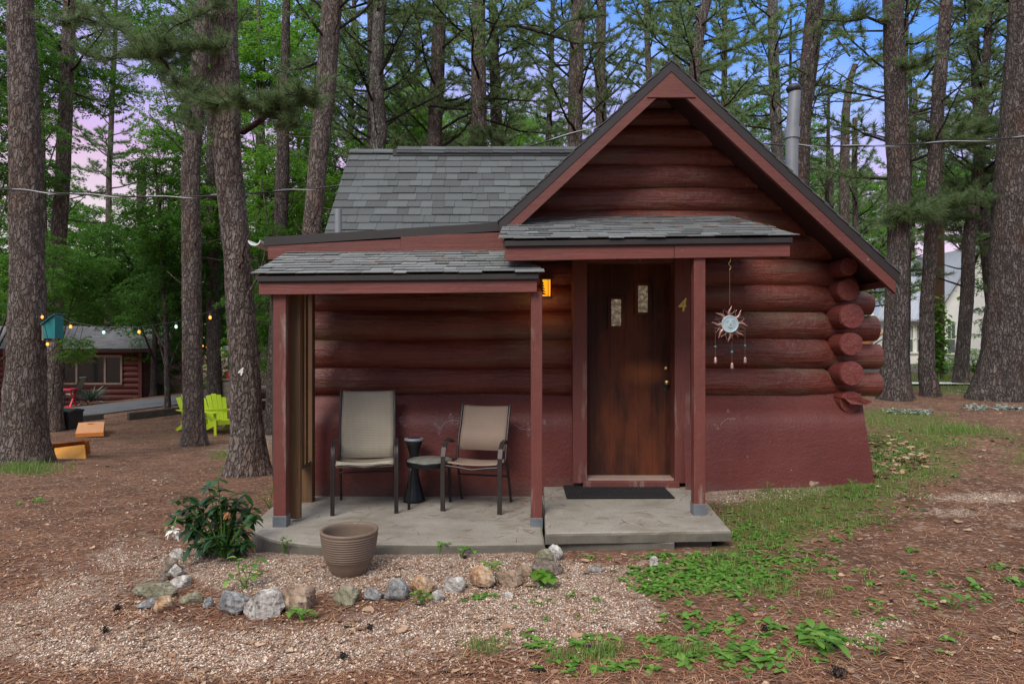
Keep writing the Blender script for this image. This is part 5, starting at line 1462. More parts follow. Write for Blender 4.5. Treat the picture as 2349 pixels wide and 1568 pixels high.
# --- middle, behind the cabin ---
BG='pines behind the cabin'
pine([(872,0,28),(866,120,30),(862,220,34),(872,290,38),(866,340,36),(864,500,40)],'pale forked trunk above the left of the grey roof',BG,d=15.5,top=14,mat='bark_grey',crown=[(1,5.8,.9,1.2)],stack=True,dead=9,deadz=(5,9))
pine([(850,60,16),(852,340,20),(854,500,20)],'thin dark trunk touching the pale forked one',BG,d=17,top=15,mat='bark_dark',crown=[(2,5.2,.9,5)],stack=True)
pine([(1010,0,30),(1003,180,32),(996,330,34),(992,500,36)],'pine second from left above the grey roof ridge',BG,d=16.5,top=15,crown=[(0,5.6,.95,2)],stack=True,dead=9,deadz=(4,9))
def b7(m2,tc,td,rs,at_,d,b):
    pxbough(m2,tc,td,rs,[(1098,92),(1130,62),(1190,60),(1260,80),(1320,100),(1385,98)],d,.05,.3,.5,26,[0,-.3,-.6,-.9,-1.2,-1.5])
    pxbough(m2,tc,td,rs,[(1095,85),(1050,45),(980,32),(900,20)],d,.035,.3,.5,14,[0,-.2,-.4,-.5])
    pxbough(m2,tc,td,rs,[(1100,340),(1110,322),(1130,315)],d-.3,.01,0,.5,34)
    pxbough(m2,tc,td,rs,[(1260,80),(1300,50),(1350,40)],d-.9,.02,.1,.5,16)
pine([(1097,0,32),(1097,150,34),(1099,330,36),(1100,500,38)],'pine with a long arching branch in the middle above the grey roof',BG,d=16,top=15,crown=[(3,6.8,.9,1)],stack=True,dead=8,deadz=(5,9),boughs=b7,bk=16,nl=.15,nw=.009)
pine([(1130,60,18),(1137,200,26),(1140,340,28),(1142,500,28)],'crooked dark pine with spreading bare limbs and a climbing vine',BG,d=20,top=16,mat='limb_bark',crown=[(2,4.6,1.0,4)],stack=True,dead=16,deadz=(4,11))
pine([(1328,0,32),(1322,150,34),(1318,330,34),(1316,500,34)],'pine left of the gable apex with plated bark',BG,d=16.5,top=15,crown=[(0,6.6,.9,4)],stack=True,dead=8,deadz=(6,9))
pine([(1380,0,22),(1377,150,24),(1380,300,26),(1380,500,26)],'thinner pine between the plated pine and the gable',BG,d=20,top=17,crown=[(1,7.0,1.0,0)],stack=True,dead=8,deadz=(6,10))
pine([(1622,0,22),(1605,60,24),(1592,170,26),(1585,400,26)],'slanting pine just right of the gable apex',BG,d=17,top=15,crown=[(3,6.8,.9,3)],stack=True,dead=7,deadz=(7,10))
pine([(1772,0,22),(1775,150,24),(1780,280,26),(1790,500,26)],'straight grey-green pine left of the flue pipe',BG,d=20,top=17,mat='bark_grey',crown=[(2,7.5,.9,1)],stack=True,dead=9,deadz=(7,11))
pine([(1872,0,38),(1858,130,38),(1842,260,36),(1838,400,36),(1832,600,38)],'dark leaning pine right behind the flue pipe',BG,d=14,top=13,mat='bark_dark',crown=[(1,6.3,.42,2)],dead=9,deadz=(5,8))
# --- right side ---
def b13(m2,tc,td,rs,at_,d,b):
    pxbough(m2,tc,td,rs,[(2040,60),(1990,40),(1940,50),(1880,45)],d,.03,.2,.5,30,[0,-.2,-.3,-.3])
    pxbough(m2,tc,td,rs,[(2050,170),(2100,150),(2150,125)],d,.03,.2,.4,22,[0,-.2,-.3])
    pxbough(m2,tc,td,rs,[(2065,500),(2090,480),(2110,490)],d,.01,.0,.5,30,[0,-.3,-.3])
pine([(2048,0,42),(2052,200,45),(2062,400,47),(2062,550,46),(2055,750,50),(2050,860,56)],'stout pine beside the right eave, carrying the hammock strap',base=(2050,916),top=11,mat='bark_dark',boughs=b13,bk=16,nl=.14,nw=.007,dead=7,deadz=(4,7),flare=1.4,segs=28)
def b14(m2,tc,td,rs,at_,d,b):
    pxbough(m2,tc,td,rs,[(2140,500),(2110,490),(2070,500),(2050,520)],d,.012,.1,.5,30,[0,-.4,-.6,-.6])
    pxbough(m2,tc,td,rs,[(2145,470),(2190,462),(2240,470)],d,.014,.1,.5,36,[0,-.3,-.4])
    pxbough(m2,tc,td,rs,[(2150,350),(2200,300),(2260,330)],d,.02,.1,.7,44,[0,.3,.5])
    pxbough(m2,tc,td,rs,[(2150,340),(2110,310),(2075,330)],d,.015,.1,.5,26,[0,.3,.5])
pine([(2172,0,26),(2160,150,27),(2146,300,28),(2138,500,28),(2126,700,29),(2125,850,33)],'slim dark pine second right of the eave',base=(2128,908),top=12,mat='bark_dark',boughs=b14,bk=16,nl=.14,nw=.007,dead=8,deadz=(4,8),flare=1.3,segs=24)
def b15(m2,tc,td,rs,at_,d,b):
    pxbough(m2,tc,td,rs,[(2205,655),(2160,640),(2110,620),(2075,622)],d,.022,.4,.35,16,[0,-.2,-.3,-.5])
    pxbough(m2,tc,td,rs,[(2212,650),(2250,662),(2290,668)],d,.02,.4,.3,8,[0,-.1,-.2])
    pxbough(m2,tc,td,rs,[(2225,640),(2240,590),(2262,560)],d+.5,.04,.4,.5,10)
    pxbough(m2,tc,td,rs,[(2235,420),(2200,430),(2160,460)],d,.02,.1,.7,36)
    pxbough(m2,tc,td,rs,[(2240,400),(2290,380),(2330,400)],d,.02,.1,.7,36)
    pxbough(m2,tc,td,rs,[(2225,500),(2190,500),(2150,520)],d,.015,.1,.5,24)
pine([(2252,300,20),(2240,420,24),(2222,550,26),(2218,700,28),(2206,830,28)],'curving slim pine in front of the white house window',base=(2205,882),top=9.5,mat='bark_dark',boughs=b15,bk=16,nl=.14,nw=.008,dead=12,deadz=(2.4,7),crown=[(0,4.6,.75,1)],stack=True,flare=1.3)
pine([(2352,0,60),(2330,300,66),(2318,500,74),(2310,700,80),(2302,820,90)],'massive flared pine at the right edge',base=(2292,916),top=10,mat='bark_dark',flare=1.3,lump=.06,dead=2,deadz=(6,8),segs=32)
pine([(2078,650,14),(2077,800,16)],'thin trunk half hidden behind the hammock pine',base=(2078,888),top=12,mat='bark_dark',crown=[(2,5,.9,2)],stack=True)
pine([(2346,500,22),(2344,700,26)],'dark trunk at the right picture edge behind the massive pine',base=(2346,886),top=13,mat='bark_dark',crown=[(3,4.0,.9,2)],stack=True)
pine([(2262,560,26),(2278,700,28)],'forked dark pine behind the massive trunk',base=(2285,872),top=12,mat='bark_dark',crown=[(1,4.5,.9,2)],stack=True,dead=8,deadz=(4,8))
# background pines
DL_='distant pines beyond the cabin'
for (px,d,cr,lb,w) in [(950,30,[(2,6,1.15,0)],'distant pine over the lime foliage above the grey roof',18), (1255,26,[(3,4.5,1.0,3)],'distant pine left of the plated pine with low limbs',16), (1500,24,[(3,7.8,1.1,5)],'distant bushy pine just left of the gable apex',20),(1560,32,[(2,9.5,1.3,6)],'distant pine rising straight behind the gable apex',18),(1660,26,[(3,6.5,1.1,.5)],'distant pine over the right gable slope',18),
 (1905,32,[(2,3.0,1.1,3.5)],'distant pine with crown just above the cable',16),
 (1960,24,[(3,2.5,1.0,4.5)],'distant slender pine left of the hammock pine',14),(2095,36,[(3,7.5,1.1,.2)],'distant pine between the two right hand trunks',12),
 (2240,40,[(3,8,1.4,2.2)],'distant tall pine behind the white house gable',16),(2330,30,[(2,6.0,1.2,3.2)],'distant pine at the right picture edge',16),
 (1935,44,[(3,3.5,1.5,.9)],'farthest pine in the gap under the cable',14),(250,34,[(3,9,1.0,3.9)],'distant pine high over the far cabin',14),(800,26,[(3,7,1.0,3.0)],'distant pine over the left corner of the grey roof',18)]:
    z=H+d*.55
    pine([(px+rnd.uniform(-16,16),100,w*.7),(px,400,w*.85),(px+rnd.uniform(-8,8),700,w)],lb,DL_,d=d,top=(Z(0,d)+2.5 if not 1850<px<2100 else cr[0][1]+7*cr[0][2]),stack=not 1850<px<2100,mat='bark_dark' if px%2 else 'bark',crown=cr,dead=3,deadz=(4,10),segs=12)
# the thin leaning snag in the sky gap
def bs(m2,tc,td,rs,at_,d,b):
    pxbough(m2,tc,td,rs,[(1956,165),(1985,140),(2010,142)],d,.02,.3,.4,12); pxbough(m2,tc,td,rs,[(1950,130),(1900,60),(1840,70)],d,.03,.5,.4,12)
    for y in (200,235,260,300): pxbough(m2,tc,td,rs,[(1945,y+10),(1970,y-5),(2000,y+4)],d,.012,.4,.3,5)
    pxbough(m2,tc,td,rs,[(1935,300),(1900,290),(1880,300)],d,.012,.4,.4,10)
pine([(1975,125,10),(1952,165,14),(1940,260,18),(1936,400,22),(1938,600,24)],'thin crooked snag with bent top in the blue sky gap',DL_,d=22,top=Z(125,22),mat='bark',boughs=bs,bk=14,nl=.15,nw=.010,dead=10,deadz=(7,11),segs=10)
for (px,y0,d,lb) in ((1728+86,30,24,'bare dead pole of a pine left of the leaning dark pine'),(2090,60,24,'very thin bare pine right of the stout hammock pine'),(1902,150,26,'very thin bare pine with twig whorls under the cable')):
    pine([(px,y0,5),(px-2,300,8),(px-6,600,12)],lb,DL_,d=d,top=Z(y0,d),mat='limb_bark',dead=26,deadz=(5,H+d*.45),segs=8)

# ---- broadleaf trees ----
def leaf_cloud(seed,nc,nl,R,mat,ls=.10):
    r=np.random.default_rng(seed); Vs=[]
    cen=r.normal(0,1,(nc,3)); cen/=np.linalg.norm(cen,axis=1,keepdims=True); cen*=(r.uniform(.1,1,(nc,1))**.45)*R*np.array([1,1,.85])
    for c in cen:
        rad=r.uniform(.28,.62); tilt=r.normal(0,.35,2); n=int(nl*rad*rad/.2)
        a=r.uniform(0,2*np.pi,n); q=np.sqrt(r.uniform(0,1,n))*rad
        # leaves gather along 5 twigs
        tw=r.integers(0,6,n); a=tw*1.05+r.normal(0,.16,n)+seed
        p=np.stack([np.cos(a)*q,np.sin(a)*q,-.25*q*q/rad+r.normal(0,.045,n)],1); p[:,2]+=p[:,0]*tilt[0]+p[:,1]*tilt[1]; p+=c
        la=a+r.normal(0,.9,n); L=ls*r.uniform(.6,1.15,n)
        u=np.stack([np.cos(la),np.sin(la),r.uniform(-.75,.15,n)],1); u/=np.linalg.norm(u,axis=1,keepdims=True)
        s=np.cross(u,np.array([0,0,1.0])+r.normal(0,.45,(n,3))); s/=np.linalg.norm(s,axis=1,keepdims=True)+1e-9
        L=L[:,None]; Vs.append(np.stack([p,p+u*L*.5-s*L*.30,p+u*L,p+u*L*.5+s*L*.30],1).reshape(-1,3))
    V=np.concatenate(Vs); Fq=np.arange(len(V)).reshape(-1,4); o=np_obj('crown',V,Fq,M[mat]); me=o.data; bpy.data.objects.remove(o); return me
LC={}
for i,(mt) in enumerate(('leaf_oak','leaf_mid','leaf_lime','leaf_dark')):
    LC[mt]=[leaf_cloud(20+i*3+k,72,210,2.0,mt,.105) for k in range(2)]
def broad(base,d,label,lobes,wpx=14,mat='bark_dark',name='broadleaf_tree',group='leafy trees among the pines'):
    """lobes: (px,py,offset in distance,radius m,leaf material)"""
    px=base; b=Vector((X(px,d),d,G(X(px,d),d))); t=thing(name,b,label,'tree',group); rs=random.Random(int(px*7+d))
    top=max(Z(l[1],d+l[2]) for l in lobes); m=MB(); r0=wpx/2/F*d
    topx=sum(X(l[0],d+l[2]) for l in lobes)/len(lobes); n=12
    ax=[Vector((b.x+(topx-b.x)*(i/n)**1.5+.05*nz(i*.4,px),d,b.z-.1+(top-b.z)*i/n)) for i in range(n+1)]
    m.tube(ax,[r0*(1.25 if i==0 else 1-.7*i/n) for i in range(n+1)],9)
    for (lx,ly,o_,r_,mt) in lobes:
        c=P(lx,ly,d+o_)
        for k in range(4):
            st=ax[min(n,max(2,int((c.z-b.z-.8)/(top-b.z)*n)+rs.randint(-2,1)))]; e=c+Vector((rs.uniform(-1,1),rs.uniform(-1,1),rs.uniform(-.5,.9)))*r_*.6
            m.tube([st,st.lerp(e,.5)+Vector((rs.uniform(-.15,.15),0,rs.uniform(-.1,.25))),e],[r0*.32,r0*.2,r0*.06+.004],5,False)
    m.build('trunk',M[mat],t)
    for k,(lx,ly,o_,r_,mt) in enumerate(lobes):
        o=bpy.data.objects.new('crown',LC[mt][(k+int(px))%2]); col.objects.link(o); o.parent=t; o.location=P(lx,ly,d+o_)-b; s=r_/2
        o.rotation_euler=(0,0,rs.uniform(0,6.28)); o.scale=(s,s,s*rs.uniform(.85,1.1))
    return t
O,Md,Lm,Dk='leaf_oak','leaf_mid','leaf_lime','leaf_dark'
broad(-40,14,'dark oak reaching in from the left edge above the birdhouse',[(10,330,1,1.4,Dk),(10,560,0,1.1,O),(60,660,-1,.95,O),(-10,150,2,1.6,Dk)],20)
broad(112,19,'leafy tree with loose crown against the pink sky on the left',[(130,40,1,1.5,O),(215,185,2,1.3,O),(80,150,0,1.4,Dk)],12)
broad(352,29,'broad tree rising behind the far cabin roof',[(200,580,-5,1.9,O),(330,590,-4,2.0,O),(120,520,-3,1.6,O),(250,680,-4,1.6,O),(420,600,0,2.0,O)],16)
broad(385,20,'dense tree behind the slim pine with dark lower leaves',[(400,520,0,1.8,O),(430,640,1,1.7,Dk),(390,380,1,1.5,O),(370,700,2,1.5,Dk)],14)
broad(445,26,'tall bright tree whose top fills the gap above the slim pine',[(420,120,0,1.9,O),(330,30,1,1.7,O),(430,290,0,1.8,Md),(510,30,0,1.6,Md)],14)
broad(585,20,'bright maple filling the gap right of the numbered trunk',[(640,330,0,1.6,Md),(600,470,1,1.7,Md),(590,180,1,1.5,Md),(660,130,0,1.5,Md)],14)
broad(655,16,'leafy tree close behind the porch roof corner',[(640,560,0,1.1,O),(620,700,1,1.1,O),(680,420,1,1.2,Md),(600,790,2,.9,Md)],12)
broad(690,24,'tall leafy tree touching the top left of centre',[(680,30,0,1.7,Md),(730,230,1,1.6,O),(790,120,1,1.5,O),(560,60,0,1.5,O)],14)
broad(745,21,'leafy tree hugging the left end of the grey roof',[(750,480,0,1.5,O),(770,360,1,1.6,Md),(690,560,0,1.3,Dk),(790,430,2,1.5,O)],12)
broad(545,27,'dark tree behind the outdoor counter',[(540,620,0,2.0,Dk),(500,520,1,1.9,O),(560,740,0,1.7,O)],16)
broad(445,31,'tree hanging over the road bend',[(450,760,0,1.8,O),(380,790,1,1.6,O),(480,690,0,1.9,Dk)],14)
broad(170,40,'wide dark tree far behind the far cabin',[(140,690,0,2.6,Dk),(260,700,1,2.6,O),(50,720,1,2.4,Dk)],14)
broad(340,38,'tree at the right end of the far cabin',[(350,710,0,2.2,O),(345,800,0,1.4,Md),(300,620,1,2.2,O)],14)
broad(620,33,'tree behind the picnic table',[(620,800,0,2.0,Md),(560,850,1,1.6,O),(650,720,0,2.0,O)],12)
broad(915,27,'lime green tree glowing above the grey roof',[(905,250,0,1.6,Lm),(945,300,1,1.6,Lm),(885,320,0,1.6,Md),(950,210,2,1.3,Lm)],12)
broad(1020,34,'pale green tree behind the second pine above the roof',[(1040,300,0,2.0,Md),(960,330,0,1.8,Md),(1190,320,2,1.6,Md)],12)
broad(1975,28,'small leafy tree behind the right eave',[(1960,560,0,1.5,Md),(2000,620,0,1.5,Lm)],10)
broad(2310,24,'leafy tree behind the massive right trunk',[(2290,430,0,1.4,O),(2330,600,0,1.6,Md),(2345,740,0,1.5,O)],12)
broad(2215,34,'leafy tree behind the white house roof',[(2190,430,0,2.2,O),(2260,480,0,2.0,O),(2120,450,1,2.1,Md)],12)
broad(1880,38,'broad tree in the gap between gable and hammock pine',[(1870,500,0,2.0,Md),(1940,470,1,2.2,Md),(1810,420,1,2.0,O)],12)
broad(80,26,'bright tree filling the left edge above the road',[(60,430,0,1.9,O),(100,640,0,1.8,Md),(30,250,1,1.7,O)],12)
broad(495,23,'tall tree behind the gap between the slim and numbered trunks',[(490,420,0,1.6,Md),(485,560,1,1.6,O),(480,680,0,1.5,O),(500,230,1,1.5,O)],10)
broad(300,44,'far tree line hiding the horizon left of the slim pine',[(230,500,0,2.6,O),(380,560,0,2.6,O),(300,640,1,2.4,Md),(440,480,2,2.6,O)],10)
broad(640,40,'far tree behind the porch roof corner',[(600,600,0,2.6,O),(700,520,0,2.6,O),(560,450,1,2.4,O),(760,430,1,2.2,Md)],10)
broad(1790,46,'hazy green tree filling the gap right of the gable slope',[(1800,330,0,2.8,Md),(1700,250,2,2.6,O),(1900,400,1,2.8,Md),(2000,430,2,2.6,O)],10)
broad(1110,44,'far green tree low between the arching pine and the gable',[(1060,300,0,2.2,O),(1250,310,0,2.2,Md),(1180,280,2,2.0,O)],10)
broad(2030,46,'far green tree over the hammock between the right trunks',[(2080,520,0,2.4,Md),(1990,540,0,2.4,O),(2150,400,2,2.6,O)],10)
broad(-330,24,'leafy tree well off to the left of the far cabin',[(-330,450,0,2.2,O),(-420,620,1,2.0,Md),(-260,620,0,1.9,O)],14)
broad(-150,28,'leafy tree at the left end of the far cabin',[(-150,520,0,2.2,O),(-90,660,1,2.0,Dk),(-210,680,0,1.9,O)],14)
broad(2480,24,'leafy tree off to the right of the massive pine',[(2480,560,0,2.0,Md),(2440,420,1,2.0,O),(2560,650,0,1.7,O)],12)
# near leafy sprays at the birdhouse trunk
broad(100,11.3,'thin understory sapling with big leaves beside the birdhouse trunk',[(175,800,0,.30,Md),(235,690,.3,.42,O),(165,610,0,.6,O)],5,name='sapling')
# far woods
def woods():
    r=np.random.default_rng(5); Vs=[]
    for k in range(1500):
        a=r.uniform(-1.15,1.15); D_=r.uniform(52,85); c=np.array([math.tan(a)*D_*.95,D_,r.uniform(-2,5.0)+(3.0 if a<-.15 else 0)]); n=52
        p=c+r.normal(0,1,(n,3))*[1.5,1.2,.9]; u=r.normal(0,1,(n,3)); u/=np.linalg.norm(u,axis=1,keepdims=True); s=np.cross(u,r.normal(0,1,(n,3))); s/=np.linalg.norm(s,axis=1,keepdims=True); L=r.uniform(.35,.75,(n,1))
        Vs.append(np.stack([p,p+u*L*.5-s*L*.3,p+u*L,p+u*L*.5+s*L*.3],1).reshape(-1,3))
    V=np.concatenate(Vs); Fq=np.arange(len(V)).reshape(-1,4); o=np_obj('distant_woods',V,Fq,M['leaf_mid']); o['kind']='stuff'; o['label']='far off woodland undergrowth'
woods()
# undergrowth shrubs round the yard's far rim
for (px,d,r_,mt,lb) in [(370,33,1.0,O,'low shrub at the corner of the far cabin'),(440,44,1.6,O,'shrub beyond the road bend'),(560,32,1.0,Md,'shrub behind the outdoor counter'),(2190,29,.55,Lm,'lime shrub under the white house wall'),(2235,30,.9,Lm,'larger lime shrub right of the curving pine'),(2140,30,.6,Lm,'lime weeds beside the utility pole'),(30,36,1.5,Dk,'dark shrub left of the far cabin')]:
    b=Vector((X(px,d),d,G(X(px,d),d))); t=thing('shrub',b,lb,'shrub','shrubs at the far rim'); m=MB(); 
    for k in range(5): m.tube([b,b+Vector((rnd.uniform(-.4,.4)*r_,rnd.uniform(-.4,.4)*r_,r_*.9))],[.02,.008],5,False)
    m.build('stem',M['limb_bark'],t); o=bpy.data.objects.new('foliage',LC[mt][0]); col.objects.link(o); o.parent=t; o.location=(0,0,r_*.55); o.scale=(r_/2,r_/2,r_/2.6)
# ================= far left yard =================
# far log cabin
D=31.0
t=thing('far_cabin',(X(220,D),D,-1.3),'dark red cabin with grey shingle roof and wide picture window beyond the road','cabin')
m=MB(); zt=Z(800,D); xl=X(-180,D); xr=X(327,D)
z=zt
while z>-2.1:
    m.tube([(xl,D+.10,z-.13),(xr,D+.10,z-.13)],.148,10,True); z-=.262
m.box((xl,D+.1,-2.3),(xr-.02,D+6,zt)); m.box((xr-.16,D-.07,-2.2),(xr,D+.05,zt))
m.build('log_wall',M['far_red'],t)
m=MB(); e0=Vector((xl-.3,D-.55,Z(801,D-.55))); e1=Vector((X(344,D-.55),D-.55,Z(801,D-.55))); rz_=Z(749.5,D+3.0); r1=Vector((X(304,D+3.0)+.1,D+3.0,rz_)); r0=Vector((xl-.3,D+3.0,rz_))
r1.x=e1.x-.1
m.prism([e1,(e1.x,D+3,rz_),(e1.x,D+6.5,e1.z),(e1.x,D+6.5,e1.z-.12),(e1.x,D+3,rz_-.12),(e1.x,e1.y,e1.z-.12)],(e0.x-e1.x,0,0)); rf=m.build('roof',M['dark_soffit'],t)
m=MB(); v=(Vector((0,3.55,rz_-e0.z))).normalized(); shingles(m,e0+Vector((0,-.02,.02)),(1,0,0),v,Vector((0,-v.z,v.y)),e1.x-e0.x+.03,3.6/v.y+.02,.16,(.25,.5),th=.012); m.build('shingles',M['shingle_warm'],rf)
m=MB()
for k in range(24): m=MB(); x=e1.x-.35-k*.62; m.box((x,D-.5,zt-.1),(x+.06,D+.1,zt+.0)); m.build('rafter_tail',M['tan_sling'],rf)
y=D-.10; x0,x1,z0,z1=X(139,y),X(280,y),Z(882,y),Z(814,y); m=MB(); w=.09
for a_ in (x0,X(173,y),X(238,y),x1-w): m.box((a_,y,z0+w),(a_+w,y+.06,z1-w))
m.box((x0,y-.01,z0),(x1,y+.06,z0+w)); m.box((x0,y-.01,z1-w),(x1,y+.06,z1)); wf=m.build('window',M['window_trim'],t)
m=MB(); m.box((x0+.02,y+.03,z0+.05),(x1-.02,y+.045,z1-.05)); m.build('pane',M['dark_glass'],wf)
# neighbour porch at the very left
m=MB(); x=X(12,D-2); m.box((x-.1,D-2,-2.0),(x,D-1.9,zt)); m.build('porch_post',M['screen_wood'],t)
def small_chair(px,py,lab,rz):
    g_=ground(px,py,20); t=thing('outdoor_chair',g_,lab,'chair'); L0=g_
    def tb(nm,pts,r_,mt):
        m=MB(); m.tube([L0+Vector(p) for p in pts],r_,6); m.build(nm,M[mt],t)
    for s in (-.25,.25):
        tb('frame_side',[(s,-.25,0),(s,-.22,.62),(s,.05,.64)],.015,'metal_black'); tb('frame_side',[(s,.35,0),(s,.05,.42),(s,.25,1.0)],.015,'metal_black')
    m=MB(); m.hexa([L0+Vector(p) for p in ((-.24,-.24,.42),(.24,-.24,.42),(.24,.1,.38),(-.24,.1,.38))],[L0+Vector(p) for p in ((-.24,-.24,.44),(.24,-.24,.44),(.24,.1,.40),(-.24,.1,.40))]); m.build('seat',M['tan_sling'],t)
    m=MB(); m.hexa([L0+Vector(p) for p in ((-.24,.06,.42),(.24,.06,.42),(.24,.08,.41),(-.24,.08,.41))],[L0+Vector(p) for p in ((-.24,.25,1.02),(.24,.25,1.02),(.24,.27,1.01),(-.24,.27,1.01))]); m.build('backrest',M['tan_sling'],t)
    t.rotation_euler=(0,0,R_(rz))
small_chair(116,932,'tan chair facing the yard in front of the far cabin wall',0); small_chair(172,930,'tan chair seen from the side, tilted back beside the red table',-80)
g_=ground(150,934,20); t=thing('small_table',g_,'small bright red folding table between the far tan chairs','table'); m=MB(); m.box(g_+Vector((-.32,-.22,.60)),g_+Vector((.32,.22,.64))); m.build('table_top',M['red_paint'],t)
for s in (-.26,.26):
    m=MB(); m.bar(g_+Vector((s,-.18,0)),g_+Vector((s,.18,.6)),.05,.03); m.bar(g_+Vector((s+.01,.18,0)),g_+Vector((s+.01,-.18,.6)),.05,.03); m.bar(g_+Vector((s-.12,-.2,.03)),g_+Vector((s+.12,-.2,.03)),.04,.04); m.build('leg',M['red_paint'],t)
def yucca(px,py,r_,n_,lab,stalk=False):
    g_=ground(px,py,18); t=thing('yucca',g_,lab,'plant'); m=MB()
    for k in range(n_):
        a_=k*2.4; e=.15+1.3*(k/n_); leaf(m,g_+Vector((0,0,.1)),(math.cos(a_),math.sin(a_),e),r_*rnd.uniform(.8,1.1),.07,.25,seg=2)
    m.build('leaves',M['yucca_leaf'],t)
    if stalk:
        m=MB(); m.tube([g_,g_+Vector((0,0,1.7))],.02,6); 
        for k in range(26): a_=k*2.4; leaf(m,g_+Vector((0,0,1.0+k*.035)),(math.cos(a_),math.sin(a_),.4),.16*(1.2-k/30),.06,.2,seg=1)
        m.build('flower_stalk',M['weed'],t)
yucca(208,927,.95,70,'spiky yucca left of its flowering neighbour at the far cabin'); yucca(252,918,.8,60,'spiky yucca with a tall flower stalk in front of the window',True)
for (px,py,s,lb) in ((272,916,22,'grey boulder at the foot of the flowering yucca'),(292,913,18,'small pale boulder at the right of the yuccas')): 
    rock(px,py,s,s*.55,'rock_grey',int(px),lb); bpy.context.view_layer.update()
# timber edging
def tie(a_,b_,h,lab):
    g0_=ground(*a_); g1_=ground(*b_); m=MB(); n=8; w=.2
    dr=(g1_-g0_); dr.z=0; dr.normalize(); sd=Vector((-dr.y,dr.x,0))*w
    for k in range(n):
        p=g0_.lerp(g1_,k/n); q_=g0_.lerp(g1_,(k+1)/n-.002); p.z=G(p.x,p.y);q_.z=G(q_.x,q_.y); up=Vector((0,0,h)); dn=Vector((0,0,-.1))
        m.hexa([p+dn,q_+dn,q_+sd+dn,p+sd+dn],[p+up,q_+up,q_+sd+up,p+sd+up])
    o=m.build('timber_edging',M['tie_wood']); set_props(o,lab,'timber')
tie((297,964),(428,948),.20,'long dark railway tie edging left of the slim pine'); tie((160,970),(238,962),.16,'shorter dark timber behind the tilted orange board')
# deck box
g_=ground(134,986); W=.98; t=thing('storage_box',g_,'black wicker storage box beside the left trunks','storage box'); dd=g_.y; x0=X(106,dd); x1=X(161,dd); z1=g_.z+.42
m=MB(); m.hexa([(x0+.02,dd,g_.z),(x1-.02,dd,g_.z),(x1-.02,dd+.5,g_.z),(x0+.02,dd+.5,g_.z)],[(x0,dd-.02,z1),(x1,dd-.02,z1),(x1,dd+.52,z1),(x0,dd+.52,z1)])
for k in range(13): x=x0+.03+(x1-x0-.06)*k/12; m.box((x-.008,dd-.028,g_.z+.03),(x+.008,dd-.0,z1-.03))
m.build('box_body',M['black_wicker'],t); m=MB(); m.prism([(x0-.02,dd-.04,z1),(x0-.02,dd-.04,z1+.05),(x0-.02,dd+.25,z1+.10),(x0-.02,dd+.54,z1+.05),(x0-.02,dd+.54,z1)],(x1-x0+.04,0,0)); m.build('lid',M['black_wicker'],t,.01)
# cornhole boards
g_=ground(205,1003); d0=g_.y; t=thing('cornhole_board',g_,'pale orange cornhole board with round hole, propped up at the back','cornhole board')
A=P(173,997,d0);B=P(237,992,d0); C2=P(238,962,d0+1.15); D2=P(180,969,d0+1.15); A.z=max(A.z,g_.z+.09);B.z=A.z+.03
n_=((B-A).cross(D2-A)).normalized(); 
def fr3(a,b): return A+(B-A)*a+(D2-A)*b
m=MB(); nn=20; hc=(.5,.80); ring=[fr3(hc[0]+.125*math.cos(a_),hc[1]+.066*math.sin(a_)) for a_ in [2*math.pi*k/nn for k in range(nn)]]
outer=[]
for k in range(nn):
    a_=2*math.pi*k/nn; c,s=math.cos(a_),math.sin(a_); tt=min((.5/abs(c)) if abs(c)>1e-6 else 9,((1-hc[1])/s if s>1e-6 else (hc[1]/-s if s<-1e-6 else 9))); outer.append(fr3(hc[0]+c*tt,hc[1]+s*tt))
corners=[fr3(0,0),fr3(1,0),fr3(1,1),fr3(0,1)]
m.add(ring+outer,[(k,nn+k,nn+(k+1)%nn,(k+1)%nn) for k in range(nn)])
for cn in corners:
    ds=sorted(range(nn),key=lambda k:(outer[k]-cn).length)[:2]; a_,b_=sorted(ds); 
    if b_-a_>2: a_,b_=b_,a_
    m.add([outer[a_],cn,outer[b_]],[(0,1,2)])
m.add([p-n_*.018 for p in corners],[(3,2,1,0)])
m.build('deck',M['orange_top'],t)
m=MB(); dn=n_*-.09
for a_,b_ in zip(corners,corners[1:]+corners[:1]): m.hexa([a_+dn,b_+dn,b_+dn+(fr3(.5,.5)-b_)*.04,a_+dn+(fr3(.5,.5)-a_)*.04],[a_-n_*.001,b_-n_*.001,b_-n_*.001+(fr3(.5,.5)-b_)*.04,a_-n_*.001+(fr3(.5,.5)-a_)*.04])
m.build('side_frame',M['orange_deep'],t)
for u_ in (.08,.92):
    p=fr3(u_,.9); m=MB(); m.bar(p-n_*.05,Vector((p.x,p.y+.05,G(p.x,p.y))),.05,.05); m.build('leg',M['orange_deep'],t)
g_=ground(160,1052); d0=g_.y; t=thing('cornhole_board',g_,'pair of deep orange cornhole panels leaning together like a tent','cornhole board')
a_=P(122,1050,d0);b_=P(196,1048,d0);c_=P(193,1019,d0+.22);e_=P(125,1027,d0+.22); a_.z=b_.z=g_.z+.0
m=MB(); k=Vector((0,.03,-.01)); m.hexa([a_,b_,b_+k,a_+k],[e_,c_,c_+k,e_+k]); m.build('front_panel',M['orange_yellow'],t,.004)
m=MB(); a2=P(118,1040,d0+.62);b2=P(206,1030,d0+.62); a2.z=b2.z=g_.z-.02; c3=P(202,1009,d0+.30); e3=P(116,1018,d0+.30); k=Vector((0,.03,.0)); m.hexa([a2,b2,b2+k,a2+k],[e3,c3,c3+k,e3+k])
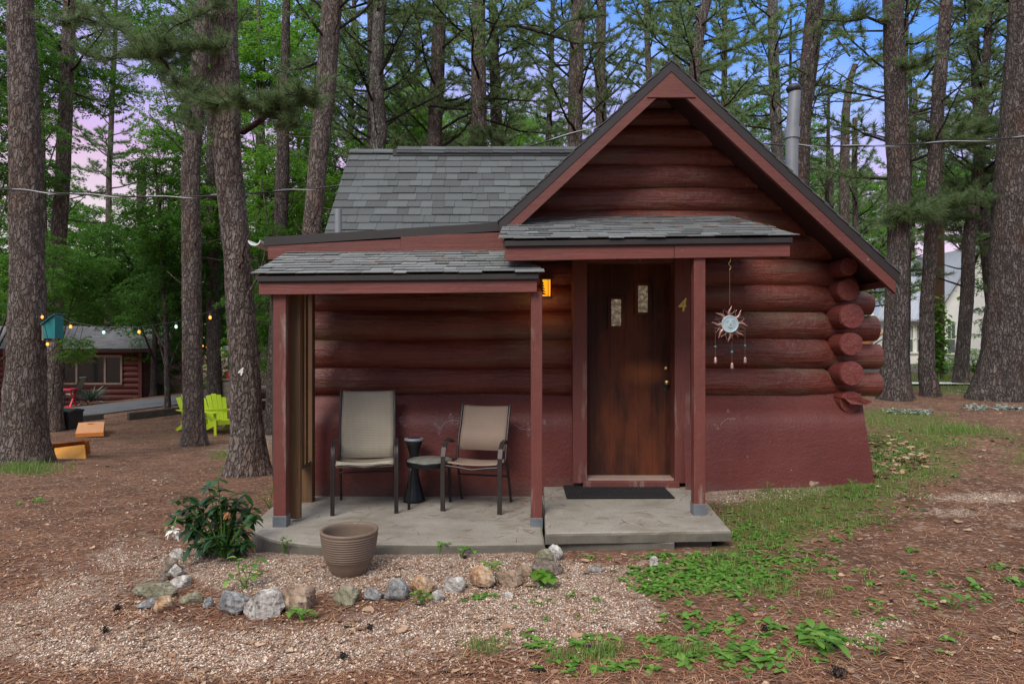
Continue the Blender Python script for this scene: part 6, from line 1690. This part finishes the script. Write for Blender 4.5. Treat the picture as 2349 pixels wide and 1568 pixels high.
m.hexa([b2,b2+Vector((.02,0,0)),b2+Vector((.02,-.1,0)),b2+Vector((0,-.1,0))],[c3,c3+Vector((.02,0,0)),c3+Vector((.02,-.1,-.01)),c3+Vector((0,-.1,-.01))]); m.hexa([a2,a2+Vector((.02,0,0)),a2+Vector((.02,-.1,0)),a2+Vector((0,-.1,0))],[e3,e3+Vector((.02,0,0)),e3+Vector((.02,-.1,-.01)),e3+Vector((0,-.1,-.01))])
m.build('back_panel',M['orange_deep'],t,.004)
# Adirondack chairs
def adirondack():
    t=thing('adirondack_chair',(0,0,0),'lime green slatted garden armchair between the two left trunks','chair','lime green garden chairs')
    mt=M['lime_plastic']
    for k in range(5):
        u_=(k-2)/2; m=MB(); xb=u_*.19; xt=u_*.27; zt_=1.0-.10*u_*u_; w=.048; w2=.062
        b=Vector((xb,.28,.22)); tp=Vector((xt,.60,zt_))
        m.hexa([b+Vector((-w,0,0)),b+Vector((w,0,0)),b+Vector((w,.022,0)),b+Vector((-w,.022,0))],[tp+Vector((-w2,0,-.02*(u_<0))),tp+Vector((w2,0,-.02*(u_>0))),tp+Vector((w2,.022,-.02*(u_>0))),tp+Vector((-w2,.022,-.02*(u_<0)))]); m.build('back_slat',mt,t,.006)
    for k in range(5):
        y=-.26+k*.115; z_=.385-.028*k; m=MB(); m.box((-.27,y,z_-.02),(.27,y+.105,z_)); m.build('seat_slat',mt,t,.006)
    m=MB(); m.box((-.27,-.285,.26),(.27,-.262,.375)); m.build('front_apron',mt,t,.005)
    m=MB(); m.box((-.30,.42,.52),(.30,.445,.60)); m.box((-.27,.44,.20),(.27,.465,.28)); m.build('back_brace',mt,t)
    for s in (-1,1):
        m=MB(); m.prism([(s*.36-.08,-.36,.56),(s*.36+.08,-.36,.56),(s*.36+.08,.1,.56),(s*.36+.03,.5,.56),(s*.36-.03,.5,.56),(s*.36-.07,.1,.56)],(0,0,.025)); m.build('armrest',mt,t,.006)
        m=MB(); m.hexa([(s*.31-.012,-.33,0),(s*.31+.012,-.33,0),(s*.31+.012,-.21,0),(s*.31-.012,-.21,0)],[(s*.31-.012,-.30,.56),(s*.31+.012,-.30,.56),(s*.31+.012,-.17,.56),(s*.31-.012,-.17,.56)]); m.build('front_leg',mt,t,.004)
        m=MB(); m.prism([(s*.28-.011,-.26,.26),(s*.28-.011,-.26,.37),(s*.28-.011,.25,.26),(s*.28-.011,.72,.04),(s*.28-.011,.74,.0),(s*.28-.011,.62,.0)],(.022,0,0)); m.build('rear_leg',mt,t,.004)
    return t
ad=adirondack(); g_=ground(512,994); ad.location=g_; ad.rotation_euler=(0,0,R_(46)); ad.scale=(.92,.92,.92)
def copy_thing(r,loc,rz,label):
    o=r.copy(); col.objects.link(o); o.location=loc; o.rotation_euler=(0,0,rz); o['label']=label
    for ch in r.children:
        c=ch.copy(); col.objects.link(c); c.parent=o
        for g2 in ch.children: e=g2.copy(); col.objects.link(e); e.parent=c
    return o
g_=ground(474,992); copy_thing(ad,ground(457,990),R_(50),'lime green garden armchair mostly hidden behind the slim pine')
# stump posts, picnic table, counter
for (px,py,h,lean_,lb) in ((604,986,.42,.05,'grey split log post right of the numbered trunk'),(612,970,.36,-.04,'shorter grey log post behind the split one')):
    g_=ground(px,py); m=MB(); m.tube([g_+Vector((0,0,-.05)),g_+Vector((-lean_,0,h))],[.075,.065],10,True,lambda i,k,an,p:1+.08*nz(math.cos(an)*2,math.sin(an)*2,px)); o=m.build('log_post',M['grey_wood']); set_props(o,lb,'post')
g_=ground(618,945); t=thing('picnic_table',g_,'weathered grey picnic table behind the numbered trunk','table')
for nm,y,z_,w in (('table_top',0,.74,.72),('bench_seat',-.72,.44,.26),('bench_seat',.72,.44,.26)):
    m=MB(); n_=5 if w>.5 else 2
    for k in range(n_): m.box(g_+Vector((-.9,y-w/2+k*w/n_+.005,z_-.035)),g_+Vector((.9,y-w/2+(k+1)*w/n_-.005,z_)))
    m.build(nm,M['grey_wood'],t)
for s in (-.65,.65):
    m=MB(); m.bar(g_+Vector((s,-.62,0)),g_+Vector((s,-.2,.7)),.04,.09); m.bar(g_+Vector((s,.62,0)),g_+Vector((s,.2,.7)),.04,.09); m.bar(g_+Vector((s+.03,-.85,.38)),g_+Vector((s+.03,.85,.38)),.04,.09); m.bar(g_+Vector((s+.03,-.36,.67)),g_+Vector((s+.03,.36,.67)),.04,.07); m.build('leg_frame',M['grey_wood'],t)
g_=ground(535,932); dd=g_.y; t=thing('outdoor_counter',g_,'weathered wooden outdoor counter with white canopy behind the lime chair','counter')
x0,x1=X(505,dd),X(575,dd); m=MB(); m.box((x0,dd,g_.z-.1),(x1,dd+.7,g_.z+.80)); 
for k in range(4): m.box((x0-.005,dd-.012,g_.z+.02+k*.2),(x1+.005,dd-.002,g_.z+.20+k*.2))
m.build('cabinet',M['grey_wood'],t); m=MB(); m.box((x0-.06,dd-.06,g_.z+.802),(x1+.06,dd+.76,g_.z+.85)); m.build('counter_top',M['grey_wood'],t)
m=MB(); m.box((x0+.35,dd-.03,g_.z+.52),(x0+.62,dd-.013,g_.z+.76)); m.build('paper_box',M['metal_roof'],t)
m=MB(); m.box((x0+.1,dd+.3,g_.z+1.25),(x1,dd+.7,g_.z+1.6)); m.build('wall_cabinet',M['teal'],t); m=MB(); m.box((x0-.0,dd+.2,g_.z+1.72),(x1+.1,dd+1.0,g_.z+1.86)); m.build('canopy',M['white_wall'],t)
m=MB(); m.box((x0+.02,dd+.9,g_.z),(x0+.1,dd+.98,g_.z+1.72)); m.box((x1-.1,dd+.9,g_.z),(x1-.02,dd+.98,g_.z+1.72)); m.build('canopy_post',M['grey_wood'],t)
m=MB(); m.box((x0+.15,dd+.1,g_.z+.852),(x0+.4,dd+.4,g_.z+1.05)); o=m.build('red_crate',M['red_paint']); set_props(o,'small red crate standing on the outdoor counter','crate')
# birdhouse
d0=10.25; t=thing('birdhouse',P(112,776,d0),'teal wooden birdhouse with slanted roof on the far left trunk','birdhouse')
a_=P(98,776,d0);b_=P(126,776,d0);c_=P(126,722,d0);e_=P(98,743,d0); m=MB(); m.prism([a_,b_,c_,e_],(0,.2,0)); m.build('box',M['teal'],t,.003)
m=MB(); u_=(c_-e_).normalized(); m.hexa([e_-u_*.03+Vector((0,-.03,.004)),c_+u_*.01+Vector((0,-.03,.004)),c_+u_*.01+Vector((0,.24,.004)),e_-u_*.03+Vector((0,.24,.004))],[e_-u_*.03+Vector((0,-.03,.02)),c_+u_*.01+Vector((0,-.03,.02)),c_+u_*.01+Vector((0,.24,.02)),e_-u_*.03+Vector((0,.24,.02))]); m.build('roof',M['teal'],t)
m=MB(); m.box((a_.x-.03,d0+.02,a_.z-.03),(a_.x-.003,d0+.2,e_.z+.02)); m.build('mount',M['grey_wood'],t)
# string lights
t=thing('string_light',P(100,715,10.2),'string of small warm and pale bulbs hung from the birdhouse trunk to the numbered trunk','string lights')
cp=[(80,708,10.1),(96,712,10.15),(162,738,10.2),(238,751,10.2),(319,750,10.1),(404,738,9.9),(482,715,9.7),(540,688,9.4)]
m=MB(); m.tube([P(*p) for p in cp],.006,5); m.tube([P(96,712,10.15),P(109,775,10.15)],.005,5); m.build('cable',M['cable_black'],t)
for (px,py,mt,dd) in ((97,726,'bulb_warm',10.15),(162,748,'bulb_warm',10.2),(238,761,'bulb_pale',10.2),(319,760,'bulb_warm',10.1),(404,748,'bulb_pale',9.9),(482,727,'bulb_warm',9.7),(109,788,'bulb_warm',10.15)):
    c=P(px,py,dd); m=MB(); m.lathe([(.008,.055),(.016,.05),(.018,.025),(.017,.02)],c,10); bs_=m.build('socket',M['cable_black'],t)
    m=MB(); m.lathe([(.011,.022),(.018,.0),(.020,-.012),(.014,-.028),(0,-.034)],c,12); m.build('bulb',M[mt],bs_)
t=thing('string_light',P(500,799,24),'tiny far string of warm bulbs above the outdoor counter','string lights')
m=MB(); m.tube([P(460,790,24),P(500,798,24),P(560,790,24)],.008,4); m.build('cable',M['cable_black'],t)
for px,py in ((465,793),(475,796),(485,798),(495,799),(507,798),(518,797),(527,795)):
    m=MB(); m.ball(P(px,py,24),.035,8); m.build('bulb',M['bulb_warm'],t)
# power cables
def cable(pts,lab):
    t=thing('power_cable',P(*pts[0]),lab,'cable'); m=MB()
    q_=[]; K_=[P(*p) for p in pts]
    for i in range(len(K_)-1):
        p0=K_[max(0,i-1)];p1=K_[i];p2=K_[i+1];p3=K_[min(len(K_)-1,i+2)]
        for j in range(10):
            s=j/10; q_.append(.5*((2*p1)+(p2-p0)*s+(2*p0-5*p1+4*p2-p3)*s*s+(3*p1-p0-3*p2+p3)*s**3))
    q_.append(K_[-1])
    m.tube(q_,.012,6); m.build('black_wire',M['cable_black'],t)
    m=MB(); m.tube([p+Vector((0,.016*math.cos(i*.55),.016*math.sin(i*.55))) for i,p in enumerate(q_)],.008,6); m.build('bare_wire',M['cable_grey'],t)
cable([(-80,428,9.9),(0,433,9.85),(120,442,9.8),(250,449,9.8),(400,452,9.8),(520,447,9.8),(650,438,9.8),(780,425,9.9),(1000,385,10),(1215,335,10.1),(1375,288,10.2),(1490,255,10.3)],'sagging overhead power cable on the left, passing behind the numbered trunk')
cable([(1490,262,10.3),(1600,310,10.1),(1755,330,9.9),(1860,334,9.8),(2000,335,9.8),(2180,326,9.8),(2348,315,9.8),(2440,308,9.8)],'overhead power cable on the right, crossing behind the flue pipe')
m=MB(); a_=P(1490,250,10.3); m.tube([(a_.x,10.3,1.5),(a_.x,10.3,a_.z+.05)],.03,10); m.build('service_mast',M['pipe_grey'],cab)
# utility pole with vine
g_=ground(2150,868); dd=g_.y; t=thing('utility_pole',g_,'brown wooden pole wrapped in bright green vine in front of the white house','pole')
m=MB(); m.tube([g_+Vector((0,0,-.1)),Vector((X(2152,dd),dd,Z(590,dd))),Vector((X(2150,dd),dd,8.6))],[.17,.15,.13],12); m.build('pole',M['screen_wood'],t)
m=MB()
for k in range(900):
    yy=rnd.gauss(760,38) if rnd.random()<.75 else rnd.gauss(835,18); xx=rnd.gauss(2150,10+7*rnd.random()); p=P(xx,yy,dd-.1+rnd.uniform(-.25,.25)); a_=rnd.uniform(0,6.28); leaf(m,p,(math.cos(a_),math.sin(a_),rnd.uniform(-.6,.3)),.15,.12,.3,seg=1)
m.build('vine',M['leaf_lime'],t)
# white house
D=33.0
t=thing('white_house',(X(2200,D),D,-.3),'cream stucco house with steep grey metal roof and sash windows behind the right trunks','house')
def pr(pts,y,dep,nm,mt,par=t):
    m=MB(); m.prism([P(a_,b_,y) for a_,b_ in pts],(0,dep,0)); return m.build(nm,M[mt],par)
pr([(2150,838),(2350,838),(2350,735),(2247,575),(2150,722)],D-1.2,7,'gable_wall','white_wall')
pr([(1985,834),(2158,834),(2158,733),(1985,733)],D,6,'wing_wall','white_wall')
pr([(1980,870),(2156,870),(2156,835),(1980,835)],D-.04,6,'foundation','found_grey'); pr([(2147,870),(2353,870),(2353,838.5),(2147,838.5)],D-1.25,6,'foundation','found_grey')
m=MB(); 
A_=P(2007,736,D-.4);B_=P(2158,736,D-.4); C_=P(2205,588,D+3.2); D_=P(2080,594,D+3.2); m.hexa([A_,B_,C_,D_],[p+Vector((0,0,.1)) for p in (A_,B_,C_,D_)])
for k in range(14):
    s=k/13; m.bar(A_.lerp(B_,s)+Vector((0,0,.11)),D_.lerp(C_,s)+Vector((0,0,.11)),.03,.04)
wr=m.build('metal_roof',M['metal_roof'],t)
m=MB(); y0=D-1.5
for sgn,(e,ap) in ((-1,((2138,738),(2247,570))),(1,((2360,738),(2247,570)))):
    a_=P(*e,y0);b_=P(*ap,y0); m.prism([a_,b_,b_+Vector((0,0,.14)),a_+Vector((sgn*.06,0,.14))],(0,7.5,0))
m.build('metal_roof',M['metal_roof'],t)
A_=P(1985,690,D+.1); pr([(1950,834),(2012,834),(2012,737),(1990,692),(1950,640)],D+1.0,3,'end_gable','white_wall')
def win(px0,px1,py0,py1,y):
    m=MB(); x0,x1,z0,z1=X(px0,y),X(px1,y),Z(py1,y),Z(py0,y); w=.06
    m.box((x0-w,y-.05,z0-.02),(x0,y,z1+w));m.box((x1,y-.05,z0-.02),(x1+w,y,z1+w));m.box((x0,y-.05,z1),(x1,y,z1+w));m.box((x0-w*1.6,y-.09,z0-.1),(x1+w*1.6,y,z0-.02)); m.box((x0,y-.03,(z0+z1)/2-.02),(x1,y,(z0+z1)/2+.02)); m.box(((x0+x1)/2-.012,y-.025,(z0+z1)/2+.02),((x0+x1)/2+.012,y,z1))
    f_=m.build('window',M['white_wall'],t); m=MB(); m.box((x0,y-.015,z0-.02),(x1,y-.005,z1)); m.build('pane',M['grey_glass'],f_)
win(2086,2093,747,806,D); win(2103,2111,747,806,D); win(2173,2190,747,808,D-1.2)
# hammock hanging behind the corner logs
dd=13.6; t=thing('hammock',P(2000,770,dd),'brown hammock hung by an orange rope from the stout right pine','hammock')
m=MB(); q_=[P(2036,759,dd),P(2020,768,dd),P(2004,782,dd)]; m.tube(q_,.02,6); m.build('rope',M['rope_orange'],t)
m=MB(); m.tube([P(2034,774,dd-.1),P(2022,779,dd-.1),P(2008,788,dd-.1),P(1996,800,dd-.1)],.012,5); m.tube([P(2026,779,dd-.1),P(2026,796,dd-.1)],.008,4); m.tube([P(2030+(0),762,dd-.4),P(2050,765,dd-.34),P(2076,760,dd-.2)],.012,5); m.build('chain',M['cable_black'],t)
m=MB(); a_=P(2004,770,dd);b_=P(1900,790,dd); 
vs=[];fs=[]
for i in range(11):
    s=i/10; c=P(2010-120*s,758+70*math.sin(s*math.pi)+s*10,dd)
    for k in range(5): vs.append(c+Vector((0,(k-2)*.22*math.sin(math.pi*(s*.9+.05)),abs(k-2)*.08)))
for i in range(10):
    for k in range(4): fs.append((i*5+k,i*5+k+1,(i+1)*5+k+1,(i+1)*5+k))
m.add(vs+[v+Vector((0,0,-.01)) for v in vs],fs+[tuple(55+i for i in reversed(f)) for f in fs],True); m.build('fabric',M['petal_brown'],t)

# ================= light, sky, camera =================
w=bpy.data.worlds.new('World'); sc.world=w; w.use_nodes=True; nt=w.node_tree; nt.nodes.clear()
out=nt.nodes.new('ShaderNodeOutputWorld'); bg=nt.nodes.new('ShaderNodeBackground'); bg2=nt.nodes.new('ShaderNodeBackground'); add=nt.nodes.new('ShaderNodeAddShader')
sky=nt.nodes.new('ShaderNodeTexSky'); sky.sky_type='NISHITA'; sky.sun_disc=False; EL=R_(45); AZM=R_(205); sky.sun_elevation=EL; sky.sun_rotation=AZM
nt.links.new(sky.outputs[0],bg2.inputs[0]); bg2.inputs[1].default_value=.04
tc=nt.nodes.new('ShaderNodeTexCoord'); sp=nt.nodes.new('ShaderNodeSeparateXYZ'); nt.links.new(tc.outputs['Generated'],sp.inputs[0])
def mth(op,a_,b_):
    x=nt.nodes.new('ShaderNodeMath'); x.operation=op
    for i,q_ in ((0,a_),(1,b_)):
        if isinstance(q_,(int,float)): x.inputs[i].default_value=q_
        else: nt.links.new(q_,x.inputs[i])
    return x.outputs[0]
mp=nt.nodes.new('ShaderNodeMapping'); mp.inputs['Scale'].default_value=(2.2,2.2,6); nt.links.new(tc.outputs['Generated'],mp.inputs[0])
no=nt.nodes.new('ShaderNodeTexNoise'); no.inputs['Scale'].default_value=1.3; no.inputs['Detail'].default_value=5; nt.links.new(mp.outputs[0],no.inputs['Vector'])
zz=mth('ADD',sp.outputs[2],mth('MULTIPLY',sp.outputs[0],.13)); zz=mth('ADD',zz,mth('MULTIPLY',mth('SUBTRACT',no.outputs[0],.5),.22))
rp=nt.nodes.new('ShaderNodeValToRGB'); cr=rp.color_ramp
stops=[(0,(.42,.36,.32)),(.10,(.62,.46,.46)),(.20,(.58,.33,.52)),(.28,(.42,.33,.68)),(.37,(.24,.36,.78)),(.46,(.06,.24,.84)),(.54,(.20,.36,.66)),(.66,(.80,.79,.76)),(1,(1.0,.98,.94))]
while len(cr.elements)<len(stops): cr.elements.new(.5)
for e,(p,c) in zip(cr.elements,stops): e.position=p; e.color=(*c,1)
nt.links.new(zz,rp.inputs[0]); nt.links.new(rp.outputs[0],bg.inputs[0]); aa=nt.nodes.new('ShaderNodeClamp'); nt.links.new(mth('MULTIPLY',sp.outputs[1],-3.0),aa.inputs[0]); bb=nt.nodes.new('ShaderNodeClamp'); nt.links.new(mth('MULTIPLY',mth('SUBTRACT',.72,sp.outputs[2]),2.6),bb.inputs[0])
# low sky dimmed behind camera to shade the porch, in place of modelled woods
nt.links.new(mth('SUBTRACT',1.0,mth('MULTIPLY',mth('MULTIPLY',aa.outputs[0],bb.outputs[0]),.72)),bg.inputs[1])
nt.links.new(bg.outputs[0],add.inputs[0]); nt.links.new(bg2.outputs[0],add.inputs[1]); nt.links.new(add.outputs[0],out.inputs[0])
sl=bpy.data.lights.new('sun','SUN'); sl.energy=2.3; sl.angle=R_(30); sl.color=(1,.96,.9)
so=bpy.data.objects.new('sun',sl); col.objects.link(so)
# towards the sun: behind the camera, to the left
sd=Vector((math.sin(AZM)*math.cos(EL),math.cos(AZM)*math.cos(EL),math.sin(EL))); so.rotation_euler=sd.to_track_quat('Z','Y').to_euler(); so.location=sd*30
ll=bpy.data.lights.new('lantern_bulb','POINT'); ll.energy=.6; ll.color=(1,.55,.15); ll.shadow_soft_size=.05; lo=bpy.data.objects.new('lantern_bulb',ll); lo.location=P(1254,690,6.1)+Vector((0,.1,-.04)); col.objects.link(lo)
cam=bpy.data.cameras.new('camera'); co=bpy.data.objects.new('camera',cam); col.objects.link(co); co.location=(0,0,H); co.rotation_euler=(R_(90),0,0)
cam.sensor_width=36; cam.lens=36*F/2349; cam.clip_end=3000; cam.clip_start=.05; sc.camera=co
sc.render.engine='CYCLES'; sc.view_settings.view_transform='Standard'; sc.view_settings.look='None'; sc.view_settings.gamma=1; sc.view_settings.exposure=.28
sc.cycles.max_bounces=6; sc.cycles.transparent_max_bounces=4
sc.render.resolution_x=1024; sc.render.resolution_y=683
